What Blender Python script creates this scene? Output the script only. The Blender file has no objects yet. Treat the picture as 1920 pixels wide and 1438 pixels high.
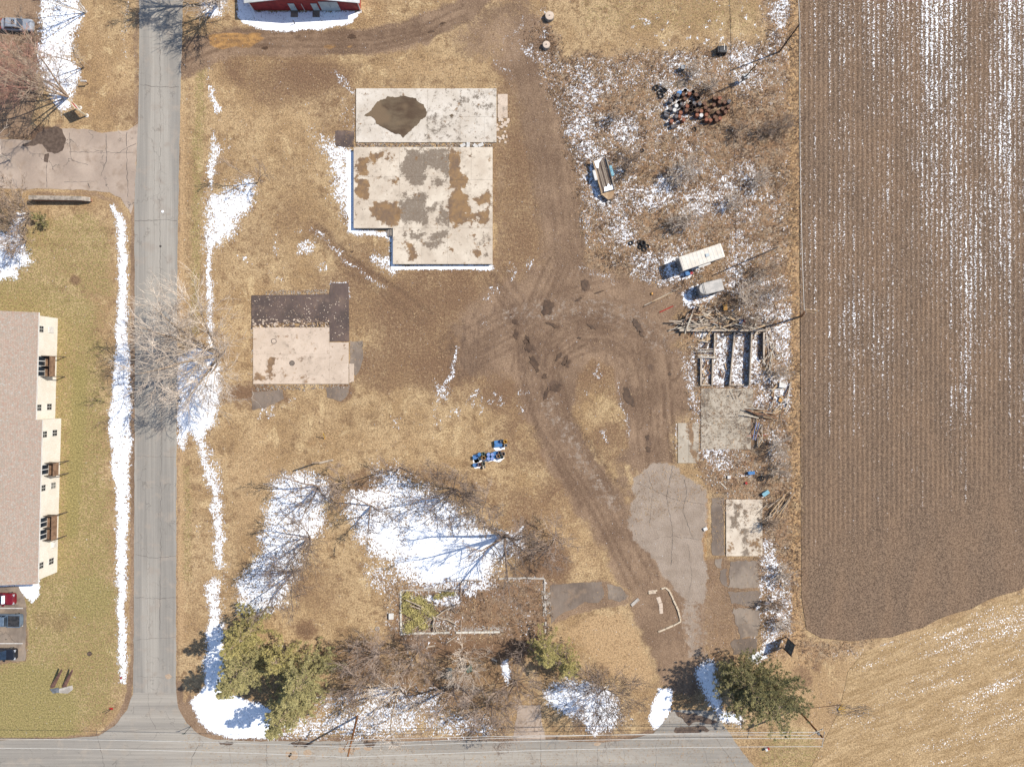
import bpy, bmesh, math, random
import numpy as np
from mathutils import Vector, Matrix

# ------------------------------------------------------------------ camera, sky, sun, exposure
scene = bpy.context.scene
C = scene.collection
R = math.radians
HC = 106.7            # drone height
PX = 12.0             # photo pixels per metre on the ground
SUN_AZ, SUN_EL = 22.0, 46.0      # sun azimuth from +X (ccw), elevation

cam_d = bpy.data.cameras.new('camera')
cam = bpy.data.objects.new('camera', cam_d); C.objects.link(cam)
cam.location = (0, 0, HC); cam.rotation_euler = (0, 0, 0)
cam_d.sensor_width = 36; cam_d.lens = 36 * HC / 160.0
cam_d.clip_start = 1; cam_d.clip_end = 6000
scene.camera = cam

world = bpy.data.worlds.new('World'); scene.world = world
world.use_nodes = True
wn = world.node_tree
for n in list(wn.nodes): wn.nodes.remove(n)
sky = wn.nodes.new('ShaderNodeTexSky'); sky.sky_type = 'NISHITA'; sky.sun_disc = False
sky.sun_elevation = R(SUN_EL); sky.sun_rotation = R(90 - SUN_AZ); sky.altitude = 300
sky.air_density = 1.0; sky.dust_density = 1.0; sky.ozone_density = 2.6
bg = wn.nodes.new('ShaderNodeBackground'); bg.inputs[1].default_value = 0.125
wo = wn.nodes.new('ShaderNodeOutputWorld')
wn.links.new(sky.outputs[0], bg.inputs[0]); wn.links.new(bg.outputs[0], wo.inputs[0])

sun_d = bpy.data.lights.new('sun', 'SUN'); sun_d.energy = 4.7; sun_d.angle = R(0.5)
sun_d.color = (1.0, 0.95, 0.86)
sun = bpy.data.objects.new('sun', sun_d); C.objects.link(sun)
sdir = Vector((math.cos(R(SUN_AZ)) * math.cos(R(SUN_EL)), math.sin(R(SUN_AZ)) * math.cos(R(SUN_EL)), math.sin(R(SUN_EL))))
sun.rotation_euler = sdir.to_track_quat('Z', 'Y').to_euler(); sun.location = (60, 25, 80)
scene.view_settings.view_transform = 'Standard'; scene.view_settings.look = 'None'
scene.view_settings.gamma = 1; scene.view_settings.use_curve_mapping = False
scene.view_settings.exposure = 0.50

# ------------------------------------------------------------------ helpers
def W(px, py):                       # photo ground position -> world metres
    return ((px - 960) / PX, (719 - py) / PX)
def Wh(px, py, h):                   # a point seen at px,py that is h metres up
    s = (HC - h) / HC
    return ((px - 960) / PX * s, (719 - py) / PX * s, h)
def lin(c):
    c = c / 255.0
    return c / 12.92 if c <= 0.04045 else ((c + 0.055) / 1.055) ** 2.4
KA = 0.62
def S(r, g, b, k=KA):                # colour seen in sun -> real base colour
    return (lin(r) * k, lin(g) * k, lin(b) * k, 1.0)

class G:                             # small node-graph helper
    def __init__(s, name):
        s.m = bpy.data.materials.new(name); s.m.use_nodes = True
        s.t = s.m.node_tree; s.t.nodes.clear()
        s.b = s.t.nodes.new('ShaderNodeBsdfPrincipled'); o = s.t.nodes.new('ShaderNodeOutputMaterial')
        s.t.links.new(s.b.outputs[0], o.inputs[0])
        s.co = s.t.nodes.new('ShaderNodeTexCoord').outputs['Object']
        s.geo = s.t.nodes.new('ShaderNodeNewGeometry').outputs['Position']
    def put(s, sock, v):
        if isinstance(v, (int, float)): sock.default_value = v
        elif isinstance(v, tuple):
            sock.default_value = v[:len(sock.default_value)]
        else: s.t.links.new(v, sock)
    def math(s, op, a, b=0.0, clamp=False):
        n = s.t.nodes.new('ShaderNodeMath'); n.operation = op; n.use_clamp = clamp
        s.put(n.inputs[0], a); s.put(n.inputs[1], b); return n.outputs[0]
    def mix(s, f, a, b, mode='MIX'):
        n = s.t.nodes.new('ShaderNodeMix'); n.data_type = 'RGBA'; n.blend_type = mode
        s.put(n.inputs[0], f); s.put(n.inputs[6], a); s.put(n.inputs[7], b); return n.outputs[2]
    def noise(s, scale, detail=3, rough=0.6, co=None, dist=0.0, stretch=None):
        co = co or s.co
        if stretch:
            if len(stretch) > 3:
                m0 = s.t.nodes.new('ShaderNodeMapping'); m0.inputs['Rotation'].default_value = (0, 0, stretch[3])
                s.t.links.new(co, m0.inputs[0]); co = m0.outputs[0]
            mp = s.t.nodes.new('ShaderNodeMapping'); mp.inputs['Scale'].default_value = stretch[:3]
            s.t.links.new(co, mp.inputs[0]); co = mp.outputs[0]
        n = s.t.nodes.new('ShaderNodeTexNoise'); s.t.links.new(co, n.inputs['Vector'])
        n.inputs['Scale'].default_value = scale; n.inputs['Detail'].default_value = detail
        n.inputs['Roughness'].default_value = rough; n.inputs['Distortion'].default_value = dist
        return n.outputs[0]
    def step(s, v, lo, hi, a=0.0, b=1.0):
        n = s.t.nodes.new('ShaderNodeMapRange'); n.interpolation_type = 'SMOOTHSTEP'
        s.put(n.inputs[0], v); n.inputs[1].default_value = lo; n.inputs[2].default_value = hi
        n.inputs[3].default_value = a; n.inputs[4].default_value = b; return n.outputs[0]
    def attr(s, name):
        n = s.t.nodes.new('ShaderNodeAttribute'); n.attribute_name = name; return n.outputs['Fac']
    def bump(s, h, strength=0.5, dist=0.05):
        n = s.t.nodes.new('ShaderNodeBump'); n.inputs['Strength'].default_value = strength
        n.inputs['Distance'].default_value = dist; s.put(n.inputs['Height'], h)
        s.t.links.new(n.outputs[0], s.b.inputs['Normal'])
    def out(s, col, rough=0.9, metal=0.0, spec=0.3):
        s.put(s.b.inputs['Base Color'], col); s.put(s.b.inputs['Roughness'], rough)
        s.b.inputs['Metallic'].default_value = metal; s.b.inputs['Specular IOR Level'].default_value = spec
        return s.m

def simple(name, c1, c2=None, scale=3.0, rough=0.8, metal=0.0, spec=0.3, stretch=None, lo=0.4, hi=0.6, c3=None):
    g = G(name)
    c2 = c2 or tuple(x * 0.7 for x in c1[:3]) + (1,)
    n = g.noise(scale, 4, 0.65, stretch=stretch)
    col = g.mix(g.step(n, lo, hi), c1, c2)
    if c3: col = g.mix(g.step(g.noise(scale * 2.7, 3, 0.6), 0.56, 0.64), col, c3)
    f = g.noise(scale * 9, 2, 0.6)
    col = g.mix(1.0, col, g.mix(f, (0.72, 0.72, 0.72, 1), (1.25, 1.25, 1.25, 1)), 'MULTIPLY')
    return g.out(col, rough, metal, spec)

def tag(o, label=None, cat=None, group=None, kind=None):
    if label: o['label'] = label
    if cat: o['category'] = cat
    if group: o['group'] = group
    if kind: o['kind'] = kind
    return o
def link(name, me, parent=None, loc=None, rz=0):
    o = bpy.data.objects.new(name, me); C.objects.link(o)
    if parent: o.parent = parent
    if loc is not None: o.location = loc
    if rz: o.rotation_euler = (0, 0, rz)
    return o
def empty(name, loc, rz, label, cat, group=None):
    o = link(name, None, None, loc, rz); o.empty_display_size = 0.3
    return tag(o, label, cat, group)
def copy_tree(o, parent=None):
    c = o.copy(); C.objects.link(c); c.parent = parent
    for ch in list(o.children): copy_tree(ch, c)
    return c

class MB:
    def __init__(s): s.v = []; s.f = []
    def add(s, vs, fs):
        n = len(s.v); s.v += [tuple(v) for v in vs]; s.f += [tuple(i + n for i in f) for f in fs]; return s
    def box(s, x0, x1, y0, y1, z0, z1, M=None):
        vs = [Vector(p) for p in ((x0,y0,z0),(x1,y0,z0),(x1,y1,z0),(x0,y1,z0),(x0,y0,z1),(x1,y0,z1),(x1,y1,z1),(x0,y1,z1))]
        if M: vs = [M @ v for v in vs]
        return s.add(vs, [(3,2,1,0),(4,5,6,7),(0,1,5,4),(1,2,6,5),(2,3,7,6),(3,0,4,7)])
    def prism(s, pts, z0, z1, bottom=True):
        n = len(pts)
        vs = [(p[0], p[1], z0) for p in pts] + [(p[0], p[1], z1) for p in pts]
        fs = [tuple(range(n, 2 * n))] + [(i, (i + 1) % n, (i + 1) % n + n, i + n) for i in range(n)]
        if bottom: fs.append(tuple(range(n - 1, -1, -1)))
        return s.add(vs, fs)
    def loft(s, rings, cap=True, close=True):
        n = len(rings[0]); vs = [p for r in rings for p in r]; fs = []
        for k in range(len(rings) - 1):
            for i in range(n if close else n - 1):
                j = (i + 1) % n
                fs.append((k*n+i, k*n+j, (k+1)*n+j, (k+1)*n+i))
        if cap: fs.append(tuple(range((len(rings)-1)*n, len(rings)*n))); fs.append(tuple(range(n-1, -1, -1)))
        return s.add(vs, fs)
    def cyl(s, x, y, prof, n=14, cap=True, ax=None):   # prof: [(r,z),...]
        rings = [[(x + r*math.cos(2*math.pi*i/n), y + r*math.sin(2*math.pi*i/n), z) for i in range(n)] for r, z in prof]
        return s.loft(rings, cap)
    def tube(s, pts, rad, n=6):
        pts = [Vector(p) for p in pts]
        if isinstance(rad, (int, float)): rad = [rad] * len(pts)
        rings = []
        for k, p in enumerate(pts):
            d = (pts[min(k+1, len(pts)-1)] - pts[max(k-1, 0)]).normalized()
            u = d.orthogonal().normalized() if abs(d.z) < 0.9 else Vector((1,0,0)).cross(d).normalized()
            if k and (prev.dot(u) < 0): u = -u
            prev = u
            w = d.cross(u)
            rings.append([tuple(p + (u*math.cos(2*math.pi*i/n) + w*math.sin(2*math.pi*i/n)) * rad[k]) for i in range(n)])
        return s.loft(rings)
    def mesh(s, name, mat, smooth=False):
        me = bpy.data.meshes.new(name); me.from_pydata(s.v, [], s.f); me.update()
        if mat: me.materials.append(mat)
        if smooth: me.polygons.foreach_set('use_smooth', [True] * len(me.polygons))
        return me
    def build(s, name, mat, parent=None, loc=None, rz=0, smooth=False):
        return link(name, s.mesh(name, mat, smooth), parent, loc, rz)

def np_mesh(name, V, F, mat):        # V (n,3), F (m,k) arrays, constant k
    me = bpy.data.meshes.new(name); V = np.asarray(V, np.float32); F = np.asarray(F, np.int32)
    m, k = F.shape
    me.vertices.add(len(V)); me.vertices.foreach_set('co', V.ravel())
    me.loops.add(m * k); me.loops.foreach_set('vertex_index', F.ravel())
    me.polygons.add(m); me.polygons.foreach_set('loop_start', np.arange(m, dtype=np.int32) * k)
    try: me.polygons.foreach_set('loop_total', np.full(m, k, np.int32))
    except Exception: pass
    me.update(calc_edges=True)
    if mat: me.materials.append(mat)
    return me
def set_attr(me, name, arr):
    a = me.attributes.new(name, 'FLOAT', 'POINT'); a.data.foreach_set('value', np.asarray(arr, np.float32).ravel())

# ------------------------------------------------------------------ raster masks (what lies where on the ground)
class Raster:
    def __init__(s, x0, x1, y0, y1, st):
        s.xs = np.arange(x0, x1 + .1, st, dtype=np.float32); s.ys = np.arange(y0, y1 + .1, st, dtype=np.float32)
        s.X, s.Y = np.meshgrid(s.xs, s.ys); s.st = st
        s.m = {}
        r = np.random.RandomState(7)
        s.j1 = s.vn(r, 26) * 1.0 + s.vn(r, 11) * .6; s.j2 = s.vn(r, 26) * 1.0 + s.vn(r, 11) * .6
    def vn(s, r, size):              # smooth value noise in -1..1, feature size in photo px
        nx = int((s.xs[-1] - s.xs[0]) / size) + 3; ny = int((s.ys[-1] - s.ys[0]) / size) + 3
        g = r.rand(ny, nx).astype(np.float32) * 2 - 1
        fx = (s.X - s.xs[0]) / size; fy = (s.Y - s.ys[0]) / size
        ix = fx.astype(int); iy = fy.astype(int); fx = fx - ix; fy = fy - iy
        fx = fx*fx*(3-2*fx); fy = fy*fy*(3-2*fy)
        return (g[iy,ix]*(1-fx)+g[iy,ix+1]*fx)*(1-fy)+(g[iy+1,ix]*(1-fx)+g[iy+1,ix+1]*fx)*fy
    def get(s, k):
        if k not in s.m: s.m[k] = np.zeros_like(s.X)
        return s.m[k]
    def _sd(s, pts, closed, jit, pad):
        P = np.array(pts, np.float32)
        a = max(int((P[:,0].min() - pad - s.xs[0]) / s.st), 0); b = min(int((P[:,0].max() + pad - s.xs[0]) / s.st) + 2, len(s.xs))
        c = max(int((P[:,1].min() - pad - s.ys[0]) / s.st), 0); d = min(int((P[:,1].max() + pad - s.ys[0]) / s.st) + 2, len(s.ys))
        if b <= a or d <= c: return None
        sl = (slice(c, d), slice(a, b))
        X = s.X[sl] + s.j1[sl] * jit; Y = s.Y[sl] + s.j2[sl] * jit
        D = np.full(X.shape, 1e9, np.float32); ins = np.zeros(X.shape, bool)
        n = len(P)
        for i in range(n if closed else n - 1):
            x0, y0 = P[i]; x1, y1 = P[(i+1) % n]
            dx, dy = x1-x0, y1-y0; L = dx*dx + dy*dy + 1e-9
            t = np.clip(((X-x0)*dx + (Y-y0)*dy) / L, 0, 1)
            D = np.minimum(D, (X-x0-t*dx)**2 + (Y-y0-t*dy)**2)
            if closed and y0 != y1:
                ins ^= ((y0 > Y) != (y1 > Y)) & (X < (x1-x0)*(Y-y0)/(y1-y0) + x0)
        D = np.sqrt(D)
        if closed: D = np.where(ins, -D, D)
        return sl, D
    def poly(s, k, pts, v=1.0, soft=8, jit=4, mode='max', width=None):
        m = s.get(k); closed = width is None
        r = s._sd(pts, closed, jit, soft + jit*2 + (width or 0))
        if r is None: return
        sl, D = r
        if width: D = D - width / 2
        f = np.clip(0.5 - D / soft, 0, 1); f = f*f*(3-2*f)
        if mode == 'max': m[sl] = np.maximum(m[sl], f * v)
        elif mode == 'mul': m[sl] *= 1 - f * v
        elif mode == 'mix': m[sl] = m[sl] * (1-f) + f * v
        elif mode == 'add': m[sl] += f * v
    def line(s, k, pts, w, v=1.0, soft=6, jit=3, mode='max'): s.poly(k, pts, v, soft, jit, mode, w)
    def dot(s, k, x, y, r, v=1.0, soft=None, jit=4, ry=None):
        ry = ry or r
        pts = [(x + r*math.cos(a), y + ry*math.sin(a)) for a in np.linspace(0, 2*math.pi, 13)[:-1]]
        s.poly(k, pts, v, soft or r, jit)

T = Raster(-160, 2080, -160, 1600, 4)
# --- green lawns
T.poly('green', [(-160,500),(60,505),(200,560),(215,1000),(238,1290),(190,1370),(-160,1385)], .62, 60, 10)
T.poly('green', [(60,395),(170,390),(208,430),(214,560),(40,560),(10,520)], .55, 36, 10)
T.line('green', [(150,700),(140,900),(135,1000)], 40, .95, 40)
T.dot('green', 60, 1330, 110, .8, 80); T.dot('green', 170, 1120, 60, .75, 60)
T.line('green', [(377,120),(372,250),(368,420),(366,620)], 26, .55, 20)
T.line('green', [(352,880),(352,1080)], 22, .5, 22)
T.dot('green', 1480, 1420, 70, .5, 50); T.poly('green', [(1060,-160),(1440,-160),(1430,75),(1200,70),(1080,60)], .38, 50)
T.dot('green', 280-120, 60, 70, .2, 50, ry=120)
T.dot('green', 1150, 740, 60, .3, 60); T.dot('green', 930, 760, 60, .25, 50); T.dot('green', 590, 860, 80, .2, 60)
# --- bare dirt and packed tracks
T.line('dirt', [(330,120),(380,92),(460,78),(560,82),(690,80),(790,58),(870,20),(930,-60),(950,-160)], 50, .95, 22, 5)
T.poly('dirt', [(345,70),(420,60),(430,110),(345,150)], .85, 20)
T.poly('dirt', [(850,40),(960,-20),(1010,-40),(1000,120),(1010,200),(960,180),(930,110),(860,110)], .6, 60, 10)
T.line('dirt', [(985,60),(1010,180),(1035,300),(1052,420),(1060,520)], 84, .78, 50, 8)
T.line('dirt', [(935,260),(940,420),(930,520),(900,600)], 26, .4, 40, 8)
T.poly('dirt', [(860,620),(900,560),(1000,500),(1090,480),(1180,510),(1260,512),(1285,545),(1270,620),(1300,690),(1305,780),(1270,800),(1268,880),(1200,900),(1140,850),(1080,790),(1040,760),(1000,720),(950,700),(880,700),(850,680)], .9, 80, 14)
T.poly('brown', [(690,560),(800,540),(930,500),(1080,470),(1290,520),(1290,700),(1200,760),(1000,770),(880,730),(760,740),(680,680)], .75, 120, 16)
T.poly('brown', [(925,60),(1000,20),(1060,250),(1090,480),(1000,540),(900,540),(930,400)], .7, 60, 14)
T.line('dirt', [(990,640),(1010,740),(1050,830),(1110,920),(1160,1000),(1210,1090),(1250,1190),(1280,1260)], 84, .95, 40, 8)
T.poly('dirt', [(1190,1000),(1325,930),(1322,1240),(1300,1280),(1255,1260)], .97, 18, 4)
T.poly('dirt', [(1078,700),(1110,675),(1150,690),(1165,760),(1185,840),(1140,866),(1100,830),(1075,770)], .97, 18, 5, 'mul')
T.line('dirt', [(1160,880),(1190,940),(1160,900)], 20, .6, 20)
T.poly('dirt', [(345,1330),(352,1290),(372,1350),(410,1382),(400,1392),(350,1372)], .9, 10)
T.line('dirt', [(332,1280),(338,1330),(362,1365),(405,1386),(480,1390)], 15, .9, 9, 2)
T.line('dirt', [(250,380),(250,900),(249,1240),(240,1315),(220,1350),(190,1380),(100,1388),(-160,1390)], 13, .75, 9, 2)
T.line('dirt', [(334,150),(334,700),(332,1300)], 7, .5, 8, 2)
T.line('dirt', [(257,-160),(257,240)], 12, .5, 10, 2); T.line('dirt', [(60,366),(175,362),(215,378),(240,420)], 10, .55, 10, 2)
T.line('dirt', [(400,1387),(960,1388)], 10, .9, 8, 2); T.line('dirt', [(1020,1385),(1130,1391),(1230,1372)], 12, .8, 10, 3)
T.poly('dirt', [(-160,-160),(68,-160),(80,40),(68,190),(60,240),(120,235),(100,260),(-160,260)], .82, 20, 5)
T.poly('dirt', [(-160,1095),(35,1100),(50,1140),(50,1240),(30,1245),(-160,1245)], .8, 12, 3)
T.poly('dirt', [(1030,1095),(1130,1090),(1175,1110),(1180,1130),(1120,1145),(1070,1155),(1035,1170),(1025,1130)], .8, 10)
T.poly('dirt', [(1330,1040),(1430,1040),(1420,1210),(1320,1230),(1315,1100)], .5, 24)
# --- brownish, trampled or litter-covered grass
T.dot('brown', 560, 150, 110, .75, 90, 10, 50); T.dot('brown', 470, 110, 60, .5, 40)
T.dot('brown', 640, 210, 60, .5, 60); T.dot('brown', 620, 60, 300, .25, 60, 5, 40)
T.dot('brown', 780, 580, 120, .8, 120, 12, 90); T.dot('brown', 720, 690, 90, .7, 90, 12, 60)
T.dot('brown', 830, 690, 90, .85, 90, 12, 60); T.dot('brown', 650, 560, 80, .6, 80); T.dot('brown', 900, 540, 90, .7, 80)
T.dot('brown', 690, 470, 80, .5, 60, 10, 30); T.line('brown', [(590,430),(650,490),(740,540),(850,600)], 34, .7, 34)
T.dot('brown', 990, 820, 60, .5, 60); T.dot('brown', 960, 720, 60, .75, 60)
T.dot('brown', 480, 740, 60, .95, 30, 6, 22); T.dot('brown', 640, 735, 24, .9, 20); T.dot('brown', 500, 420, 60, .35, 60)
T.dot('brown', 500, 300, 60, .3, 50); T.poly('brown', [(740,1110),(1025,1085),(1025,1190),(1000,1240),(800,1240),(730,1200)], .9, 30)
T.dot('brown', 600, 1100, 60, .45, 50); T.dot('brown', 570, 1180, 26, .8, 26); T.dot('brown', 600, 1230, 30, .5, 30)
T.dot('brown', 1060, 950, 60, .5, 60); T.dot('brown', 1020, 1060, 60, .8, 60); T.dot('brown', 1110, 1030, 30, .5, 30)
T.poly('brown', [(620,1210),(960,1200),(1000,1300),(920,1340),(640,1330)], .6, 50)
T.poly('brown', [(640,870),(880,880),(1000,930),(1060,1010),(1000,1080),(900,960),(760,900),(640,960)], .55, 40)
T.dot('brown', 1000, 300, 110, .6, 90, 8, 200); T.dot('brown', 1150, 830, 40, .6, 50)
T.dot('brown', 1380, 300, 140, .7, 70, 8, 70); T.dot('brown', 1420, 520, 60, .7, 60); T.dot('brown', 1350, 420, 90, .4, 60)
T.dot('brown', 140, 100, 60, .3, 40, 6, 60); T.dot('brown', 230, 205, 40, .5, 26); T.dot('brown', 142, 525, 14, .75, 12)
T.dot('brown', 230, 640, 30, .4, 30)
T.poly('brown', [(1310,1050),(1430,1040),(1425,1230),(1320,1260)], .6, 40)
T.poly('brown', [(1290,860),(1440,860),(1440,935),(1330,930)], .7, 30)
for x, y, r in ((500,1380,40),(1110,1360,60),(900,1375,60),(1500,1270,30),(1510,1210,20),(1530,1250,14),(60,30,30),(30,90,40),(1120,1260,30)):
    T.dot('brown', x, y, r, .55, r)
for x, y, r in ((100,1110,20),(110,1160,26),(130,1130,22),(80,1160,20),(98,1108,8),(175,970,8)): T.dot('brown', x, y, r, .4, r)
# --- wild strip with long orange grass, twigs and snow crumbs
T.poly('wild', [(1440,-160),(1500,-160),(1500,1190),(1480,1230),(1430,1240),(1420,1040),(1320,900),(1290,700),(1280,560),(1190,520),(1100,490),(1080,330),(1040,200),(985,60),(1020,20),(1060,110),(1190,95),(1330,90),(1435,80)], 1, 26, 7)
T.poly('wild', [(1500,1200),(1600,1205),(1640,1190),(1600,1225),(1500,1250)], .8, 20)
T.poly('wild', [(720,1090),(1030,1080),(1030,1200),(720,1200)], .5, 20)
T.line('straw', [(1487,-160),(1489,500),(1491,800),(1493,1180)], 22, 1, 14, 4)
T.poly('straw', [(1440,1150),(1500,1180),(1530,1260),(1500,1350),(1450,1240)], .8, 30)
T.line('straw', [(340,200),(337,500),(336,900),(338,1200)], 24, .7, 24)
T.line('straw', [(150,20),(230,200),(245,60)], 40, .5, 40)
T.poly('straw', [(1040,1200),(1090,1160),(1170,1140),(1190,1170),(1230,1260),(1210,1300),(1130,1260),(1080,1200)], .8, 30)
T.poly('straw', [(1060,1000),(1110,1020),(1150,1080),(1060,1085),(1050,1060)], .5, 30)
T.poly('straw', [(930,950),(1060,880),(1110,960),(1150,1040),(1060,1050)], .5, 50)
T.dot('straw', 750, 830, 160, .4, 100, 9, 50); T.dot('straw', 480, 900, 60, .5, 60, 8, 120); T.dot('straw', 600, 1120, 70, .4, 70, 8, 70)
T.poly('straw', [(330,115),(420,110),(480,130),(620,200),(560,300),(420,260),(350,300)], .45, 50)
T.dot('straw', 820, 125, 130, .5, 50, 6, 30)
T.poly('straw', [(1500,1250),(2080,1040),(2080,1600),(1500,1600)], .5, 40)
# --- wet or dark patches
for x, y, r, ry, v in ((80,255,26,20,.9),(50,268,30,14,.6),(990,655,17,10,.9),(1003,680,8,13,.8),(1025,575,12,16,.8),(965,602,14,10,.6),(1042,726,12,14,.9),(1098,535,8,11,.9),(968,628,7,10,.8),
                       (1062,680,6,10,.7),(1020,735,5,14,.7),(1195,600,14,10,.6),(1215,825,6,16,.7),(1220,690,6,6,.8),(1110,520,10,3,.6),(1118,612,10,5,.6),(1010,545,8,4,.4),
                       (880,680,26,40,.35),(560,70,10,4,.7),(640,55,7,4,.6),(500,82,8,3,.6),(660,68,9,5,.6),(810,58,9,4,.4),(1180,745,14,30,.35),(855,690,12,30,.35),
                       (568,1181,16,12,.5),(602,1222,14,8,.4),(1280,1000,20,22,.35)):
    T.dot('dark', x, y, r, v, 8, 3, ry)
for x, y, r, ry, v in ((985,655,50,40,.3),(1030,600,50,30,.28),(1040,710,40,40,.3),(1100,530,40,16,.28),(950,620,40,40,.25),(1190,590,30,26,.28),(1215,760,26,60,.22),(1000,590,60,16,.25),(870,660,50,64,.5),(905,630,46,50,.42),(1000,680,40,60,.4),(960,590,50,40,.4),(1070,560,30,8,.35)): T.dot('dark', x, y, r, v, 40, 6, ry)
T.poly('dark', [(1332,930),(1358,930),(1358,1042),(1334,1040)], .55, 8, 3)
T.poly('dark', [(1365,1050),(1425,1050),(1425,1215),(1370,1215)], .3, 14, 6)
T.poly('dark', [(1160,860),(1210,870),(1185,930),(1180,990),(1260,1090),(1310,1130),(1310,1240),(1250,1240),(1180,1060),(1130,950)], .3, 26, 6)
T.poly('dark', [(1310,1260),(1320,1330),(1260,1330),(1240,1280)], .4, 12)
T.dot('dark', 710, 1180, 5, .3, 4)
random.seed(3)
# --- pale compacted gravel apron
T.poly('pale', [(1205,880),(1222,868),(1250,870),(1283,900),(1300,906),(1320,916),(1322,1080),(1322,1130),(1290,1130),(1268,1100),(1240,1070),(1230,1050),(1185,1010),(1178,950),(1192,905)], .95, 22, 6)
T.poly('pale', [(1270,1090),(1322,1090),(1322,1240),(1290,1240)], .5, 40, 8)
T.poly('pale', [(545+0,1392)]*1 + [(546,1393),(547,1392)], 0, 5)
T.dot('pale', 1250, 940, 5, 0, 5)
T.line('pale', [(960,590),(1060,575),(1180,590),(1240,640)], 60, .33, 60, 8)
T.line('pale', [(1030,760),(1090,860),(1150,950)], 36, .38, 40, 6)
T.poly('pale', [(380,1340),(340,1300),(335,1290)], 0, 4)
# --- orange, rain-filled hollows of the drive
T.poly('orange', [(390,66),(430,62),(480,66),(500,76),(470,90),(420,92),(392,84)], .95, 9, 3)
for x, y, r in ((622,89,8),(655,88,7),(478,66,14),(615,90,10)): T.dot('orange', x, y, r, .8, 7, 3, r*.5)
T.line('orange', [(1330,1100),(1345,1180),(1330,1240)], 14, .35, 14)
T.poly('orange', [(1315,930),(1330,930),(1332,1050),(1316,1060)], .5, 10)
# --- tyre ruts: bundles of offset curves
rr = random.Random(11)
def ruts(path, n, spread, v=.5, w=5.0, key='rut'):
    P = np.array(path, float)
    for i in range(n):
        o = (i / max(n-1, 1) - .5) * 2 * spread + rr.uniform(-2.5, 2.5)
        d = np.gradient(P, axis=0); d /= np.linalg.norm(d, axis=1)[:, None] + 1e-9
        Q = P + np.stack([-d[:,1], d[:,0]], 1) * o + np.array([[rr.uniform(-3,3), rr.uniform(-3,3)] for _ in P])
        a = rr.randint(0, max(0, len(Q)//3)); b = len(Q) - rr.randint(0, len(Q)//3)
        if b - a > 1: T.line(key, [tuple(q) for q in Q[a:b]], w, min(1, v * rr.uniform(.9, 2.0)), 6, 1.0)
def arc(cx, cy, r, a0, a1, n=14, ry=None):
    return [(cx + r*math.cos(R(a)), cy + (ry or r)*math.sin(R(a))) for a in np.linspace(a0, a1, n)]
ruts([(1000,620),(1005,700),(1030,790),(1070,850),(1120,930),(1165,1010),(1205,1090)], 14, 40, .5)
ruts([(985,60),(1010,180),(1035,300),(1052,420),(1060,520)], 11, 42, .4)
ruts([(340,105),(420,75),(540,80),(690,78),(790,56),(870,20)], 9, 20, .45)
ruts(arc(1115,740,105,175,340,16,120), 14, 34, .55)
ruts(arc(1120,700,150,195,330,16,110), 8, 26, .45)
ruts([(1060,500),(1030,560),(1000,620),(985,700)], 9, 34, .5)
ruts([(1180,560),(1100,570),(1020,590),(950,620),(890,650)], 9, 34, .45)
ruts([(1215,640),(1225,720),(1230,800),(1235,870)], 9, 30, .5)
ruts([(1180,690),(1190,740),(1205,800),(1215,850)], 4, 14, .7)
ruts([(1250,900),(1270,1000),(1280,1100),(1290,1220)], 7, 26, .22)
ruts([(590,430),(650,490),(720,540),(800,600)], 4, 14, .45)
ruts([(925,510),(960,560),(1000,600)], 5, 20, .5)
for _ in range(26):
    cx, cy = rr.uniform(1150, 1290), rr.uniform(600, 760); a = rr.uniform(0, 360)
    T.line('rut', arc(cx, cy, rr.uniform(9, 26), a, a + rr.uniform(60, 190), 8), 4.5, rr.uniform(.5, 1.0), 5, 1)
for _ in range(30):
    cx, cy = rr.uniform(560, 680), rr.uniform(300, 470); a = 200 + rr.uniform(-20, 20)
T.line('rut', [(428+0,400),(430,402)], 1, 0, 2)
for k in range(14):
    T.line('rut', arc(700, 300, 90 + k * 6, 95, 150, 10), 2.5, .22, 4, 1)

# --- snow
sn = lambda pts, v=.9, soft=12, jit=4: T.poly('snow', pts, 1.02, soft*(2.8 if soft >= 9 else 1.7), jit*1.5) if v >= .97 else T.poly('snow', pts, v*.86+.02, soft*2.6, jit*1.7)
sl = lambda pts, w, v=.85, soft=9, jit=3: T.line('snow', pts, w*1.1, v*.88, soft*1.8, jit*1.5)
rsd = random.Random(51)
for _ in range(46):
    x, y = rsd.uniform(1190, 1435), rsd.uniform(-5, 82); T.line('snow', [(x, y), (x + rsd.gauss(0, 4), y + rsd.gauss(0, 5))], rsd.uniform(2, 5), .7, 6, 3)
def sd(x, y, r, v=.6, soft=None, ry=None):
    if r > 12: T.dot('snow', x, y, r, v, soft, 4, ry); return
    if r < 2: return
    for _ in range(4):
        T.line('snow', [(x + rsd.gauss(0, r), y + rsd.gauss(0, r)) for _ in range(2)], r*.45, v*.95, 5, 3)
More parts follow.
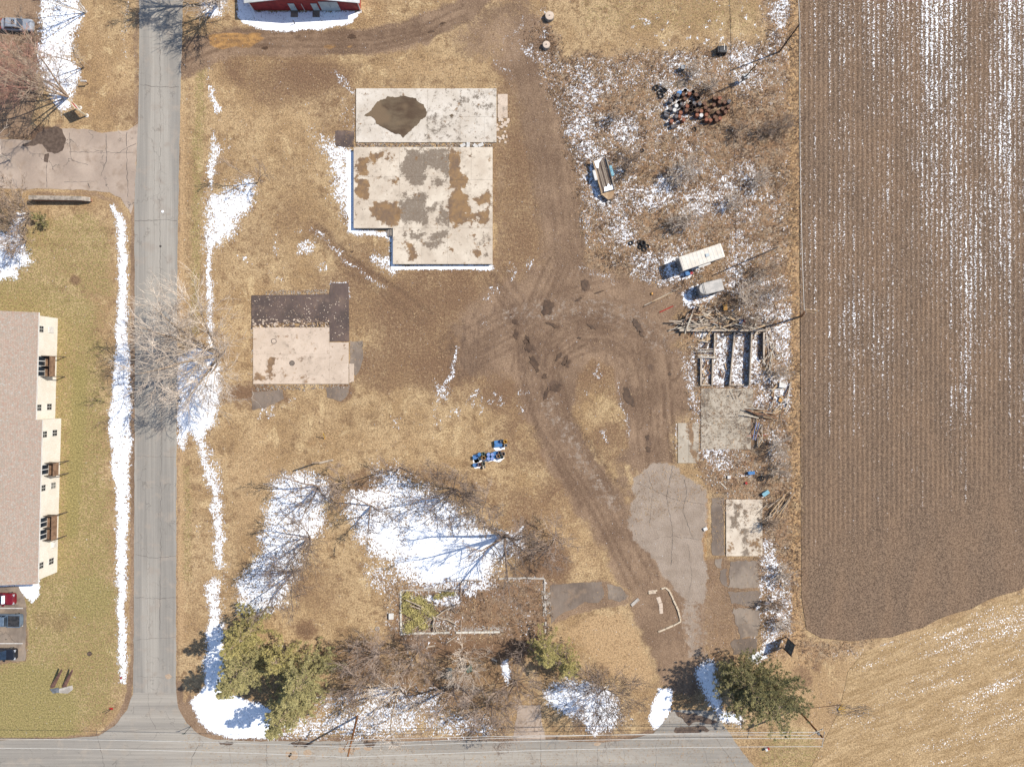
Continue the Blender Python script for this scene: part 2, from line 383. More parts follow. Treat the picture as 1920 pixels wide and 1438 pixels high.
# ditch by the road, both sides
sn([(206,384),(214,384),(229,410),(238,450),(239,600),(243,660),(247,740),(246,830),(243,900),(240,1000),(236,1100),(236,1200),(238,1262),(236,1284),(226,1280),(220,1240),(217,1100),(216,960),(213,900),(205,830),(202,780),(211,720),(215,660),(218,560),(220,480),(216,430)], .95, 6, 2)
sl([(235,-40),(237,60),(235,105)], 7, .42, 8); sl([(398,165),(405,205)], 12, .8, 8); sl([(388,120),(392,170)], 7, .45, 8)
sn([(396,245),(404,250),(411,290),(406,330),(400,355),(391,350),(390,310)], .85, 8, 3); sl([(415,270),(430,275)], 18, .3)
sn([(388,358),(410,362),(440,348),(470,330),(482,340),(478,370),(465,400),(450,425),(425,450),(400,475),(388,470),(386,420)], .88, 16, 4)
sl([(392,470),(393,520),(395,600),(397,650)], 11, .86, 8); sl([(404,300),(410,640)], 4, .1)
sn([(333,668),(365,650),(410,650),(415,700),(411,760),(402,800),(380,825),(365,830),(355,805),(340,845),(333,830)], .97, 10, 3)
sl([(370,810),(386,850),(398,890),(408,950),(409,1010),(412,1060)], 22, .74, 12, 4); sl([(398,840),(412,880),(418,940)], 6, .7)
sl([(398,1095),(402,1150),(404,1190)], 26, .82, 12); sl([(420,1060),(418,1140)], 12, .4, 12); sl([(372,985),(371,1010)], 4, .6, 5)
sl([(404,1180),(400,1260)], 34, .98, 10)
sn([(356,1312),(380,1290),(385,1240),(396,1180),(418,1190),(430,1300),(505,1325),(520,1345),(518,1384),(430,1384),(390,1372),(368,1348)], 1, 8, 2)
# behind the conifers and along the bottom street
sn([(520,1345),(560,1350),(640,1330),(700,1300),(770,1310),(800,1340),(780,1375),(700,1384),(560,1386),(510,1386)], .66, 20, 5)
sn([(700,1290),(830,1290),(850,1370),(770,1330),(730,1330)], .62, 24); sn([(780,1330),(880,1335),(925,1345),(925,1375),(840,1388),(790,1372)], .6, 20)
sn([(500,1215),(530,1210),(535,1240),(500,1245)], .7, 14); sn([(590,1300),(680,1290),(690,1320),(600,1345)], .6, 20); sd(725, 1298, 40, .7, 26, 16)
sn([(940,1240),(952,1238),(960,1262),(952,1284),(944,1270)], .97, 6, 2)
sn([(1021,1290),(1040,1280),(1100,1276),(1140,1290),(1165,1310),(1172,1345),(1150,1370),(1118,1374),(1080,1352),(1022,1322)], .93, 12, 4); sl([(1150,1330),(1172,1350)], 22, .5, 16)
sn([(1222,1320),(1235,1290),(1262,1290),(1260,1330),(1240,1362),(1225,1368),(1218,1345)], .98, 8, 2)
sn([(1304,1262),(1315,1240),(1335,1235),(1350,1280),(1350,1330),(1395,1345),(1392,1360),(1360,1356),(1322,1310)], .97, 9, 2)
# shady grove, centre left
sn([(505,900),(530,885),(580,880),(610,890),(620,930),(610,960),(622,985),(600,1000),(575,1015),(560,1070),(548,1100),(535,1130),(520,1152),(475,1158),(440,1150),(443,1100),(470,1050),(495,990),(500,950)], .80, 14, 5)
sn([(640,940),(660,920),(700,905),(712,880),(745,876),(752,890),(780,900),(840,935),(870,960),(930,990),(985,1005),(980,1030),(950,1050),(930,1080),(925,1105),(880,1118),(790,1108),(750,1095),(725,1060),(690,1030),(660,1000),(645,975)], .8, 20, 6)
sn([(760,960),(860,985),(940,1000),(950,1040),(900,1095),(820,1105),(760,1080),(745,1010)], 1, 26, 5); sn([(650,970),(740,960),(760,1010),(740,1050),(690,1010)], .98, 22, 5)
sn([(690,870),(750,870),(745,900),(690,920)], .5, 16); sn([(675,1050),(750,1060),(752,1105),(720,1120),(680,1100)], .52, 16); sl([(735,1110),(727,1150),(728,1170)], 10, .5)
sn([(755,1108),(860,1112),(865,1135),(840,1150),(800,1130),(755,1118)], .85, 9); sn([(862,1088),(925,1086),(915,1110),(880,1120),(864,1115)], .8, 10)
sn([(780,1150),(865,1150),(868,1185),(790,1186)], .5, 14); sl([(750,1187),(940,1187)], 6, .5, 5, 1); sl([(1022,1086),(1024,1180)], 7, .6, 5, 1); sl([(955,1084),(1022,1086)], 8, .45, 7)
sl([(870,1182),(950,1176)], 10, .55, 6); sl([(752,1195),(870,1195),(830,1210)], 8, .35, 9); sd(797,1208,6,.7); sl([(955,1040),(945,1055)],10,.7); sd(975,1010,12,.9,8); sd(970,1030,8,.7)
sl([(780,1210),(850,1195)], 8, .4)
# left edge
sn([(66,-60),(140,-60),(150,10),(160,25),(140,65),(135,110),(155,128),(140,170),(135,200),(118,212),(95,195),(75,140),(65,85),(78,40)], .88, 9, 3)
sn([(375,0),(418,0),(415,30),(398,34),(384,20)], .85, 8); sn([(-60,430),(20,440),(30,400),(50,400),(42,430),(58,480),(62,495),(30,505),(32,525),(-60,532)], .93, 8, 3)
sn([(-100,1088),(78,1086),(70,1120),(62,1132),(48,1115),(36,1100),(-100,1100)], .98, 7, 2)
sn([(444,28),(450,34),(480,22),(676,20),(666,34),(660,42),(640,50),(600,56),(530,60),(500,58),(470,50),(452,42)], 1, 5, 1.5)
sn([(444,-60),(480,-60),(480,40),(444,34)], 1, 6, 1.5)
# by the slabs
T.poly('snow', [(650,284),(666,284),(666,440),(738,436),(740,430),(738,500),(922,496),(922,505),(732,506),(732,442),(652,436)], 1.1, 5, 1)
sn([(600,262),(640,265),(660,290),(660,430),(735,440),(738,490),(738,500),(725,505),(700,490),(706,478),(735,470),(733,445),(700,436),(654,432),(640,400),(625,370),(620,310)], .8, 16, 4)
sn([(624,280),(655,290),(656,420),(640,390),(628,340)], .62, 12); sl([(655,432),(733,440)], 9, .98, 5, 1); sl([(738,500),(922,502)], 9, .95, 5, 1); sl([(739,435),(739,500)], 4, .9, 4, 1)
sl([(630,140),(655,170)], 14, .5); sl([(664,170),(663,262)], 5, .6, 5); sl([(575,200),(578,330)], 4, .35, 6); sl([(640,190),(645,240)], 14, .3)
sl([(585,428),(610,450),(650,490),(690,520),(720,542)], 6, .68, 6); sd(575,465,18,.52,16); sl([(515,440),(516,480)], 6, .55, 6); sl([(590,255),(640,300)],30,.35,20); sl([(700,478),(740,512)], 12, .7, 9)
sl([(648,532),(652,560)], 5, .9, 4); sl([(622,532),(650,531)], 4, .9, 4, 1); sl([(500,553),(600,553)], 3, .6, 3, 1); sl([(474,612),(474,715)], 4, .5, 4)
sl([(855,650),(848,690),(850,705),(830,720)], 7, .75, 6); sn([(812,715),(845,720),(842,752),(822,752)], .62, 9); sl([(815,755),(820,800)], 9, .42); sl([(835,780),(870,765)], 10, .3)
for x, y, r in ((855,775,7),(885,745,9),(925,745,9),(905,762,7),(935,755,6),(860,770,6),(590,455,6),(560,430,6),(480,700,5),(975,740,6),(975,765,5),(560,470,8),(515,520,8),(605,500,8),(460,490,8),
                (630,540,6),(500,775,10),(545,752,6),(655,740,4),(915,610,5),(930,545,8),(920,560,6),(960,505,8),(990,500,8),(1130,812,9),(1104,738,5),(1123,700,7),(1085,1395,0.1),(930,440,0.1),(1625,1090,6),
                (1660,1215,7),(1340,1030,4),(740,790,6),(770,1240,7),(1470,1355,4)): sd(x, y, max(r, 1), .6 if r > 1 else 0, 6)
sl([(1162,720),(1166,760),(1175,790),(1180,820)], 5, .6, 5); sl([(1100,690),(1180,760)], 3, .12)
# north of the yard
for a in (((1023,20),(1018,100),(1040,140)),): sl(a, 14, .5, 12)
sl([(930,110),(960,140)], 10, .35); sl([(980,35),(975,60),(940,80)], 5, .5, 5)
sl([(985,90),(1020,110),(1060,130),(1090,150)], 26, .52, 18, 5); sl([(1015,140),(1050,165),(1070,180)], 24, .45, 18)
sl([(1070,170),(1085,220),(1095,260)], 30, .66, 18, 5); sl([(1085,250),(1090,300),(1100,350),(1130,400)], 26, .5, 16, 5)
sn([(1120,215),(1175,205),(1200,250),(1215,290),(1190,300),(1140,260)], .8, 18, 6); sl([(1135,370),(1150,440),(1155,490)], 18, .62, 14, 5)
sl([(1130,260),(1180,300)], 20, .5); sn([(1180,360),(1230,330),(1280,330),(1265,370),(1230,400),(1180,400)], .82, 16, 6); sl([(1160,375),(1190,350)], 20, .7)
sl([(1120,285),(1130,375)], 36, .78, 14); sl([(1140,480),(1250,500)], 16, .42, 16, 6); sl([(1190,425),(1260,470)], 20, .5, 16); sl([(1085,500),(1150,520)], 14, .4, 12)
sn([(1250,480),(1285,485),(1320,500),(1290,520),(1250,530),(1246,505)], .98, 9, 2); sn([(1280,545),(1310,545),(1360,540),(1340,560),(1300,585),(1282,570)], .97, 9, 2)
sn([(1360,480),(1420,470),(1400,510),(1395,560),(1375,570),(1360,540),(1350,510)], .72, 16, 5); sn([(1430,520),(1470,510),(1480,560),(1440,590),(1425,560)], .6, 18, 5)
sl([(1400,600),(1480,590)], 30, .72, 16); sl([(1370,480),(1440,465)], 18, .6); sl([(1390,350),(1460,400),(1470,430)], 46, .5, 30, 6); sl([(1320,290),(1440,320)], 40, .45, 24, 6); sl([(1300,330),(1380,360)], 30, .4, 22)
sn([(1195,90),(1300,95),(1420,85),(1470,60),(1480,120),(1400,180),(1340,150),(1260,130),(1200,120)], .44, 24, 6); sl([(1465,-160),(1462,40)], 34, .78, 22, 6); sl([(1440,100),(1480,200)], 30, .45, 22)
sl([(1250,150),(1215,170),(1190,190)], 20, .3); sn([(1240,215),(1300,235),(1340,240),(1250,250)], .72, 12); sl([(1380,160),(1400,150)], 14, .8, 8); sl([(1355,110),(1400,70)], 8, .3)
sd(1420,180,40,.35,30); sl([(1160,130),(1185,170)],10,.3); sd(1180,160,10,.6,8); sd(1245,135,8,.6,8); sl([(1285,110),(1290,135)],9,.7,7)
# timber ruin and strip to the south
sn([(1290,618),(1430,618),(1432,725),(1312,724),(1306,700),(1312,640)], .92, 8, 3); sn([(1383,626),(1398,626),(1396,716),(1372,716)], .85, 6, 2); sn([(1405,626),(1422,626),(1420,680),(1406,690)], .85, 6, 2)
sn([(1300,690),(1313,700),(1313,790),(1308,810),(1296,760),(1285,700),(1275,660)], .72, 11, 4); sn([(1312,622),(1360,626),(1335,650),(1310,650)], .85, 9, 3)
sn([(1430,690),(1480,710),(1470,760),(1440,790),(1430,740)], .76, 12, 4); sn([(1432,790),(1470,800),(1470,880),(1445,880)], .72, 16, 5); sn([(1440,600),(1470,640),(1480,690),(1440,680)], .5, 14)
sn([(1312,845),(1400,850),(1400,870),(1318,880)], .42, 12); sn([(1385,885),(1415,880),(1410,902),(1390,898)], .85, 8); sn([(1425,1010),(1445,1005),(1470,1080),(1455,1110),(1430,1080)], .82, 12, 4)
sl([(1424,1090),(1418,1150),(1412,1210)], 9, .75, 8); sn([(1430,1000),(1440,930),(1450,1000)], .4, 12); sl([(1310,840),(1320,885)], 6, .5); sl([(1268,795),(1268,850)], 3, .8, 3, 1)
sn([(1340,912),(1440,925),(1430,935),(1360,930)], .36, 10); sl([(1450,1190),(1430,1225),(1415,1230)], 20, .93, 8, 2); sn([(1445,1120),(1480,1150),(1475,1180),(1450,1190)], .5, 16)
sl([(1565,1225),(1620,1228),(1665,1215)], 12, .42, 10); sn([(1565,1325),(1620,1320),(1625,1345),(1570,1340)], .5, 14); sl([(1345,815),(1342,830)],1,0)
sn([(720,1050),(745,1010),(760,1100),(735,1140)], .45, 14)
# thin scatter everywhere in the wild strip
T.poly('snow', [(1245,480),(1275,485),(1300,500),(1296,522),(1250,528)], 1.1, 6, 1); T.poly('snow', [(1278,548),(1312,532),(1330,556),(1300,582),(1284,574)], 1.1, 6, 1)
T.poly('snow', [(1104,308),(1120,304),(1128,360),(1136,384),(1124,388),(1108,350)], 1.1, 8, 2)
w = T.get('wild'); r_ = np.random.RandomState(5)
T.m['snow'] = np.maximum(T.get('snow'), w * np.clip(.35 + .36 * T.vn(r_, 60) + .2 * T.vn(r_, 15), 0, 1) * np.clip(1.25 - (T.X - 1480) / 30, 0, 1))
T.m['brown'] = np.clip(T.get('brown') + .25 * T.vn(r_, 90) * (T.get('brown') < .5) * (T.get('brown') > 0) + np.clip(T.vn(r_, 60), 0, 1) * .22, 0, 1)
T.m['dirt'] = np.clip(T.get('dirt') + np.clip(T.vn(r_, 50) - .3, 0, 1) * .15, 0, 1)
T.m['snow'] *= 1 - .08 * w
T.poly('snow', [(1310,250),(1340,195),(1490,170),(1490,320),(1400,330),(1330,300)], .45, 50, 14, 'mul'); T.poly('snow', [(1200,380),(1290,395),(1460,400),(1470,450),(1300,455),(1200,450)], .35, 50, 14, 'mul'); T.poly('snow', [(1090,90),(1240,110),(1240,170),(1200,200),(1130,170)], .3, 40, 10, 'mul')
T.poly('snow', [(1100,400),(1150,400),(1150,500),(1100,500)], .35, 30, 8, 'mul'); T.poly('snow', [(1484,-160),(1500,-160),(1500,1200),(1484,1200)], .9, 10, 3, 'mul')
T.poly('snow', [(1300,850),(1420,900),(1430,935),(1330,925)], .35, 30, 8, 'mul')
for q in ([(1245,480),(1275,485),(1300,500),(1296,522),(1250,528)], [(1278,548),(1312,532),(1330,556),(1300,582),(1284,574)]): T.poly('snow', q, 1.1, 6, 1)
T.poly('snow', [(1496,-160),(2080,-160),(2080,1600),(1496,1190)], 1, 6, 2, 'mul') if False else None

# ------------------------------------------------------------------ ground material
def ground_material():
    g = G('dry grass, dirt and snow')
    A = {k: g.attr(k) for k in ('snow','dirt','green','brown','wild','straw','dark','pale','orange','rut')}
    nf = g.noise(4.2, 4, 0.75)                 # blade-scale speckle
    nm = g.noise(0.9, 4, 0.65)
    nl = g.noise(0.13, 3, 0.55)
    ns = g.noise(5.5, 3, 0.7, stretch=(1, .55, 1))
    col = g.mix(g.step(nl, .38, .62), S(207,177,135), S(182,150,110))
    col = g.mix(g.step(nm, .45, .66), col, S(173,143,107)); col = g.mix(g.step(g.noise(.45, 5, .7), .52, .66), col, S(158,128,95)); col = g.mix(g.step(g.noise(.3, 5, .7, dist=.6), .55, .68), col, S(220,191,146))
    nm2 = g.noise(2.2, 5, .8)
    def blend(a, c1, c2, col, k=1.0, lo=.42, hi=.58, nn=None):
        v = g.math('ADD', a, g.math('MULTIPLY', g.math('SUBTRACT', nn or nm2, .5), k*1.4))
        return g.mix(g.step(v, lo, hi), col, g.mix(nf, c1, c2))
    col = blend(A['straw'], S(220,186,142), S(188,154,114), col, 1.0, .3, .8)
    col = blend(A['green'], S(148,138,86), S(182,162,108), col, 1.3, .3, .8)
    col = blend(A['brown'], S(156,124,96), S(122,94,72), col, 1.1, .2, .95)
    wc = g.mix(g.step(nm, .4, .6), g.mix(nf, S(190,152,114), S(146,114,90)), g.mix(nf, S(120,100,84), S(214,190,160)))
    col = g.mix(g.math('MULTIPLY', A['wild'], .9), col, wc)
    col = g.mix(g.math('MULTIPLY', g.math('MULTIPLY', A['wild'], A['straw']), g.step(nm2, .35, .6, .5, 1)), col, g.mix(nf, S(186,140,94), S(232,196,146)))
    dc = g.mix(g.step(g.noise(.16, 4, .55), .3, .7), S(172,143,116), S(136,110,88))
    dc = g.mix(g.step(g.noise(1.6, 5, .7, stretch=(1,.45,1)), .5, .72), dc, S(130,104,84)); dc = g.mix(g.step(nf, .5, .85), dc, S(184,158,132))
    v = g.math('ADD', A['dirt'], g.math('MULTIPLY', g.math('SUBTRACT', g.noise(1.3, 5, .75), .5), 1.1))
    col = g.mix(g.step(v, .18, .72), col, dc)
    v = g.math('ADD', A['pale'], g.math('MULTIPLY', g.math('SUBTRACT', g.noise(1.2, 6, .8), .5), 1.6))
    col = g.mix(g.step(v, .3, .62), col, g.mix(g.step(g.noise(.5, 4, .7), .35, .65), S(194,176,158), S(176,158,141)))
    v = g.math('ADD', A['orange'], g.math('MULTIPLY', g.math('SUBTRACT', nm, .5), .6))
    col = g.mix(g.step(v, .3, .8), col, g.mix(nm, S(222,172,102), S(186,138,90)))
    v = g.math('ADD', A['dark'], g.math('MULTIPLY', g.math('SUBTRACT', g.noise(.8, 6, .75, stretch=(1.4,.8,1)), .5), 1.8))
    dk = g.step(v, .2, .95)
    col = g.mix(g.math('MULTIPLY', dk, .9), col, S(104,80,62))
    col = g.mix(g.math('MULTIPLY', A['rut'], g.step(nm, .3, .6, .35, .95), True), col, S(112,88,70))
    c0 = col; col = g.mix(1.0, col, g.mix(g.step(nf, .3, .72), (.55,.53,.51,1), (1.34,1.34,1.34,1)), 'MULTIPLY')
    col = g.mix(g.math('MULTIPLY', A['dirt'], .6), col, c0)
    pf = g.step(g.math('ADD', A['pale'], g.math('MULTIPLY', g.math('SUBTRACT', g.noise(1.2, 6, .8), .5), 1.6)), .3, .62); col = g.mix(pf, col, g.mix(g.step(g.noise(.5, 4, .7), .35, .65), g.mix(nf, S(172,154,137), S(188,169,151)), g.mix(nf, S(156,138,121), S(174,155,137))))
    sv = g.math('ADD', A['snow'], g.math('MULTIPLY', g.math('SUBTRACT', ns, .5), 2.2))
    sv = g.math('ADD', sv, g.math('MULTIPLY', g.math('SUBTRACT', g.noise(1.5, 5, .75, dist=.4), .5), 1.7))
    sf = g.step(sv, .46, .66)
    col = g.mix(sf, col, g.mix(g.step(sv, .5, 1.05), (.56,.56,.58,1), (.86,.87,.89,1)))
    h = g.math('ADD', g.math('MULTIPLY', nf, g.math('SUBTRACT', 1.0, g.math('MULTIPLY', sf, .8))), g.math('MULTIPLY', sf, .7))
    g.bump(h, .7, .14)
    rough = g.math('SUBTRACT', .95, g.math('MULTIPLY', dk, .35))
    return g.out(col, rough, 0, .25)
M_ground = ground_material()

# ------------------------------------------------------------------ ground sheet
def make_ground():
    ny, nx = T.X.shape
    x = (T.X - 960) / PX; y = (719 - T.Y) / PX
    r = np.random.RandomState(2)
    z = T.vn(r, 60) * .006 + T.vn(r, 12) * .006
    z = z + np.clip(T.get('snow') - .5, 0, 1) * .05 + T.get('wild') * .02 * T.vn(r, 9) - T.get('rut') * .06
    V = np.stack([x, y, z], -1).reshape(-1, 3)
    idx = np.arange(ny * nx).reshape(ny, nx)
    F = np.stack([idx[1:, :-1], idx[1:, 1:], idx[:-1, 1:], idx[:-1, :-1]], -1).reshape(-1, 4)
    # apron out to the horizon
    x0, x1, y0, y1 = x.min(), x.max(), y.min(), y.max(); B = 2500
    n0 = len(V)
    V = np.vstack([V, [[-B,-B,0],[B,-B,0],[B,B,0],[-B,B,0],[x0,y0,0],[x1,y0,0],[x1,y1,0],[x0,y1,0]]])
    F = np.vstack([F, [[n0,n0+1,n0+5,n0+4],[n0+1,n0+2,n0+6,n0+5],[n0+2,n0+3,n0+7,n0+6],[n0+3,n0,n0+4,n0+7]]])
    me = np_mesh('ground', V, F, M_ground)
    for k in ('snow','dirt','green','brown','wild','straw','dark','pale','orange','rut'):
        a = T.get(k).ravel(); set_attr(me, k, np.concatenate([a, np.full(8, .3 if k in ('brown','straw') else 0)]))
    me.polygons.foreach_set('use_smooth', [True] * len(me.polygons))
    tag(link('ground', me), kind='structure')
make_ground()

# ------------------------------------------------------------------ ploughed field and hay field
def field_material():
    g = G('ploughed soil with snow in the furrows')
    den = g.attr('snow_cover'); head = g.attr('headland'); u = g.attr('row'); hu = g.attr('head_row')
    sep = g.t.nodes.new('ShaderNodeSeparateXYZ'); g.t.links.new(g.co, sep.inputs[0])
    def rows(coord, per):
        ph = g.math('MULTIPLY', coord, 2 * math.pi / per)
        wv = g.math('ADD', g.math('MULTIPLY', g.math('SINE', ph), .5), .5)
        rid = g.math('FLOOR', g.math('ADD', g.math('DIVIDE', coord, per), .25))
        wn_ = g.t.nodes.new('ShaderNodeTexWhiteNoise'); wn_.noise_dimensions = '1D'; g.put(wn_.inputs['W'], rid)
        return wv, wn_.outputs[0]
    wv, rnd = rows(u, .76); hv, hr = rows(hu, .95)
    streak = g.noise(1.6, 4, .7, stretch=(1, .12, 1)); spk = g.noise(5.0, 3, .75)
    wide = g.noise(.16, 2, .5, stretch=(1, .12, 1))
    soil = g.mix(g.step(spk, .32, .68), S(88,71,58), S(160,134,110))
    soil = g.mix(g.step(g.noise(.25, 3, .6, stretch=(1, .3, 1)), .4, .62), soil, g.mix(g.step(spk, .32, .68), S(104,83,66), S(166,138,112)))
    soil = g.mix(g.math('MULTIPLY', wv, .12), soil, S(116,94,78))
    v = g.math('MULTIPLY', g.math('SUBTRACT', wv, .5), .26)
    v = g.math('ADD', v, g.math('MULTIPLY', g.math('SUBTRACT', rnd, .5), .16))
    v = g.math('ADD', v, g.math('MULTIPLY', g.math('SUBTRACT', streak, .5), .85))
    v = g.math('ADD', v, g.math('MULTIPLY', g.math('SUBTRACT', wide, .5), .9))
    v = g.math('ADD', v, g.math('MULTIPLY', g.math('SUBTRACT', spk, .5), 2.7))
    hvv = g.math('ADD', g.math('MULTIPLY', g.math('SUBTRACT', hv, .5), .22), g.math('MULTIPLY', g.math('SUBTRACT', spk, .5), 2.1))
    v = g.math('ADD', g.math('MULTIPLY', v, g.math('SUBTRACT', 1.0, head)), g.math('MULTIPLY', hvv, head))
    sf = g.step(g.math('ADD', v, den), .5, .64)
    col = g.mix(sf, soil, (.85,.86,.88,1))
    g.bump(g.math('ADD', spk, g.math('MULTIPLY', sf, .3)), .5, .10)
    return g.out(col, .95, 0, .2)
def grid_sheet(name, pts, st, z, mat, attrs, zf=None, stx=None, label=None):
    # regular grid clipped to a polygon by pulling border cells away (cells whose centre is outside are dropped)
    P = np.array(pts); sx = stx or st
    xs = np.arange(P[:,0].min(), P[:,0].max() + sx, sx); ys = np.arange(P[:,1].min(), P[:,1].max() + st, st)
    X, Y = np.meshgrid(xs, ys)
    def inside(X, Y):
        ins = np.zeros(X.shape, bool); n = len(P)
        for i in range(n):
            x0, y0 = P[i]; x1, y1 = P[(i+1) % n]
            if y0 != y1: ins ^= ((y0 > Y) != (y1 > Y)) & (X < (x1-x0)*(Y-y0)/(y1-y0) + x0)
        return ins
    ic = inside(X, Y); keep = ic[:-1,:-1] | ic[1:,:-1] | ic[:-1,1:] | ic[1:,1:]
    out = ~ic; qx, qy = X[out], Y[out]; best = np.full(qx.shape, 1e18); bx, by = qx.copy(), qy.copy(); n = len(P)
    for i in range(n):
        x0, y0 = P[i]; x1, y1 = P[(i+1) % n]; dx, dy = x1-x0, y1-y0
        tt = np.clip(((qx-x0)*dx + (qy-y0)*dy) / (dx*dx+dy*dy+1e-9), 0, 1); ex, ey = x0+tt*dx, y0+tt*dy
        d2 = (ex-qx)**2 + (ey-qy)**2; mm = d2 < best; best[mm] = d2[mm]; bx[mm] = ex[mm]; by[mm] = ey[mm]
    X[out] = bx; Y[out] = by
    idx = np.arange(X.size).reshape(X.shape)
    F = np.stack([idx[1:, :-1], idx[1:, 1:], idx[:-1, 1:], idx[:-1, :-1]], -1)[keep]
    used = np.unique(F); mp = np.full(X.size, -1); mp[used] = np.arange(len(used)); F = mp[F]
    Xf, Yf = X.ravel()[used], Y.ravel()[used]
    Z = np.full(Xf.shape, z) + (zf(Xf, Yf) if zf else 0)
    me = np_mesh(name, np.stack([(Xf-960)/PX, (719-Yf)/PX, Z], -1), F, mat)
    for k, fn in attrs.items(): set_attr(me, k, fn(Xf, Yf))
    me.polygons.foreach_set('use_smooth', [True] * len(me.polygons))
    return link(name, me)
def diag(x, y):                      # distance along the normal of the diagonal edge, px
    return (y - 1215) * math.cos(R(20.5)) + (x - 1600) * math.sin(R(20.5))
def fdens(x, y):
    d = .08 + .04 * np.clip((x - 1520) / 300, 0, 1) * np.clip((900 - y) / 500, 0, 1) + .05*np.clip((x-1700)/150,0,1)*(y<820) - .08 * np.exp(-((x-1590)/60)**2) * (y > 120) * (y < 560)
    d = d + .08 * np.clip(1 - y / 900, 0, 1) + .10 * np.exp(-((x-1775)/26)**2) * (y < 800) + .12*np.exp(-((x-1530)/9)**2) * (y < 90) + .15 * np.exp(-((x-1555)/16)**2) * np.exp(-((y-780)/170)**2)
    d = np.where(y > 820, -.10 + 0*d, d) ; d = np.where(y <= 820, d - .12 * np.clip((y-480)/340, 0, 1), d)
    d = d + .20 * np.exp(-((x-1537)/10)**2) * np.exp(-((y-1045)/28)**2) + .12 * np.exp(-((x-1900)/60)**2) * np.exp(-((y-1020)/70)**2)
    return d + .06 * np.clip((x - 1860) / 60, 0, 1) * ((y > 700) & (y < 1100))
fp = [(1497,-150),(2070,-150),(2070,1045)] + [(x, 1208 - (x-1640)*.385 + 3*math.sin(x*.07)) for x in range(2060, 1650, -30)] + [(1640,1196),(1600,1202),(1540,1196),(1512,1180),(1503,1120)]
furrow = lambda x, y: .035 * np.sin((x - 960) / PX * 2 * math.pi / .76) * np.clip(-(diag(x, y) + 150) / 80, 0, 1) + .015 * np.sin(y * 1.7 + x)
tag(grid_sheet('ploughed_field', fp, 5, .075, field_material(),
    {'row': lambda x, y: (x-960)/PX, 'head_row': lambda x, y: diag(x, y)/PX, 'snow_cover': fdens,
     'headland': lambda x, y: np.clip((diag(x, y) + 190) / 60, 0, 1)}, furrow, stx=1.52), kind='structure')

def hay_material():
    g = G('mown hay stubble with snow crumbs')
    hu = g.attr('head_row'); den = g.attr('snow_cover')
    nf = g.noise(4.6, 4, .75); nm = g.noise(1.2, 4, .65); st = g.noise(1.0, 5, .75, stretch=(.2, 1, 1, R(-21.5)))
    st2 = g.noise(.55, 3, .6, stretch=(.16, 1, 1, R(-21.5)))
    col = g.mix(g.step(st, .38, .62), S(204,174,132), S(176,146,106)); col = g.mix(g.step(nm, .5, .7), col, S(178,148,110))
    col = g.mix(1.0, col, g.mix(g.step(nf, .3, .72), (.55,.53,.51,1), (1.34,1.34,1.34,1)), 'MULTIPLY')
    v = g.math('ADD', g.math('MULTIPLY', g.math('SUBTRACT', st2, .5), 1.5), g.math('MULTIPLY', g.math('SUBTRACT', g.noise(4.0, 3, .75), .5), 3.0))
    sf = g.step(g.math('ADD', v, den), .5, .64)
    g.bump(nf, .5, .08)
    return g.out(g.mix(sf, col, (.85,.86,.88,1)), .95, 0, .2)
hp = [(1620,1222),(1700,1196),(1800,1158),(1890,1122),(2070,1052),(2070,1590),(1480,1590),(1500,1480),(1540,1400),(1575,1330),(1590,1260)]
tag(grid_sheet('hay_field', hp, 10, .036, hay_material(),
    {'head_row': lambda x, y: diag(x, y)/PX,
     'snow_cover': lambda x, y: -.06 + .15 * np.clip((x-1580)/200, 0, 1) + .16*np.exp(-((diag(x,y)-60)/30)**2) * np.clip((x-1640)/200,0,1) - .1*np.clip((y-1380)/60, 0, 1)},
    lambda x, y: .008*np.sin(diag(x, y)*.35)), kind='structure')

# ------------------------------------------------------------------ sheets: roads, drives, pads
def resample(pts, step, jit, rnd, closed=True):
    out = []; n = len(pts)
    for i in range(n if closed else n - 1):
        x0, y0 = pts[i]; x1, y1 = pts[(i+1) % n]; L = math.hypot(x1-x0, y1-y0); k = max(1, int(L/step))
        for j in range(k):
            t = j / k; out.append((x0 + (x1-x0)*t + rnd.uniform(-jit, jit), y0 + (y1-y0)*t + rnd.uniform(-jit, jit)))
    if not closed: out.append(pts[-1])
    return out
def sheet(name, pts, z, mat, jit=1.0, step=9, seed=1, thick=.06, parent=None, kind='structure'):
    q = resample(pts, step, jit, random.Random(seed))
    bm = bmesh.new(); vs = [bm.verts.new((*W(*p), z)) for p in q]
    f = bm.faces.new(vs); f.normal_update()
    if f.normal.z < 0: f.normal_flip()
    r = bmesh.ops.extrude_face_region(bm, geom=[f]); nv = [e for e in r['geom'] if isinstance(e, bmesh.types.BMVert)]
    # extruded copy is the top; push the original down for the edge
    for v in vs: v.co.z = z - thick
    top = [e for e in r['geom'] if isinstance(e, bmesh.types.BMFace)]
    bmesh.ops.triangulate(bm, faces=top)
    bmesh.ops.recalc_face_normals(bm, faces=bm.faces)
    me = bpy.data.meshes.new(name); bm.to_mesh(me); bm.free(); me.materials.append(mat)
    o = link(name, me, parent)
    if kind: o['kind'] = kind
    return o
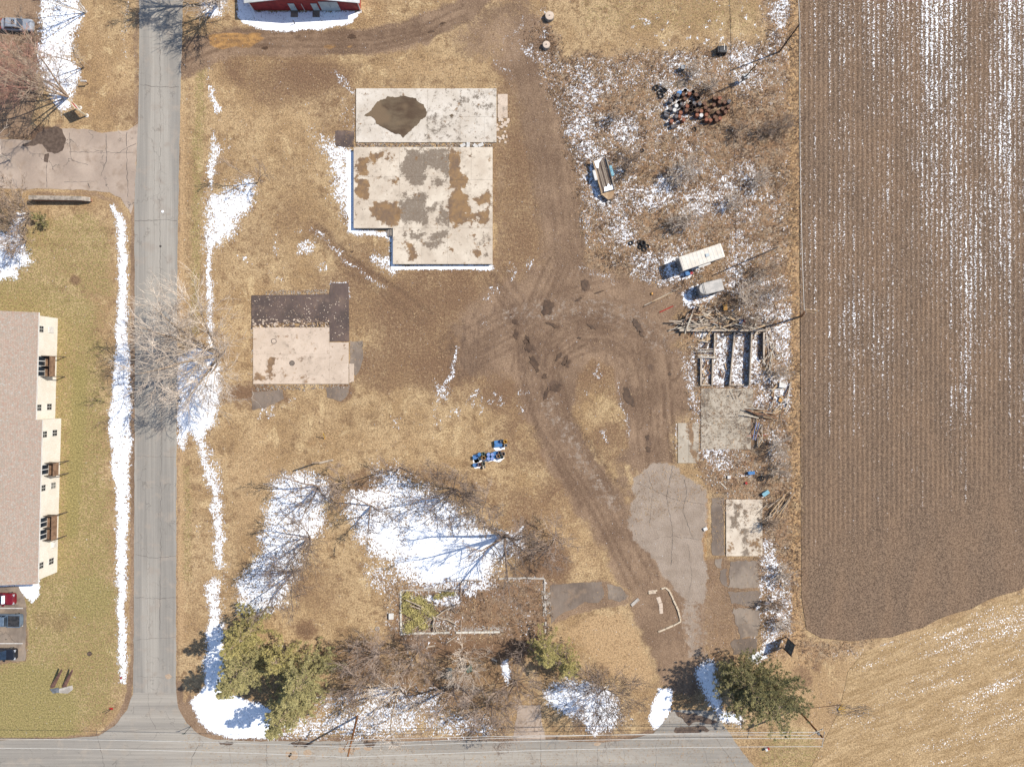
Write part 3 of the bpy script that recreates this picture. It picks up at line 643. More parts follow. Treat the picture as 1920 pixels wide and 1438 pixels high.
def asphalt(name, c1, c2, c3, stretch, crack=.5):
    g = G(name)
    n1 = g.noise(.35, 3, .55, stretch=stretch); n2 = g.noise(2.0, 4, .7); n3 = g.noise(9, 2, .7); n4 = g.noise(.5, 3, .6)
    col = g.mix(g.step(n1, .38, .6), tuple(x*1.03 for x in c1[:3])+(1,), tuple(x*.93 for x in c2[:3])+(1,)); col = g.mix(g.step(n4, .5, .7), col, c3)
    fine = g.noise(1.4, 4, .7, stretch=tuple(x * (3 if x > .5 else 1) for x in stretch))
    col = g.mix(1.0, col, g.mix(g.step(fine, .3, .7), (.90,.90,.90,1), (1.09,1.09,1.09,1)), 'MULTIPLY')
    vo = g.t.nodes.new('ShaderNodeTexVoronoi'); vo.feature = 'DISTANCE_TO_EDGE'; vo.inputs['Scale'].default_value = .16
    mp = g.t.nodes.new('ShaderNodeVectorMath'); mp.operation = 'ADD'
    nn = g.t.nodes.new('ShaderNodeTexNoise'); nn.inputs['Scale'].default_value = .8; nn.inputs['Detail'].default_value = 4; g.t.links.new(g.co, nn.inputs[0])
    sc = g.t.nodes.new('ShaderNodeVectorMath'); sc.operation = 'SCALE'; sc.inputs['Scale'].default_value = 3.0; g.t.links.new(nn.outputs[1], sc.inputs[0])
    g.t.links.new(g.co, mp.inputs[0]); g.t.links.new(sc.outputs[0], mp.inputs[1]); g.t.links.new(mp.outputs[0], vo.inputs['Vector'])
    cr = g.step(vo.outputs['Distance'], .003, .014, crack, 0)
    cr = g.math('MULTIPLY', cr, g.step(g.noise(.3, 2), .45, .6))
    col = g.mix(cr, col, S(96,88,80))
    col = g.mix(1.0, col, g.mix(n3, (.86,.86,.86,1), (1.14,1.14,1.14,1)), 'MULTIPLY')
    g.bump(n3, .2, .02)
    return g.out(col, .88, 0, .3)
M_road = asphalt('worn grey asphalt', S(178,170,158), S(164,157,147), S(172,161,148), (1, .05, 1), .35)
M_street = asphalt('worn grey street asphalt', S(182,173,160), S(168,160,149), S(174,163,149), (.05, 1, 1), .4)
M_pad = asphalt('weathered tan asphalt', S(194,174,156), S(182,162,145), S(172,151,132), (.5, .5, 1), .7)
M_oldpad = asphalt('broken dark asphalt', S(158,142,126), S(140,124,110), S(170,150,130), (.6, .5, 1), .9)
M_darkpad = asphalt('dark tarred floor', S(112,94,86), S(98,84,78), S(128,108,96), (.6, .5, 1), .3)
M_darkpad2 = asphalt('dark wet asphalt', S(142,126,112), S(126,110,97), S(152,130,110), (.6, .5, 1), .5)

road = sheet('road', [(262,-155),(344,-155),(342,60),(339,150),(336,300),(333,480),(331,800),(330,1300),(250,1300),(252,960),(253,620),(252,380),(259,230),(261,100)], .032, M_road, .7, 10, 1)
street = sheet('street', [(250,1298),(330,1298),(335,1328),(350,1355),(374,1377),(400,1385),(480,1389),(760,1389),(962,1388),(1040,1386),(1085,1390),(1130,1391),(1180,1386),(1225,1374),(1246,1352),(1262,1330),(1335,1332),(1350,1350),(1366,1372),(1400,1420),(1470,1500),(1560,1590),(-155,1590),(-155,1389),(0,1387),(100,1385),(185,1379),(215,1360),(238,1330)], .038, M_street, .8, 9, 2)
side = sheet('side_drive', [(-155,262),(60,262),(118,240),(165,244),(200,250),(240,244),(259,232),(252,380),(246,402),(226,372),(205,362),(160,357),(60,354),(-155,356)], .026, M_pad, 1.4, 8, 3)
sheet('parking_lot', [(-155,1100),(34,1100),(46,1118),(50,1150),(48,1238),(-155,1240)], .026, M_oldpad, 1.2, 8, 4)
sheet('bottom_driveway', [(972,1320),(1012,1322),(1018,1360),(1024,1392),(962,1392),(966,1360)], .026, M_pad, 1.2, 8, 5)
sheet('broken_asphalt_pad', [(1031,1096),(1080,1092),(1128,1090),(1133,1118),(1120,1130),(1098,1128),(1078,1140),(1050,1152),(1034,1168),(1030,1130)], .030, M_darkpad2, 1.5, 7, 6)
sheet('asphalt_remnant', [(1138,1096),(1165,1100),(1178,1118),(1160,1130),(1142,1122)], .028, M_oldpad, 2, 6, 7)
sheet('dark_pad', [(1334,933),(1357,933),(1358,1040),(1335,1041)], .030, M_darkpad2, 1.4, 7, 8)
for i, (q, m) in enumerate((([(1368,1052),(1385,1050),(1424,1052),(1425,1100),(1402,1104),(1366,1100)], 1), ([(1366,1108),(1400,1110),(1424,1108),(1425,1135),(1396,1136),(1370,1130)], 0), ([(1374,1140),(1424,1142),(1422,1190),(1390,1196),(1380,1170)], 1), ([(1370,1200),(1420,1196),(1416,1226),(1376,1228)], 0), ([(1340,1046),(1356,1046),(1352,1064),(1340,1062)], 1), ([(1350,1068),(1362,1066),(1364,1100),(1352,1096)],0))):
    sheet('asphalt_remnant', q, .028 + .001*i, M_oldpad if m else M_darkpad2, 2.2, 6, 20+i)
M_mud = simple('wet brown mud', S(104,80,60), S(84,64,48), 1.5, .5)
rm = random.Random(17)
for i, (x, y, rx, ry, an) in enumerate(((1026,576,11,16,20),(992,652,9,8,0),(1002,682,7,16,-25),(986,640,6,5,0),(968,628,5,10,0),(966,604,8,5,10),(1042,727,13,9,-20),(1024,738,4,13,15),(1060,676,4,12,30),(1048,668,3,12,35),(1064,682,5,8,20),(1022,706,5,6,0),(1096,534,8,13,-10),(1196,612,6,18,-40),(1110,613,10,3,30),(1214,820,4,5,0),(1216,842,5,6,0),(1124,508+40,14,2,-20),(1085,562,7,3,-30),(1038,610,14,3,25),(1086,634,5,3,0),(1178,742,8,22,-25),(1256,701,3,4,0),(800+8,60,7,2,-10),(830,44,7,2,-20),(660,69,9,5,0),(497,90,7,3,0),(1124,1426-2,0.1,.1,0),(905+85,636,4,9,-40),(660,552-80,3,2,0),(1203,627,3,8,-35),(958,590,3,2,0))):
    if rx < 1: continue
    pts = []
    for k in range(16):
        a = k*6.283/16; q = rm.uniform(.55, 1.2); u, v = rx*q*math.cos(a), ry*q*math.sin(a); c_, s_ = math.cos(R(an)), math.sin(R(an)); pts.append((x+u*c_-v*s_, y+u*s_+v*c_))
    sheet('wet_mud', pts, .034, M_mud, .7, 4, 400+i, .02)
# sealed cracks and joints in the roads (thin strips lying on them)
M_crack = simple('dark crack filler', S(118,110,102), S(100,92,86), 4)
def cracks(parent, paths, w, z, seed):
    rnd = random.Random(seed); b = MB()
    for pts, ww in paths:
        q = [W(*p) for p in resample(pts, 5, 1.1, rnd, False)]
        for i in range(len(q) - 1):
            a, c = Vector(q[i]), Vector(q[i+1]); d = (c - a)
            if d.length < 1e-5: continue
            n = Vector((-d.y, d.x)).normalized() * w * ww * rnd.uniform(.4, 1)
            e = d.normalized() * .02
            b.add([(*(a-n-e), z), (*(c-n+e), z), (*(c+n+e), z), (*(a+n-e), z)], [(0,1,2,3)])
    o = b.build('crack_network', M_crack, parent); o['kind'] = 'stuff'; return o
cr = [([(300,0),(301,200),(300,420),(303,700),(302,1000),(300,1180)], .9), ([(262,160),(300,164),(336,164)], 1.2), ([(254,415),(300,412),(332,414)], 1.3), ([(252,640),(331,640)], .5),
      ([(254,1040),(290,1046),(330,1042)], .9), ([(254,1120),(300,1122),(329,1120)], 1), ([(254,1200),(300,1196),(329,1194)], .7), ([(258,1268),(328,1270)], .6), ([(255,855),(330,857)],.6), ([(262,70),(338,74)], .4), ([(275,1000),(277,1290)], .4), ([(290,300),(288,420)], .5)]
cracks(road, cr, .034, .0345, 5)
cr = [([(180,1365),(188,1400),(196,1438),(200,1500)], 1.2), ([(372,1395),(360,1420),(356,1500)], 1.5), ([(0,1404),(300,1402),(700,1404),(1300,1402)], .5), ([(0,1420),(500,1424),(900,1422)], .4),
      ([(230,1372),(280,1365),(370,1368)], .6), ([(278,1300),(280,1340),(292,1365)], .8), ([(500,1395),(502,1500)], .9), ([(560,1405),(563,1500)], .7), ([(640,1410),(645,1500)], .5), ([(1013,1375),(1014,1438),(1012,1500)], 1.1),
      ([(870,1392),(872,1500)], .7), ([(1120,1395),(1122,1500)], .8), ([(1080,1392),(1084,1480)], .8), ([(1230,1395),(1230,1500)], .8), ([(1270,1395),(1280,1340)], .7), ([(1170,1396),(1172,1500)], .6), ([(760,1392),(757,1500)], .4),
      ([(430,1392),(434,1438)], .5), ([(1310,1370),(1330,1438)], .6), ([(1340,1380),(1380,1438)], .7)]
cracks(street, cr, .032, .0405, 6)
cracks(side, [([(88,300),(88,352)], 1), ([(130,250),(133,300),(165,310)], .8), ([(200,252),(200,300),(190,330)], 1), ([(238,250),(238,300),(240,370)], 1), ([(130,285),(250,287)], .8), ([(165,345),(168,352)], 2), ([(180,340),(120,342)], .6), ([(215,290),(255,270)], .8)], .05, .0285, 7)
apron_cr = [([(1262,872),(1250,930),(1262,1000),(1258,1060)], 1.3), ([(1195,905),(1240,925),(1262,935),(1320,945)], 1), ([(1283,900),(1288,925),(1280,960),(1300,1010)], 1.4), ([(1212,880),(1225,920),(1218,980)], .9), ([(1225,1010),(1262,1005),(1320,1012)], .9), ([(1290,1020),(1298,1080),(1290,1128)], .8)]
c_ = cracks(None, apron_cr, .016, .034, 9); tag(c_, kind='stuff')
# road markings? none visible on the road; painted bay lines in the parking lot
M_white = simple('worn white paint', S(236,232,226), S(210,204,196), 3)
lot = MB()
for y in (1139, 1172, 1205):
    p, q = W(-60, y), W(43, y + 1); lot.box(p[0], q[0], q[1] - .06, q[1] + .08, .027, .031)
o = lot.build('painted_bay_lines', M_white); tag(o, kind='structure')
# pothole patches of the street
M_patch = simple('tan gravel patch', S(200,176,150), S(186,160,134), 3)
for i, (x, y, r, ry) in enumerate(((577,1411,8,7),(550,1416,9,8),(541,1413,6,5),(640,1405,6,6),(655,1406,12,4),(668,1402,8,3),(690,1402,9,4),(660,1412,4,2),(605,1416,2,3),(1120,1394,7,3),(316,1268,6,5),(780,1424,3,3))):
    sheet('gravel_patch', [(x+r*math.cos(a), y+ry*math.sin(a)) for a in np.linspace(0, 6.28, 11)[:-1]], .0425, M_patch, 1.0, 5, 60+i, .003)
M_wet = simple('wet asphalt stain', S(118,100,86), S(96,80,68), 2, .45)
for i, q in enumerate(([(62,262),(74,246),(104,238),(118,244),(124,262),(118,282),(104,290),(90,286),(78,270),(52,276),(40,272)], [(84,290),(92,288),(90,304),(83,304)], [(410,1389),(440,1391),(436,1397),(414,1396)], [(545,1391),(590,1391),(575,1399),(550,1398)], [(680,1390),(706,1390),(700,1400),(690,1399)], [(1268,1362),(1320,1360),(1330,1370),(1280,1376),(1262,1372)], [(1264,1334),(1300,1336),(1345,1352),(1335,1358),(1310,1352),(1290,1360),(1275,1345)])):
    sheet('wet_stain', q, .0425 if i > 1 else .030, M_wet, 1.6, 5, 80+i, .003)

# ------------------------------------------------------------------ concrete slabs, panel by panel, with stains
def slab_material(name, c1, c2, br=S(168,134,98), gr=S(126,112,98)):
    g = G(name)
    a = g.attr('brown_stain'); b = g.attr('grey_stain'); nm = g.noise(.9, 4, .65); nf = g.noise(5, 4, .75); nl = g.noise(.25, 3, .6)
    col = g.mix(g.step(nl, .35, .65), c1, c2); col = g.mix(g.step(nm, .52, .72), col, tuple(x*.82 for x in c2[:3]) + (1,))
    v = g.math('ADD', b, g.math('MULTIPLY', g.math('SUBTRACT', g.noise(1.1, 7, .8), .5), 3.6)); v = g.math('ADD', v, .12); s2 = g.step(v, .36, .72)
    col = g.mix(g.math('MULTIPLY', s2, .92), col, g.mix(g.step(nf, .4, .7), gr, S(150,136,120)))
    v = g.math('ADD', a, g.math('MULTIPLY', g.math('SUBTRACT', g.noise(.9, 7, .75, co=g.geo), .5), 3.4)); v = g.math('ADD', v, .12); s1 = g.step(v, .38, .66)
    col = g.mix(g.math('MULTIPLY', s1, .95), col, g.mix(g.step(g.noise(.8, 5, .7), .35, .65), br, S(124,98,76)))
    col = g.mix(g.step(nf, .66, .74), col, S(238,232,224))
    col = g.mix(1.0, col, g.mix(nf, (.84,.84,.84,1), (1.14,1.14,1.14,1)), 'MULTIPLY')
    g.bump(nf, .25, .02)
    return g.out(col, .85, 0, .3)
M_s1 = slab_material('pale weathered concrete', S(236,224,208), S(218,204,186))
M_s2 = slab_material('stained cream concrete', S(236,220,198), S(216,198,176), S(160,124,82), S(130,112,94))
M_s3 = slab_material('pinkish smooth concrete', S(230,208,186), S(216,194,172))
M_s4 = slab_material('grey mossy concrete', S(204,190,170), S(188,174,154))
M_side = simple('rough concrete edge', S(190,176,160), S(150,138,124), 1.5)
SR = Raster(440, 1460, 130, 1080, 2.5)
for q in (((672,345),(700,345),(700,390)),): pass
def st(k, pts, v=1, soft=5): SR.poly(k, pts, v, soft*3.6, 3)
Z3 = lambda pts: [(650 + a/3.887, 150 + b/3.887) for a, b in pts]
st('grey_stain', Z3([(400,600),(460,520),(560,540),(700,510),(745,560),(740,690),(680,690),(670,650),(580,650),(560,760),(470,780),(430,700),(400,690)]))
st('grey_stain', Z3([(400,900),(480,850),(570,830),(570,1050),(430,1050),(380,1000)])); st('grey_stain', Z3([(620,720),(720,730),(700,760),(650,770)])); st('grey_stain', Z3([(630,1020),(680,1010),(690,930),(735,960),(735,1060),(640,1040)]))
st('grey_stain', Z3([(470,1100),(560,1120),(550,1165),(480,1140)])); st('grey_stain', Z3([(610,1120),(720,1090),(725,1155),(620,1160)])); st('grey_stain', Z3([(560,1180),(700,1180),(660,1230),(580,1220)])); st('grey_stain', Z3([(560,920),(650,920),(640,950),(570,950)]))
st('brown_stain', Z3([(170,550),(260,525),(280,575),(180,605)])); st('brown_stain', Z3([(290,555),(345,550),(340,580),(300,580)])); st('brown_stain', Z3([(85,580),(155,570),(160,710),(85,715)])); st('brown_stain', Z3([(80,740),(160,740),(170,870),(130,870),(80,840)]))
st('brown_stain', Z3([(170,930),(220,890),(370,900),(400,980),(380,1060),(270,1060),(200,1000)])); st('brown_stain', Z3([(325,725),(375,730),(370,760),(330,760)])); st('brown_stain', Z3([(750,530),(830,550),(820,650),(880,750),(870,790),(750,790)]))
st('brown_stain', Z3([(750,840),(800,790),(880,870),(880,1000),(890,1050),(790,1060),(745,1000)])); st('brown_stain', Z3([(930,880),(1010,820),(1050,850),(1030,910),(950,920)])); st('brown_stain', Z3([(880,1010),(950,970),(1030,960),(1050,1030),(990,1050),(940,1010),(880,1050)]))
st('brown_stain', Z3([(440,1180),(495,1240),(490,1300),(450,1310)])); st('brown_stain', Z3([(905,1250),(940,1220),(970,1250),(960,1285),(920,1280)]))
for a, b, r in ((1005,1275,14),(965,1180,15),(915,1165,14),(1010,1130,16),(1030,1160,16),(770,1230,12),(905,575,12),(925,1125,12),(990,1195,12),(430,830,14),(1045,590,10),(440,1120,14)):
    st('brown_stain' if r < 14 else 'grey_stain', Z3([(a+r*math.cos(t), b+r*math.sin(t)) for t in np.linspace(0, 6.28, 9)[:-1]]), .9, 4)
st('grey_stain', Z3([(750,255),(775,250),(785,272),(750,275)])); st('grey_stain', Z3([(800,80),(1060,90),(1080,200),(900,220),(800,260),(600,250),(700,180)]), .42, 26)
st('grey_stain', Z3([(590,280),(820,285),(820,440),(520,450)]), .36, 26)
Z4 = lambda pts: [(480 + a/2.996, 480 + b/2.996) for a, b in pts]
st('brown_stain', Z4([(60,590),(110,565),(95,620),(75,680),(55,670)])); st('brown_stain', Z4([(0,650),(40,660),(40,690),(0,690)])); st('brown_stain', Z4([(250,690),(285,685),(280,705)])); st('brown_stain', Z4([(155,650),(168,655),(160,668)]))
Z5 = lambda pts: [(1240 + a/4.793, 680 + b/4.793) for a, b in pts]
for q in ([(380,550),(410,560),(400,610)], [(430,540),(480,550),(430,560)], [(650,460),(690,430),(690,480)], [(670,540),(690,540),(690,600),(670,600)], [(480,640),(540,640),(520,670)], [(600,450),(620,460),(600,470)], [(360,220),(460,230),(400,300),(410,460),(360,470)], [(760,560),(830,500),(830,620),(760,600)], [(800,640),(830,700),(740,770),(740,700)]): st('grey_stain', Z5(q), .7)
st('grey_stain', [(1313,727),(1330,727),(1325,790),(1313,790)], .5); st('grey_stain', [(1390,740),(1413,735),(1413,800),(1395,780)], .5); st('brown_stain', [(1288,795),(1300,790),(1296,840),(1311,850),(1311,867),(1300,860),(1290,830)], .9)
Z6 = lambda pts: [(1240 + a/4.793, 680 + b/4.793) for a, b in pts]
for q in ([(640,1250),(700,1240),(700,1300),(640,1300)], [(590,1230),(620,1230),(620,1270),(590,1260)], [(720,1310),(760,1320),(750,1380),(700,1370)], [(650,1330),(690,1340),(690,1430),(640,1420)]): st('grey_stain', Z6(q), .9)
for q in ([(1372,965),(1382,960),(1384,985),(1372,985)], [(1385,985),(1398,985),(1398,1000),(1386,1000)], [(1390,1005),(1402,1005),(1402,1022),(1390,1018)], [(1388,1030),(1400,1030),(1400,1042),(1388,1042)], [(1418,960),(1430,960),(1430,985),(1420,985)]): st('grey_stain', q, .9)
st('brown_stain', [(1362,1010),(1380,1020),(1375,1040),(1362,1040)], .42); st('brown_stain', [(1400,1010),(1428,1005),(1425,1040),(1405,1040)], .42)
def samp(k, x, y):
    ix = np.clip(((x - SR.xs[0]) / SR.st).astype(int), 0, len(SR.xs)-1); iy = np.clip(((y - SR.ys[0]) / SR.st).astype(int), 0, len(SR.ys)-1)
    return SR.get(k)[iy, ix]
def slab(name, label, cat, panels, h, mat, gap=.5, seed=0, core=None, step=3.0):
    xs = [p[0] for p in panels] + [p[2] for p in panels]; ys = [p[1] for p in panels] + [p[3] for p in panels]
    cx, cy = W((min(xs)+max(xs))/2, (min(ys)+max(ys))/2)
    t = empty(name, (cx, cy, 0), 0, label, cat); rnd = random.Random(seed)
    if core:
        b = MB()
        for (x0, y0, x1, y1) in core:
            p, q = W(x0, y0), W(x1, y1); b.box(p[0]-cx, q[0]-cx, q[1]-cy, p[1]-cy, -.05, h - .03)
        b.build('foundation_wall' if h > .3 else 'base_layer', M_side, t)
    for (x0, y0, x1, y1) in panels:
        g = gap*.38; X0, X1, Y0, Y1 = x0+g, x1-g, y0+g, y1-g
        nx = max(2, int((X1-X0)/step)); ny = max(2, int((Y1-Y0)/step))
        X, Y = np.meshgrid(np.linspace(X0, X1, nx+1), np.linspace(Y0, Y1, ny+1))
        dz = rnd.uniform(-.001, .001); V = np.stack([(X-960)/PX-cx, (719-Y)/PX-cy, np.full(X.shape, h+dz)], -1).reshape(-1, 3)
        idx = np.arange(X.size).reshape(X.shape)
        F = np.stack([idx[1:, :-1], idx[1:, 1:], idx[:-1, 1:], idx[:-1, :-1]], -1).reshape(-1, 4)
        ring = list(idx[0, :]) + list(idx[1:, -1]) + list(idx[-1, -2::-1]) + list(idx[-2:0:-1, 0]); n0 = len(V)
        low = V[ring].copy(); low[:, 2] = h - .06; V = np.vstack([V, low]); m = len(ring)
        F = np.vstack([F, [[ring[i], ring[(i+1)%m], n0+(i+1)%m, n0+i] for i in range(m)]])
        me = np_mesh('concrete_panel', V, F, mat); me.polygons.foreach_set('use_smooth', [False] * len(me.polygons))
        xx = np.concatenate([X.ravel(), X.ravel()[ring]]); yy = np.concatenate([Y.ravel(), Y.ravel()[ring]])
        set_attr(me, 'brown_stain', samp('brown_stain', xx, yy)); set_attr(me, 'grey_stain', samp('grey_stain', xx, yy))
        link('concrete_panel', me, t)
    return t
slab('concrete_slab', 'pale concrete slab with a large mud puddle on it', 'concrete slab',
     [(668,167,802,268),(802,167,863,219),(802,219,863,268),(863,167,931,220),(863,220,908,268),(908,220,931,268)], .16, M_s1, .35, 1, [(668,167,931,268)])
slab('stained_slab', 'raised concrete slab with brown and grey stains and a stepped lower end', 'concrete slab',
     [(665,279,750,334),(665,334,750,378),(665,378,750,430),(750,279,796,334),(750,334,796,378),(750,378,796,430),(796,279,842,334),(796,334,842,430),(842,279,884,340),(884,279,924,340),(842,340,924,430),
      (738,430,792,451),(792,430,840,451),(738,451,792,497),(792,451,840,497),(840,430,924,497)], .72, M_s2, .35, 2, [(666,280,923,430),(739,430,923,496)])
slab('garage_floor_slab', 'pinkish concrete floor slab with two round drain covers', 'concrete slab',
     [(475,614,618,664),(475,664,618,720),(618,642,654,681),(618,681,654,720)], .13, M_s3, .25, 3, [(475,614,618,720),(618,642,654,720)])
slab('shop_floor_slab', 'grey mossy concrete slab south of the collapsed timber walls', 'concrete slab',
     [(1314,728,1362,782),(1362,728,1412,782),(1314,783,1362,842),(1362,783,1408,842)], .10, M_s4, .3, 4, [(1314,728,1408,842)])
slab('entrance_slab', 'small narrow tan slab beside the grey mossy slab', 'concrete slab', [(1271,793,1291,830),(1291,793,1310,868),(1271,830,1291,868)], .08, M_s4, .4, 5, [(1271,793,1310,868)])
slab('tiled_slab', 'cream concrete slab with patches of grey tile left on it', 'concrete slab', [(1361,936,1395,990),(1395,936,1429,990),(1361,990,1395,1042),(1395,990,1429,1042)], .14, M_s2, .2, 6, [(1361,936,1429,1042)])
slab('side_walk_slab', 'narrow strip of tan paving at the east end of the puddle slab', 'concrete slab', [(933,177,952,200),(933,200,952,222)], .08, M_s3, .5, 7, [(934,178,951,222)])
rnd = random.Random(4)
t = empty('broken_paving', (*W(942,245), 0), 0, 'broken paving pieces scattered below the narrow tan strip', 'paving stones'); cx, cy = W(942, 245)
for _ in range(26):
    x, y = rnd.uniform(931,953), rnd.uniform(222,268); p = W(x, y); r = rnd.uniform(.14,.34); n = rnd.choice((4,5))
    a0 = rnd.uniform(0, 6); b = MB(); b.prism([(r*math.cos(a0+k*6.283/n)*rnd.uniform(.8,1.2), r*math.sin(a0+k*6.283/n)*rnd.uniform(.7,1.1)) for k in range(n)], -.02, .06)
    b.build('paving_piece', M_s3, t, (p[0]-cx, p[1]-cy, rnd.uniform(.01,.03)))
# concrete steps at the notch
t = empty('concrete_steps', (*W(732,436), 0), 0, 'short flight of concrete steps in the notch of the stained slab', 'steps')
for k in range(4):
    b = MB(); b.box(-.55 + k*.26, -.55 + (k+1)*.26, -.62, .5, 0, .13*(k+1)); b.build('step', M_side, t)
# puddle
M_puddle = None
def puddle_material():
    g = G('muddy puddle')
    n = g.noise(.45, 5, .65, stretch=(.5,1,1)); f = g.noise(5, 3, .7)
    col = g.mix(g.step(n, .35, .65), S(126,108,84), S(96,76,56)); col = g.mix(g.step(g.noise(.2,2), .52, .64), col, S(132,110,84))
    col = g.mix(1.0, col, g.mix(f, (.88,.88,.88,1), (1.1,1.1,1.1,1)), 'MULTIPLY')
    return g.out(col, .42, 0, .35)
M_puddle = puddle_material()
pp = Z3([(175,235),(205,190),(225,162),(285,140),(300,125),(360,130),(420,120),(505,140),(525,165),(560,185),(590,240),(575,275),(545,295),(520,325),(480,365),(440,400),(410,428),(395,402),(350,395),(290,362),(220,325),(205,290),(182,268),(150,272),(130,262),(150,250)])
sheet('mud_puddle', pp, .182, M_puddle, .8, 3, 31, .004)
sheet('mud_puddle', Z3([(748,262),(770,250),(782,268),(764,276)]), .182, M_puddle, .5, 3, 32, .004)
# thin crack joining puddle and hollow
# debris strip between the slabs
M_deb = simple('broken brick and mortar', S(172,146,122), S(140,112,90), 2, c3=S(230,222,212))
M_snowclump = simple('old snow', (.85,.86,.88,1), (.8,.81,.84,1), 2, .7)
def rubble(name, label, region, n, r0, r1, mats, seed, z=.0, cat='rubble'):
    rnd = random.Random(seed); b = [MB() for _ in mats]
    xs = [p[0] for p in region]; ys = [p[1] for p in region]
    cx, cy = W(sum(xs)/len(xs), sum(ys)/len(ys)); i = 0
    while i < n:
        x, y = rnd.uniform(min(xs), max(xs)), rnd.uniform(min(ys), max(ys)); ins = False
        for k in range(len(region)):
            (x0, y0), (x1, y1) = region[k], region[(k+1) % len(region)]
            if (y0 > y) != (y1 > y) and x < (x1-x0)*(y-y0)/(y1-y0)+x0: ins = not ins
        if not ins: continue
        i += 1; p = W(x, y); r = rnd.uniform(r0, r1); a = rnd.uniform(0, 3.14)
        M = Matrix.Translation((p[0]-cx, p[1]-cy, z + r*.2)) @ Matrix.Rotation(a, 4, 'Z') @ Matrix.Rotation(rnd.uniform(-.4,.4), 4, 'X')
        b[rnd.randrange(len(mats))].box(-r, r, -r*rnd.uniform(.4,.9), r*rnd.uniform(.4,.9), -r*.3, r*rnd.uniform(.3,.7), M)
    t = empty(name, (cx, cy, 0), 0, label, cat)
    for bb, m in zip(b, mats):
        if bb.v: o = bb.build('rubble_pieces', m, t); o['kind'] = 'stuff'
    return t
rubble('rubble_strip', 'strip of broken masonry between the puddle slab and the stained slab', [(668,269),(926,269),(926,278),(668,278)], 420, .05, .16, [M_deb, M_side, M_darkpad2], 1)
for i, (x, y) in enumerate(((868,274),(878,273),(892,275),(902,273))):
    b = MB(); p = W(x, y); M = Matrix.Rotation(.5+i, 4, 'Z'); b.box(-.4,.4,-.25,.25,.05,.3,M)
    tag(b.build('plastic_sheet', M_white, None, (*p, 0)), ('crumpled white sheet lying in the masonry strip, %s piece' % ('westernmost','second from the west','third from the west','easternmost')[i]), 'plastic sheet', 'white sheets between the slabs')
# dark garage floor
dark_floor = sheet('tarred_floor', [(472,554),(560,553),(618,552),(621,531),(654,531),(655,640),(619,640),(617,604),(560,606),(520,606),(480,610),(472,612)], .10, M_darkpad, .5, 8, 33, .14)
rubble('rubble_edge', 'crumbled tiles along the edge between dark floor and pink slab', [(472,600),(618,598),(618,613),(472,616)], 260, .05, .17, [M_s3, M_deb, M_darkpad], 2, .08)
rubble('rubble_edge', 'loose chips of masonry scattered on the dark tarred floor', [(474,556),(654,560),(654,636),(622,636),(620,604),(474,600)], 240, .03, .09, [M_s3, M_deb], 3, .10)
rubble('rubble_edge', 'rusty crumbs along the north side of the dark tarred floor', [(500,545),(615,543),(615,552),(500,553)], 200, .04, .11, [M_deb, M_side], 4, .0)
rubble('rubble_edge', 'broken masonry along the south side of the pink slab', [(474,722),(655,721),(655,727),(474,734)], 240, .04, .13, [M_deb, M_side, M_darkpad2], 6)
sheet('doorstep_pad', [(472,734),(530,731),(534,748),(520,756),(490,766),(472,768)], .028, M_darkpad2, 1.4, 6, 35)
sheet('doorstep_pad', [(612,725),(655,724),(652,742),(640,752),(614,744)], .028, M_darkpad2, 1.4, 6, 36)
sheet('doorstep_pad', [(656,640),(680,640),(680,680),(668,705),(656,690)], .028, M_oldpad, 1.4, 6, 37)
sheet('doorstep_pad', [(628,246),(664,246),(664,276),(630,276)], .028, M_darkpad, 1.4, 6, 38)
sheet('side_threshold', [(655,682),(664,682),(664,716),(655,718)], .07, M_s3, .4, 6, 39)
M_iron = simple('dark cast iron', S(92,84,78), S(66,60,56), 4, .6)
M_ring = simple('grey iron ring', S(150,136,122), S(120,108,98), 4, .6)
for x, y, lab in ((514,640,'round iron drain cover in the west part of the pink slab'), (548,681,'round iron drain cover near the middle of the pink slab')):
    t = empty('drain_cover', (*W(x, y), .135), 0, lab, 'drain cover')
    MB().cyl(0, 0, [(.42,0),(.42,.015),(.34,.016),(.34,.004)], 18, False).build('rim', M_iron, t); MB().cyl(0, 0, [(.33,0),(.33,.008),(.05,.012)], 16).build('lid', M_s3 if x < 530 else M_ring, t)

# ------------------------------------------------------------------ common materials for built things
M_bark = simple('grey brown bark', S(176,156,134,.8), S(132,112,94,.8), 3, .9, c3=S(206,190,168))
M_pale = simple('pale tan twig bark', S(224,208,190,.85), S(190,172,154,.85), 2, .9)
M_twig = simple('brown twig bark', S(188,166,144,.85), S(152,130,112,.85), 2, .9)
M_red = simple('reddish willow bark', S(206,160,142,.8), S(170,128,112,.8), 2, .9)
M_birch = simple('white birch bark', S(240,230,216), S(196,180,162), 2, .8)
M_dead = simple('bleached dead wood', S(214,196,174), S(168,150,132), 2, .9)
M_wood = simple('weathered grey board', S(186,170,152), S(140,124,108), 1.2, .9, stretch=(1,.2,1))
M_wood2 = simple('tan board', S(214,184,146), S(178,146,112), 1.2, .9)
M_wood3 = simple('brown stained board', S(150,112,84), S(112,84,64), 1.2, .85)
M_wood4 = simple('dark wet board', S(110,92,80), S(80,66,58), 1.2, .85)
M_pole = simple('brown treated pole', S(176,122,78), S(132,90,58), 1.0, .9)
M_arm = simple('bleached crossarm wood', S(220,208,188), S(180,166,148), 1.0, .8)
M_metal = simple('galvanised metal', S(186,186,184), S(150,150,150), 2, .45, .6)
M_wire = simple('aluminium wire', S(240,234,224), S(226,220,210), 2, .6, 0)
M_darkm = simple('dark painted steel', S(74,72,72), S(48,48,50), 2, .55)
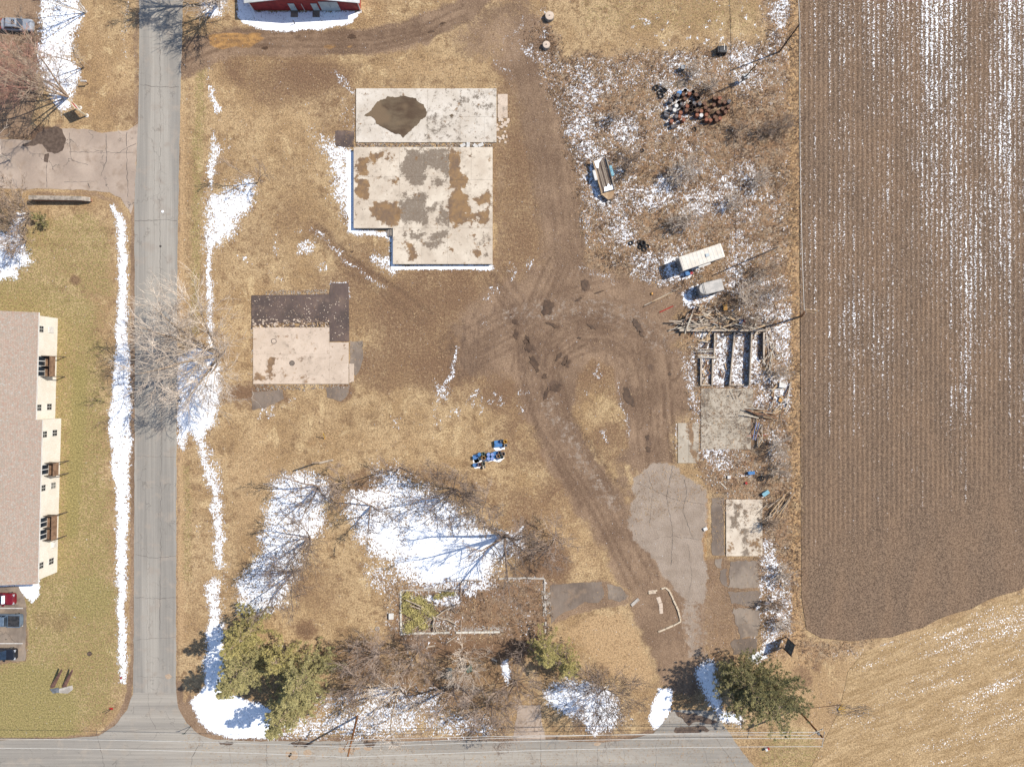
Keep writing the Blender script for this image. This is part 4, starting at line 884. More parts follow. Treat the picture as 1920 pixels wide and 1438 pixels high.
M_rubber = simple('black rubber', S(58,56,56), S(38,38,38), 3, .8)
M_rust = [simple('rusted steel red', S(170,108,82), S(124,76,58), 2.5, .85, c3=S(190,132,100)), simple('rusted steel brown', S(128,92,72), S(92,66,54), 2.5, .85, c3=S(160,120,92)), simple('dull grey steel', S(120,124,128), S(84,82,84), 2.5, .7, c3=S(150,110,84))]
M_rust_dark = simple('dark rusted steel', S(116,98,84), S(84,72,64), 2.5, .85, c3=S(120,84,64))
M_glass = simple('dark window glass', S(52,60,68), S(40,46,54), .8, .12, 0, .7)
M_cream = None

M_grove = simple('dark grey brown twig bark', S(164,144,128,.75), S(124,107,96,.75), 2, .9)
M_hazy = simple('pinkish brown twig bark', S(182,162,146,.82), S(146,126,112,.82), 2, .9)
# ------------------------------------------------------------------ trees
def tubes(segs, mat, name):
    """segs: array (n, 8): p0 xyz, p1 xyz, r0, r1; all as separate thin prisms, sides by radius"""
    A = np.array(segs, np.float32); Vs = []; Fs = []; off = 0
    for lo, hi, n in ((0, .035, 3), (.035, .1, 4), (.1, 9, 7)):
        m = (A[:, 6] >= lo) & (A[:, 6] < hi); B = A[m]
        if not len(B): continue
        p0, p1 = B[:, :3], B[:, 3:6]; d = p1 - p0; d /= np.linalg.norm(d, axis=1)[:, None] + 1e-9
        ref = np.where(np.abs(d[:, 2:3]) < .9, np.array([[0, 0, 1.]]), np.array([[1., 0, 0]]))
        u = np.cross(d, ref); u /= np.linalg.norm(u, axis=1)[:, None]; w = np.cross(d, u)
        a = np.arange(n) * 2 * math.pi / n
        off0 = (np.cos(a)[None, :, None] * u[:, None] + np.sin(a)[None, :, None] * w[:, None])
        V = np.concatenate([p0[:, None] + off0 * B[:, 6][:, None, None], p1[:, None] + off0 * B[:, 7][:, None, None]], 1)
        k = len(B); base = off + np.arange(k)[:, None] * 2 * n; i = np.arange(n); j = (i + 1) % n
        F = np.stack([base + i, base + n + i, base + n + j, base + j], -1).reshape(-1, 4)
        Vs.append(V.reshape(-1, 3)); Fs.append(F); off += k * 2 * n
    return np_mesh(name, np.vstack(Vs), np.vstack(Fs), mat)
def unit(v):
    l = math.sqrt(v[0]**2 + v[1]**2 + v[2]**2) + 1e-9; return (v[0]/l, v[1]/l, v[2]/l)
def grow(rnd, h, spread, stems, density=1.0, lean=(0, 0), low=.25, rt=.2, up=.25, tw=.02, order=(9, 6, 4)):
    big, small = [], []
    def branch(p, d, L, r, nseg, wander, lev, rend, upb):
        pts = [p]; ds = [d]; st = L / nseg
        for k in range(nseg):
            d = unit((d[0] + rnd.gauss(0, wander), d[1] + rnd.gauss(0, wander), d[2] + rnd.gauss(0, wander) * .6 + upb))
            p = (p[0] + d[0]*st, p[1] + d[1]*st, max(.05, p[2] + d[2]*st)); pts.append(p); ds.append(d)
        for k in range(nseg):
            ra = r + (rend - r) * k / nseg; rb = r + (rend - r) * (k+1) / nseg
            (big if lev == 0 else small).append((*pts[k], *pts[k+1], ra, rb))
        return pts, ds
    def side(d, ang):
        a = rnd.uniform(0, 6.283); u = unit((-d[1] + 1e-3, d[0], 0.0)) if abs(d[2]) < .98 else (1, 0, 0)
        w = (d[1]*u[2]-d[2]*u[1], d[2]*u[0]-d[0]*u[2], d[0]*u[1]-d[1]*u[0]); c, s_ = math.cos(ang), math.sin(ang)
        return unit(tuple(d[i]*c + (u[i]*math.cos(a) + w[i]*math.sin(a))*s_ for i in range(3)))
    for s_ in range(stems):
        a = s_ * 6.283 / stems + rnd.uniform(-.5, .5)
        tl = math.atan2(spread * (rnd.uniform(.45, 1.05) if stems > 1 else .08), h)
        d0 = unit((math.cos(a)*math.sin(tl) + lean[0], math.sin(a)*math.sin(tl) + lean[1], math.cos(tl)))
        hh = h * rnd.uniform(.82, 1.05)
        pts, ds = branch((0, 0, -.05), d0, hh, rt * rnd.uniform(.75, 1), 9, .07, 0, .03, .015)
        n1 = int(order[0] * density * (1.6 if stems == 1 else 1))
        for i in range(n1):
            t = low + (1 - low) * (i + rnd.random()) / n1; k = min(int(t * 9), 8); f = t * 9 - k
            p = tuple(pts[k][c] + (pts[k+1][c] - pts[k][c]) * f for c in range(3))
            L1 = spread * rnd.uniform(.65, 1.15) * (1.15 - .7 * t) * (1.0 if stems == 1 else .75)
            q, qd = branch(p, side(ds[k], rnd.uniform(.6, 1.15)), L1, max(.03, rt * .42 * (1.1 - t)), 6, .11, 1, .018, up * .35)
            for j in range(order[1]):
                kk = rnd.randint(1, 5); L2 = L1 * rnd.uniform(.3, .6)
                q2, qd2 = branch(q[kk], side(qd[kk], rnd.uniform(.4, .9)), L2, .028, 4, .14, 2, tw * .8, up * .3)
                for m in range(order[2]):
                    k3 = rnd.randint(1, 4)
                    branch(q2[k3], side(qd2[k3], rnd.uniform(.35, .9)), L2 * rnd.uniform(.3, .7), tw, 2, .2, 3, tw * .6, up * .2)
    return big, small
def bare_tree(px, py, h, spread, stems, label, seed, mt=None, mc=None, name='bare_tree', cat='tree', group=None, **kw):
    if seed > 1: h *= 1.12; spread *= 1.3
    rnd = random.Random(seed); big, small = grow(rnd, h, spread, stems, **kw)
    t = empty(name, (*W(px, py), 0), 0, label, cat, group)
    link('trunk', tubes(big, mt or M_bark, 'trunk'), t); link('crown', tubes(small, mc or M_twig, 'crown'), t)
    return t
bare_tree(414, 664, 15, 11, 6, 'large pale bare tree beside the road, its crown hanging over the asphalt', 1, M_bark, M_pale, lean=(-.16, -.04), rt=.34, order=(12, 8, 6), low=.15, tw=.022, up=.14)
bare_tree(483, 343, 7, 3.0, 2, 'slender bare tree on the snow patch west of the stained slab', 2, M_bark, M_twig, order=(7, 5, 3), rt=.1)
bare_tree(128, 182, 12, 5.2, 5, 'many-stemmed bare tree leaning over the lot beside the red sign', 3, M_twig, M_twig, order=(9, 6, 4), rt=.2, lean=(-.08, .05))
bare_tree(162, 24, 9, 3.4, 5, 'white-stemmed bare tree at the top edge of the long snow patch', 4, M_birch, M_birch, order=(6, 4, 3), rt=.1, lean=(-.1, .1))
bare_tree(158, 127, 8, 3.0, 2, 'slim bare tree at the east edge of the long snow patch', 5, M_bark, M_pale, order=(7, 5, 3), rt=.1, lean=(-.1, .05))
bare_tree(70, 168, 8, 5.0, 7, 'reddish willow bush south of the silver car', 6, M_red, M_red, order=(7, 6, 4), rt=.07, lean=(-.1, .05), name='willow_bush', density=1.4)
bare_tree(58, 402, 6.5, 4.0, 6, 'tangled bare tree at the west end of the brick retaining wall', 7, M_bark, M_twig, order=(8, 6, 4), rt=.12)
bare_tree(48, 452, 5, 3.2, 6, 'brown bare bush over the snow north of the apartment building', 8, M_twig, M_twig, order=(7, 6, 4), rt=.08, name='bare_bush', cat='bush')
bare_tree(20, 300, 9, 4.2, 1, 'thin bare tree with a pale bent limb over the tan side drive', 9, M_birch, M_pale, order=(8, 5, 3), rt=.12)
bare_tree(410, 6, 13, 5.6, 4, 'bare tree at the top of the road casting a dark branching shadow on the asphalt', 10, M_bark, M_pale, order=(11, 8, 5), rt=.26, tw=.03)
bare_tree(598, 912, 10, 5.0, 3, 'bare tree with blue branch shadows beside the fallen pale log', 11, M_grove, M_grove, order=(8, 6, 3), rt=.2, lean=(-.05, -.03))
bare_tree(749, 876, 7, 3.6, 2, 'crooked bare tree at the north tip of the big snow patch', 12, M_grove, M_grove, order=(8, 6, 4), rt=.15, lean=(-.1, -.03))
bare_tree(851, 917, 9.5, 4.8, 8, 'dense many-stemmed bare tree southwest of the blue barrels', 13, M_grove, M_grove, order=(8, 6, 4), rt=.11)
bare_tree(581, 1008, 9, 4.6, 5, 'upper one of two fan-shaped bare trees west of the brown lawn patch', 14, M_grove, M_grove, order=(8, 6, 4), rt=.14, lean=(-.06, 0))
bare_tree(553, 1071, 9, 4.8, 5, 'lower one of two fan-shaped bare trees west of the brown lawn patch', 15, M_grove, M_grove, order=(8, 6, 4), rt=.14, lean=(-.08, -.03))
bare_tree(946, 1002, 14, 5.8, 5, 'tall bare tree at the east end of the big snow patch, with blue branch shadows', 16, M_grove, M_grove, order=(8, 6, 4), rt=.3, low=.3, tw=.022)
bare_tree(696, 948, 8, 4.0, 3, 'bare tree in the shadow band at the north side of the big snow patch', 17, M_grove, M_grove, order=(8, 6, 4), rt=.15)
bare_tree(975, 1008, 4, 2.6, 4, 'low bare bush at the foot of the tall tree by the snow patch', 18, M_hazy, M_hazy, order=(6, 5, 3), rt=.05, name='bare_bush', cat='bush')
bare_tree(748, 1292, 9, 5.2, 4, 'spreading bare tree east of the orange-brown pole by the bottom street', 19, M_bark, M_pale, order=(8, 6, 4), rt=.22)
bare_tree(706, 1226, 7, 4.4, 7, 'grey thicket-like bare tree north of the orange-brown pole', 20, M_hazy, M_hazy, order=(8, 6, 5), rt=.08)
bare_tree(786, 1218, 6, 3.8, 6, 'grey bare bush just below the ruined foundation, west one', 21, M_hazy, M_hazy, order=(7, 6, 4), rt=.07, name='bare_bush', cat='bush')
bare_tree(870, 1232, 6, 4.0, 6, 'tan bare bush below the ruined foundation, east one', 22, M_twig, M_pale, order=(7, 6, 4), rt=.07, name='bare_bush', cat='bush')
bare_tree(855, 1282, 11, 4.6, 3, 'bare tree with a broken limb south of the ruined foundation', 23, M_hazy, M_hazy, order=(8, 6, 4), rt=.24)
bare_tree(921, 1322, 6, 3.8, 6, 'brown bare bush over the snow west of the small bottom driveway', 24, M_hazy, M_hazy, order=(8, 6, 4), rt=.07, name='bare_bush', cat='bush')
bare_tree(968, 1275, 6.5, 3.8, 5, 'thin bare tree beside the small wedge of snow', 25, M_hazy, M_hazy, order=(7, 5, 4), rt=.08)
bare_tree(1132, 1291, 7, 5.6, 12, 'rounded many-stemmed bare shrub with radiating shadows on the snow mound', 26, M_grove, M_grove, order=(6, 6, 4), rt=.07, name='bare_shrub', cat='shrub')
bare_tree(985, 1205, 7, 4.0, 3, 'dark bare tree beside the south-east corner of the ruined foundation', 27, M_grove, M_grove, order=(7, 5, 4), rt=.14)
bare_tree(1040, 1010, 5, 4.4, 6, 'faint thin bush east of the big snow patch', 28, M_hazy, M_hazy, order=(6, 5, 4), rt=.06, name='bare_bush', cat='bush')
bare_tree(905, 950, 5, 3.6, 5, 'thin bush on the grass south of the blue barrels', 29, M_hazy, M_hazy, order=(6, 5, 4), rt=.06, name='bare_bush', cat='bush')
bare_tree(640, 905, 5, 3.2, 5, 'low bare bush east of the fallen pale log', 30, M_hazy, M_hazy, order=(6, 5, 4), rt=.06, name='bare_bush', cat='bush')
bare_tree(655, 1290, 4.5, 2.8, 5, 'low bush between the southern conifer and the orange-brown pole', 31, M_hazy, M_hazy, order=(6, 5, 3), rt=.06, name='bare_bush', cat='bush')
# shrubs of the wild strip
shrubs = [(1283,322,3.6,3.0,9,'grey shrub fanning out below the drum pile','g'), (1262,330,2.6,2.2,6,'small grey shrub west of the fan-shaped shrub below the drum pile','g'), (1186,300,3.2,2.2,6,'dark brushy shrub north-east of the derelict trailer','d'),
          (1172,320,2.6,1.8,6,'dark shrub touching the shadow side of the derelict trailer','d'), (1150,225,2.6,1.6,5,'small dark bush in the snow north of the derelict trailer','d'), (1290,415,3.2,2.6,9,'sprawling tan shrub north of the white box trailer','g'),
          (1262,420,2.4,1.8,6,'small tan shrub east of the loose tyres','g'), (1400,560,5.0,3.6,12,'tall brushy thicket east of the small rounded trailer','p'), (1392,600,4.0,2.6,9,'thicket growing through the board pile','d'), (1430,505,3.4,2.8,7,'brown shrub right of the white box trailer','d'),
          (1445,548,3.2,2.4,7,'brown shrub between the thicket and the field edge','d'), (1462,240,2.6,2.4,7,'dark bush south of the upper poles','d'), (1430,250,2.4,2.2,6,'dark bush right of the drum pile','d'), (1385,245,2.2,2.0,6,'low dark bush below the right end of the drum pile','d'),
          (1455,835,3.2,2.6,8,'whitish brush over snow right of the grey mossy slab','g'), (1460,880,2.8,2.2,7,'pale brush over snow below the timber heap','g'), (1466,1075,2.8,2.2,7,'grey brush right of the long snow bank','g'), (1448,1130,2.6,2.0,7,'brown brush above the leaning board sign','d'),
          (1462,1165,2.6,2.0,6,'grey brush beside the leaning board sign','g'), (1420,340,2.4,2.4,7,'thin brush in the middle of the wild strip','g'), (1370,380,2.2,2.2,6,'thin brush north-east of the white box trailer','g'), (1455,700,2.6,2.0,6,'twiggy bush in the snow right of the timber walls','g'),
          (1300,140,2.4,2.2,6,'thin weeds north of the drum pile','g'), (1330,165,2.2,1.8,6,'thin dead weeds just above the drum pile','g'), (1440,980,2.4,1.8,6,'brown weeds beside the tiled slab','d'), (1390,1400,.9,.8,0,'','x')]
for i, (x, y, h, sp, st_, lab, k) in enumerate(shrubs):
    if not st_: continue
    rnd = random.Random(200 + i); big, small = grow(rnd, h, sp, st_ + 4, order=(4, 4, 3), rt=.04, low=.15, tw=.015)
    m = {'g': M_pale, 'd': M_twig, 'p': M_pale}[k]
    tag(link('wild_shrub', tubes(big + small, m, 'wild_shrub'), None, (*W(x, y), 0)), lab, 'shrub', 'shrubs of the wild strip')

def needle_mat(name, a, b, c):
    g = G(name); n = g.noise(2.2, 3, .7); f = g.noise(.8, 3, .6)
    col = g.mix(g.step(n, .35, .65), a, b); col = g.mix(g.step(f, .5, .7), col, c)
    return g.out(col, .75, 0, .2)
M_needle = needle_mat('olive green needles', S(152,144,96,.76), S(190,178,124,.76), S(128,122,84,.76))
M_needle2 = needle_mat('dark green needles', S(122,118,80,.72), S(168,156,106,.72), S(96,98,68,.72))
M_needle3 = needle_mat('yellowish needles', S(158,148,92,.72), S(198,182,118,.72), S(134,122,84,.72))
def conifer(px, py, h, rad, label, seed, mat, dens=1.0, style='spruce', name='conifer', nb=None, z0=.8, group=None, clump=.20):
    rnd = random.Random(seed); R_ = np.random.RandomState(seed); br = []; cl = []
    lv = int(h / .42)
    for k in range(lv):
        z = z0 + (h - z0) * (k + rnd.random()) / lv; t = (z - z0) / (h - z0)
        prof = (1 - t) ** .8 if style == 'spruce' else math.sqrt(max(0, 1 - (t * 1.0) ** 2.6)) * (.75 + .25 * math.sin(t * 3.1))
        for b in range(nb or 7):
            a = rnd.uniform(0, 6.283); L = rad * prof * rnd.uniform(.45, 1.25) + .25
            dz = -.18 if style == 'spruce' else .35
            n = max(3, int(L / .4)); p = (0, 0, z); r0 = .05
            for i in range(n):
                f = (i + 1) / n; q = (math.cos(a) * L * f, math.sin(a) * L * f, z + L * f * dz + (f*f) * .15 * L)
                br.append((*p, *q, r0 * (1.1 - f), r0 * (1 - f) + .008)); p = q; a += rnd.gauss(0, .09)
                if f > .18:
                    for m in range(max(1, int(8.5 * dens * (.6 + f)))):
                        w = (1.2 - f) * .11 * L * .5 + .08
                        cl.append((q[0] + rnd.gauss(0, w*.6), q[1] + rnd.gauss(0, w*.6), q[2] + rnd.gauss(0, .09), a + rnd.gauss(0, .6), f))
    Cc = np.array(cl, np.float32); n = len(Cc)
    # each clump: three narrow blades fanned out around its branch direction
    V = []; s = R_.uniform(.55, 1.25, n) * clump
    for j in range(3):
        a = Cc[:, 3] + R_.normal(0, .5, n); el = R_.normal(.25 if style == 'spruce' else .55, .4, n)
        d = np.stack([np.cos(a)*np.cos(el), np.sin(a)*np.cos(el), np.sin(el)], -1); w = np.stack([-np.sin(a), np.cos(a), R_.normal(0, .5, n)], -1)
        c = Cc[:, :3]; L = s[:, None]
        V.append(np.stack([c - w*L*.09, c + d*L*.6 - w*L*.14, c + d*L*1.6, c + d*L*.6 + w*L*.14], 1))
    V = np.concatenate(V, 0).reshape(-1, 3); F = np.arange(len(V)).reshape(-1, 4)
    t = empty(name, (*W(px, py), 0), 0, label, 'conifer', group)
    MB().tube([(0,0,-.1),(0,0,h*.5),(.05,.03,h)], [rad*.06+.08, rad*.04+.05, .03], 7).build('trunk', M_bark, t)
    link('branches', tubes(br, M_twig, 'branches'), t)['kind'] = 'stuff'; link('foliage', np_mesh('foliage', V, F, mat), t)
    return t
conifer(483, 1168, 12.5, 3.4, 'northernmost olive conifer on the road corner', 41, M_needle3, 1.0, nb=5)
conifer(478, 1232, 13, 3.9, 'western olive conifer on the road corner, throwing a shadow over the corner snow', 42, M_needle, 1.15, nb=6)
conifer(585, 1250, 12.5, 4.6, 'wide olive conifer in the middle of the corner group', 43, M_needle, 1.15, nb=6)
conifer(556, 1305, 12, 3.2, 'southernmost olive conifer, its top over the bottom street', 44, M_needle, 1.1, nb=6)
conifer(540, 1215, 8, 3.0, 'small yellowish conifer behind the corner group', 45, M_needle3, .6)
conifer(1378, 1254, 9.5, 4.6, 'western half of the big round dark conifer clump by the gravel entrance', 46, M_needle2, .95, 'round', nb=8)
conifer(1420, 1276, 9, 4.9, 'eastern half of the big round dark conifer clump by the gravel entrance', 47, M_needle2, .95, 'round', nb=8)
conifer(1022, 1200, 9, 2.6, 'thin dark conifer east of the ruined foundation corner', 48, M_needle3, .7, nb=6)
conifer(1060, 1228, 7, 2.6, 'yellow-green thin conifer next to the snow mound shrub', 49, M_needle3, .6, nb=6)
conifer(84, 416, 1.6, 1.0, 'small green juniper beside the brick retaining wall', 50, M_needle2, .8, 'round', name='juniper', z0=.1)

# ------------------------------------------------------------------ the apartment building
M_stucco = simple('cream stucco', S(246,238,224), S(240,230,214), .6, .85)
def shingle_mat():
    g = G('red and grey shingles'); mp = g.t.nodes.new('ShaderNodeMapping'); mp.inputs['Rotation'].default_value = (0,0,R(90)); g.t.links.new(g.co, mp.inputs[0])
    b = g.t.nodes.new('ShaderNodeTexBrick'); g.t.links.new(mp.outputs[0], b.inputs['Vector']); b.inputs['Scale'].default_value = 1.0
    b.inputs['Brick Width'].default_value = .42; b.inputs['Row Height'].default_value = .22; b.inputs['Mortar Size'].default_value = .012; b.inputs['Bias'].default_value = 0
    b.inputs['Color1'].default_value = S(194,172,154); b.inputs['Color2'].default_value = S(176,162,146); b.inputs['Mortar'].default_value = S(150,134,122)
    n = g.noise(3.0, 3, .7); col = g.mix(g.step(n, .5, .62), b.outputs[0], S(180,150,132)); col = g.mix(g.step(g.noise(3.6, 3, .7), .55, .66), col, S(190,184,174))
    col = g.mix(1.0, col, g.mix(g.noise(9, 2, .7), (.86,.86,.86,1), (1.14,1.14,1.14,1)), 'MULTIPLY')
    g.bump(b.outputs[1], .3, .01); return g.out(col, .9, 0, .2)
M_shingle = shingle_mat(); M_trim = simple('white trim', S(240,236,228), S(226,220,212), 1, .6); M_deck = simple('brown deck wood', S(156,124,98), S(124,96,76), 1.5, .85)
M_deckd = simple('dark deck rail wood', S(112,98,84), S(86,74,64), 1.5, .85); M_frame = simple('white window frame', S(234,230,224), S(220,216,208), 2, .5)
def bld():
    rz = R(-1.55)
    cx, cy = W(108.5, 597)                                 # north-east wall corner
    t = empty('apartment_building', (cx, cy, 0), rz, 'two-storey cream apartment building with a pinkish shingle roof at the left edge', 'building')
    D = 16.0; ya, yb, yc = 0, -15.6, -39.6                  # upper block, then block set 1 m further east
    H = 4.75; E2 = .95
    wl = MB(); wl.box(-D, 0, yb, ya, 0, H); wl.box(-D, E2, yc, yb, 0, H); wl.build('wall', M_stucco, t)
    def roof(x1, y0, y1, nm):
        rx = (x1 - D) / 2; m = MB(); o = .42; zr = H + 1.9
        P = [(-D - o, H + .02), (rx, zr), (x1 + o, H + .02), (x1 + o, H + .2), (rx, zr + .2), (-D - o, H + .2)]
        m.add([(x, y0, z) for x, z in P] + [(x, y1, z) for x, z in P], [(5,4,3,2,1,0), (6,7,8,9,10,11)] + [(i, (i+1)%6, (i+1)%6+6, i+6) for i in range(6)])
        r = m.build('roof', M_shingle, t)
        f = MB(); f.box(x1 + o, x1 + o + .05, min(y0,y1), max(y0,y1), H, H + .19); f.build('gutter', M_trim, r)
        return r
    r = roof(0, yb, ya + .42, 'a'); roof(E2, yc - .42, yb + .003, 'b')
    v = MB(); v.cyl(-4.9, -12.7, [(.12,H+.3),(.12,H+1.6)], 8); v.build('vent_pipe', M_darkm, r)
    v = MB(); v.box(-5.6,-5.2,-13.2,-12.9,H+.4,H+1.35); v.build('roof_vent', M_darkm, r)
    def window(x, yc_, z, w=.95, h=1.15, shade=None):
        f = MB(); f.box(x + .002, x + .07, yc_-w/2, yc_+w/2, z, z+h); fr = f.build('window', M_frame, t)
        for a in (-1, 1):
            g = MB(); g.box(x + .06, x + .085, yc_ + (a*.25-.21)*w, yc_ + (a*.25+.21)*w, z+.08, z+h/2-.03); g.build('pane', shade or M_glass, fr)
            g = MB(); g.box(x + .06, x + .085, yc_ + (a*.25-.21)*w, yc_ + (a*.25+.21)*w, z+h/2+.03, z+h-.08); g.build('pane', shade or M_glass, fr)
    def wy(py): return (597 - py) / PX
    for py, x in ((620, 0), (762, 0), (810, E2), (907, E2), (1047, E2)):
        sh = M_trim if py == 620 else (M_metal if py == 907 else None)
        window(x, wy(py), .95, shade=sh); window(x, wy(py) - .05, 3.25)
    def balcony(y0, y1, x, post=True):
        b = empty_part('balcony', t); w = abs(y1 - y0); P = 1.35; z = 2.62; n = max(5, int(w / .15))
        m = MB()
        for i in range(9): m.box(x + .02 + i*.145, x + .15 + i*.145, y1, y0, z, z + .05)
        m.build('deck_boards', M_deck, b)
        m = MB(); m.box(x + .01, x + P, y1 - .05, y1, z - .2, z); m.box(x + .01, x + P, y0, y0 + .05, z - .2, z); m.box(x+P, x+P+.05, y1, y0, z-.2, z); m.build('joist', M_deckd, b)
        m = MB(); m.box(x+P+.05, x+P+.09, y1, y0, z-.15, z+1.0); m.box(x+P, x+P+.16, y1-.03, y0+.03, z+1.0, z+1.06); m.build('railing', M_deck, b)
        for yy in (y0, y1):
            m = MB(); m.box(x + .05, x + P, yy - .02, yy + .02, z + .1, z + 1.0); m.box(x+.05, x+P, yy-.05, yy+.05, z+1.0, z+1.05); m.build('railing', M_deckd, b)
            m = MB(); m.box(x + P - .06, x + P + .06, yy - .06, yy + .06, 0, z - .2); m.build('post', M_deckd, b)
        if w > 2.4:
            m = MB(); m.box(x + .05, x + P, (y0+y1)/2 - .03, (y0+y1)/2 + .03, z + .05, z + 1.05); m.build('divider', M_deckd, b)
        k = 2 if w > 2.4 else 1
        for i in range(k):
            yy = y0 + (y1 - y0) * (i + .5) / k
            f = MB(); f.box(x + .002, x + .06, yy - .75, yy + .75, z + .06, z + 2.05); fr = f.build('patio_door', M_frame, t)
            for a in (-1, 1):
                g = MB(); g.box(x + .055, x + .08, yy + a*.37 - .3, yy + a*.37 + .3, z + .16, z + 1.95); g.build('pane', M_glass, fr)
    balcony(wy(669), wy(706), 0); balcony(wy(863), wy(886), E2); balcony(wy(959), wy(1003), E2)
    g = MB(); g.box(E2 + .002, E2 + .35, wy(1022), wy(1012), .7, 1.5); g.build('air_conditioner', M_trim, t)
    return t
def empty_part(name, parent):
    o = link(name, None, parent); return o
ap = bld()
g_ = MB()
for x1, y0 in ((0, -.1), (.95, -39.5)):
    rx = (x1 - 16) / 2
    g_.add([(-16, y0, 4.75), (x1, y0, 4.75), (rx, y0, 6.6), (-16, y0+.1, 4.75), (x1, y0+.1, 4.75), (rx, y0+.1, 6.6)], [(0,1,2),(5,4,3),(0,3,4,1),(1,4,5,2),(2,5,3,0)])
g_.build('gable', M_stucco, ap)

# ------------------------------------------------------------------ the red barn at the top edge
M_redw = simple('red ribbed metal wall', S(176,58,52), S(150,46,44), 1.2, .6)
M_door = simple('pale grey door', S(206,214,214), S(186,196,200), 1, .6)
M_barnroof = simple('white metal roof', S(226,226,222), S(206,206,204), 1, .5)
def barn():
    x0, y0 = W(476, 20); t = empty('red_barn', (x0, y0, 0), 0, 'red metal barn with white trim and grey doors at the top edge', 'barn')
    Wd = 16.7; D = 14; H = 2.75; Z = 4.25; xm = Wd * .5
    m = MB(); prof = [(0,0),(Wd,0),(Wd,H),(xm,Z),(0,H)]
    m.add([(x, 0, z) for x, z in prof] + [(x, D, z) for x, z in prof], [(0,1,2,3,4),(9,8,7,6,5)] + [((i+1)%5, i, i+5, (i+1)%5+5) for i in range(5)])
    m.build('wall', M_redw, t)
    rb = MB()
    for k in range(54):
        x = .15 + k * .305; z = H + (Z - H) * (1 - abs(x - xm) / xm) - .06
        rb.box(x, x + .05, -.022, -.001, .05, z)
    rb.build('wall_rib', M_redw, t)
    for s in (0, 1):
        a, b = ((-.45, H - .08), (xm, Z)) if s == 0 else ((xm, Z), (Wd + .45, H - .08))
        m = MB(); m.add([(a[0], -.45, a[1]+.05), (b[0], -.45, b[1]+.05), (b[0], D, b[1]+.05), (a[0], D, a[1]+.05), (a[0], -.45, a[1]+.17), (b[0], -.45, b[1]+.17), (b[0], D, b[1]+.17), (a[0], D, a[1]+.17)],
              [(3,2,1,0),(4,5,6,7),(0,1,5,4),(1,2,6,5),(2,3,7,6),(3,0,4,7)]); m.build('roof', M_barnroof, t)
    for x in (-.03, Wd - .1): m = MB(); m.box(x, x + .13, -.06, -.001, 0, H); m.build('corner_trim', M_trim, t)
    for x, w, h, n in ((5.9, .95, 2.0, 'door'), (9.4, .95, 2.0, 'door'), (10.7, 2.9, 2.5, 'sliding_door')):
        m = MB(); m.box(x, x + w, -.09, -.03, .02, h); d = m.build(n, M_door, t); m = MB(); m.box(x + w - .18, x + w - .12, -.14, -.09, 1.0, 1.1); m.build('handle', M_darkm, d)
    m = MB(); m.box(12.25, 12.3, -.11, -.09, .05, 2.45); m.build('door_seam', M_metal, t)
    m = MB(); m.cyl(8.0, -.12, [(.05, .1), (.05, 2.0)], 8); m.build('downpipe', M_trim, t)
    for x in (5.8, 9.2): m = MB(); m.box(x, x + 1.1, -1.1, -.1, .0, .12); m.build('doorstep', M_oldpad, t)
barn()
tag(MB().tube([(0,0,0),(0,0,.9)], .06, 8).build('pipe_vent', M_darkm, None, (*W(553, 45), 0)), 'short dark pipe sticking out of the snow in front of the red barn', 'pipe')

# ------------------------------------------------------------------ vehicles
def paint(name, c, c2=None):
    g = G(name); n = g.noise(1.5, 3, .6); col = g.mix(g.step(n, .4, .7), c, c2 or tuple(x*.85 for x in c[:3]) + (1,))
    g.b.inputs['Coat Weight'].default_value = .5; g.b.inputs['Coat Roughness'].default_value = .12
    return g.out(col, .4, .1, .4)
M_cg = simple('tinted car glass', S(44,60,80), S(34,46,60), .6, .08, 0, .8)
M_lamp = simple('clear lamp lens', S(220,222,226), S(190,194,200), 2, .2, 0, .6); M_tail = simple('red lamp lens', S(170,40,36), S(140,30,30), 2, .25)
def ring_rect(x0, x1, w, z, r=.3, n=4, taper=0):
    pts = []
    for cx, cy, a0 in ((x1-r, w-r, 0), (x0+r, w-r, 90), (x0+r, -w+r, 180), (x1-r, -w+r, 270)):
        for k in range(n+1):
            a = R(a0 + 90*k/n); pts.append((cx + r*math.cos(a), cy + r*math.sin(a), z))
    return pts
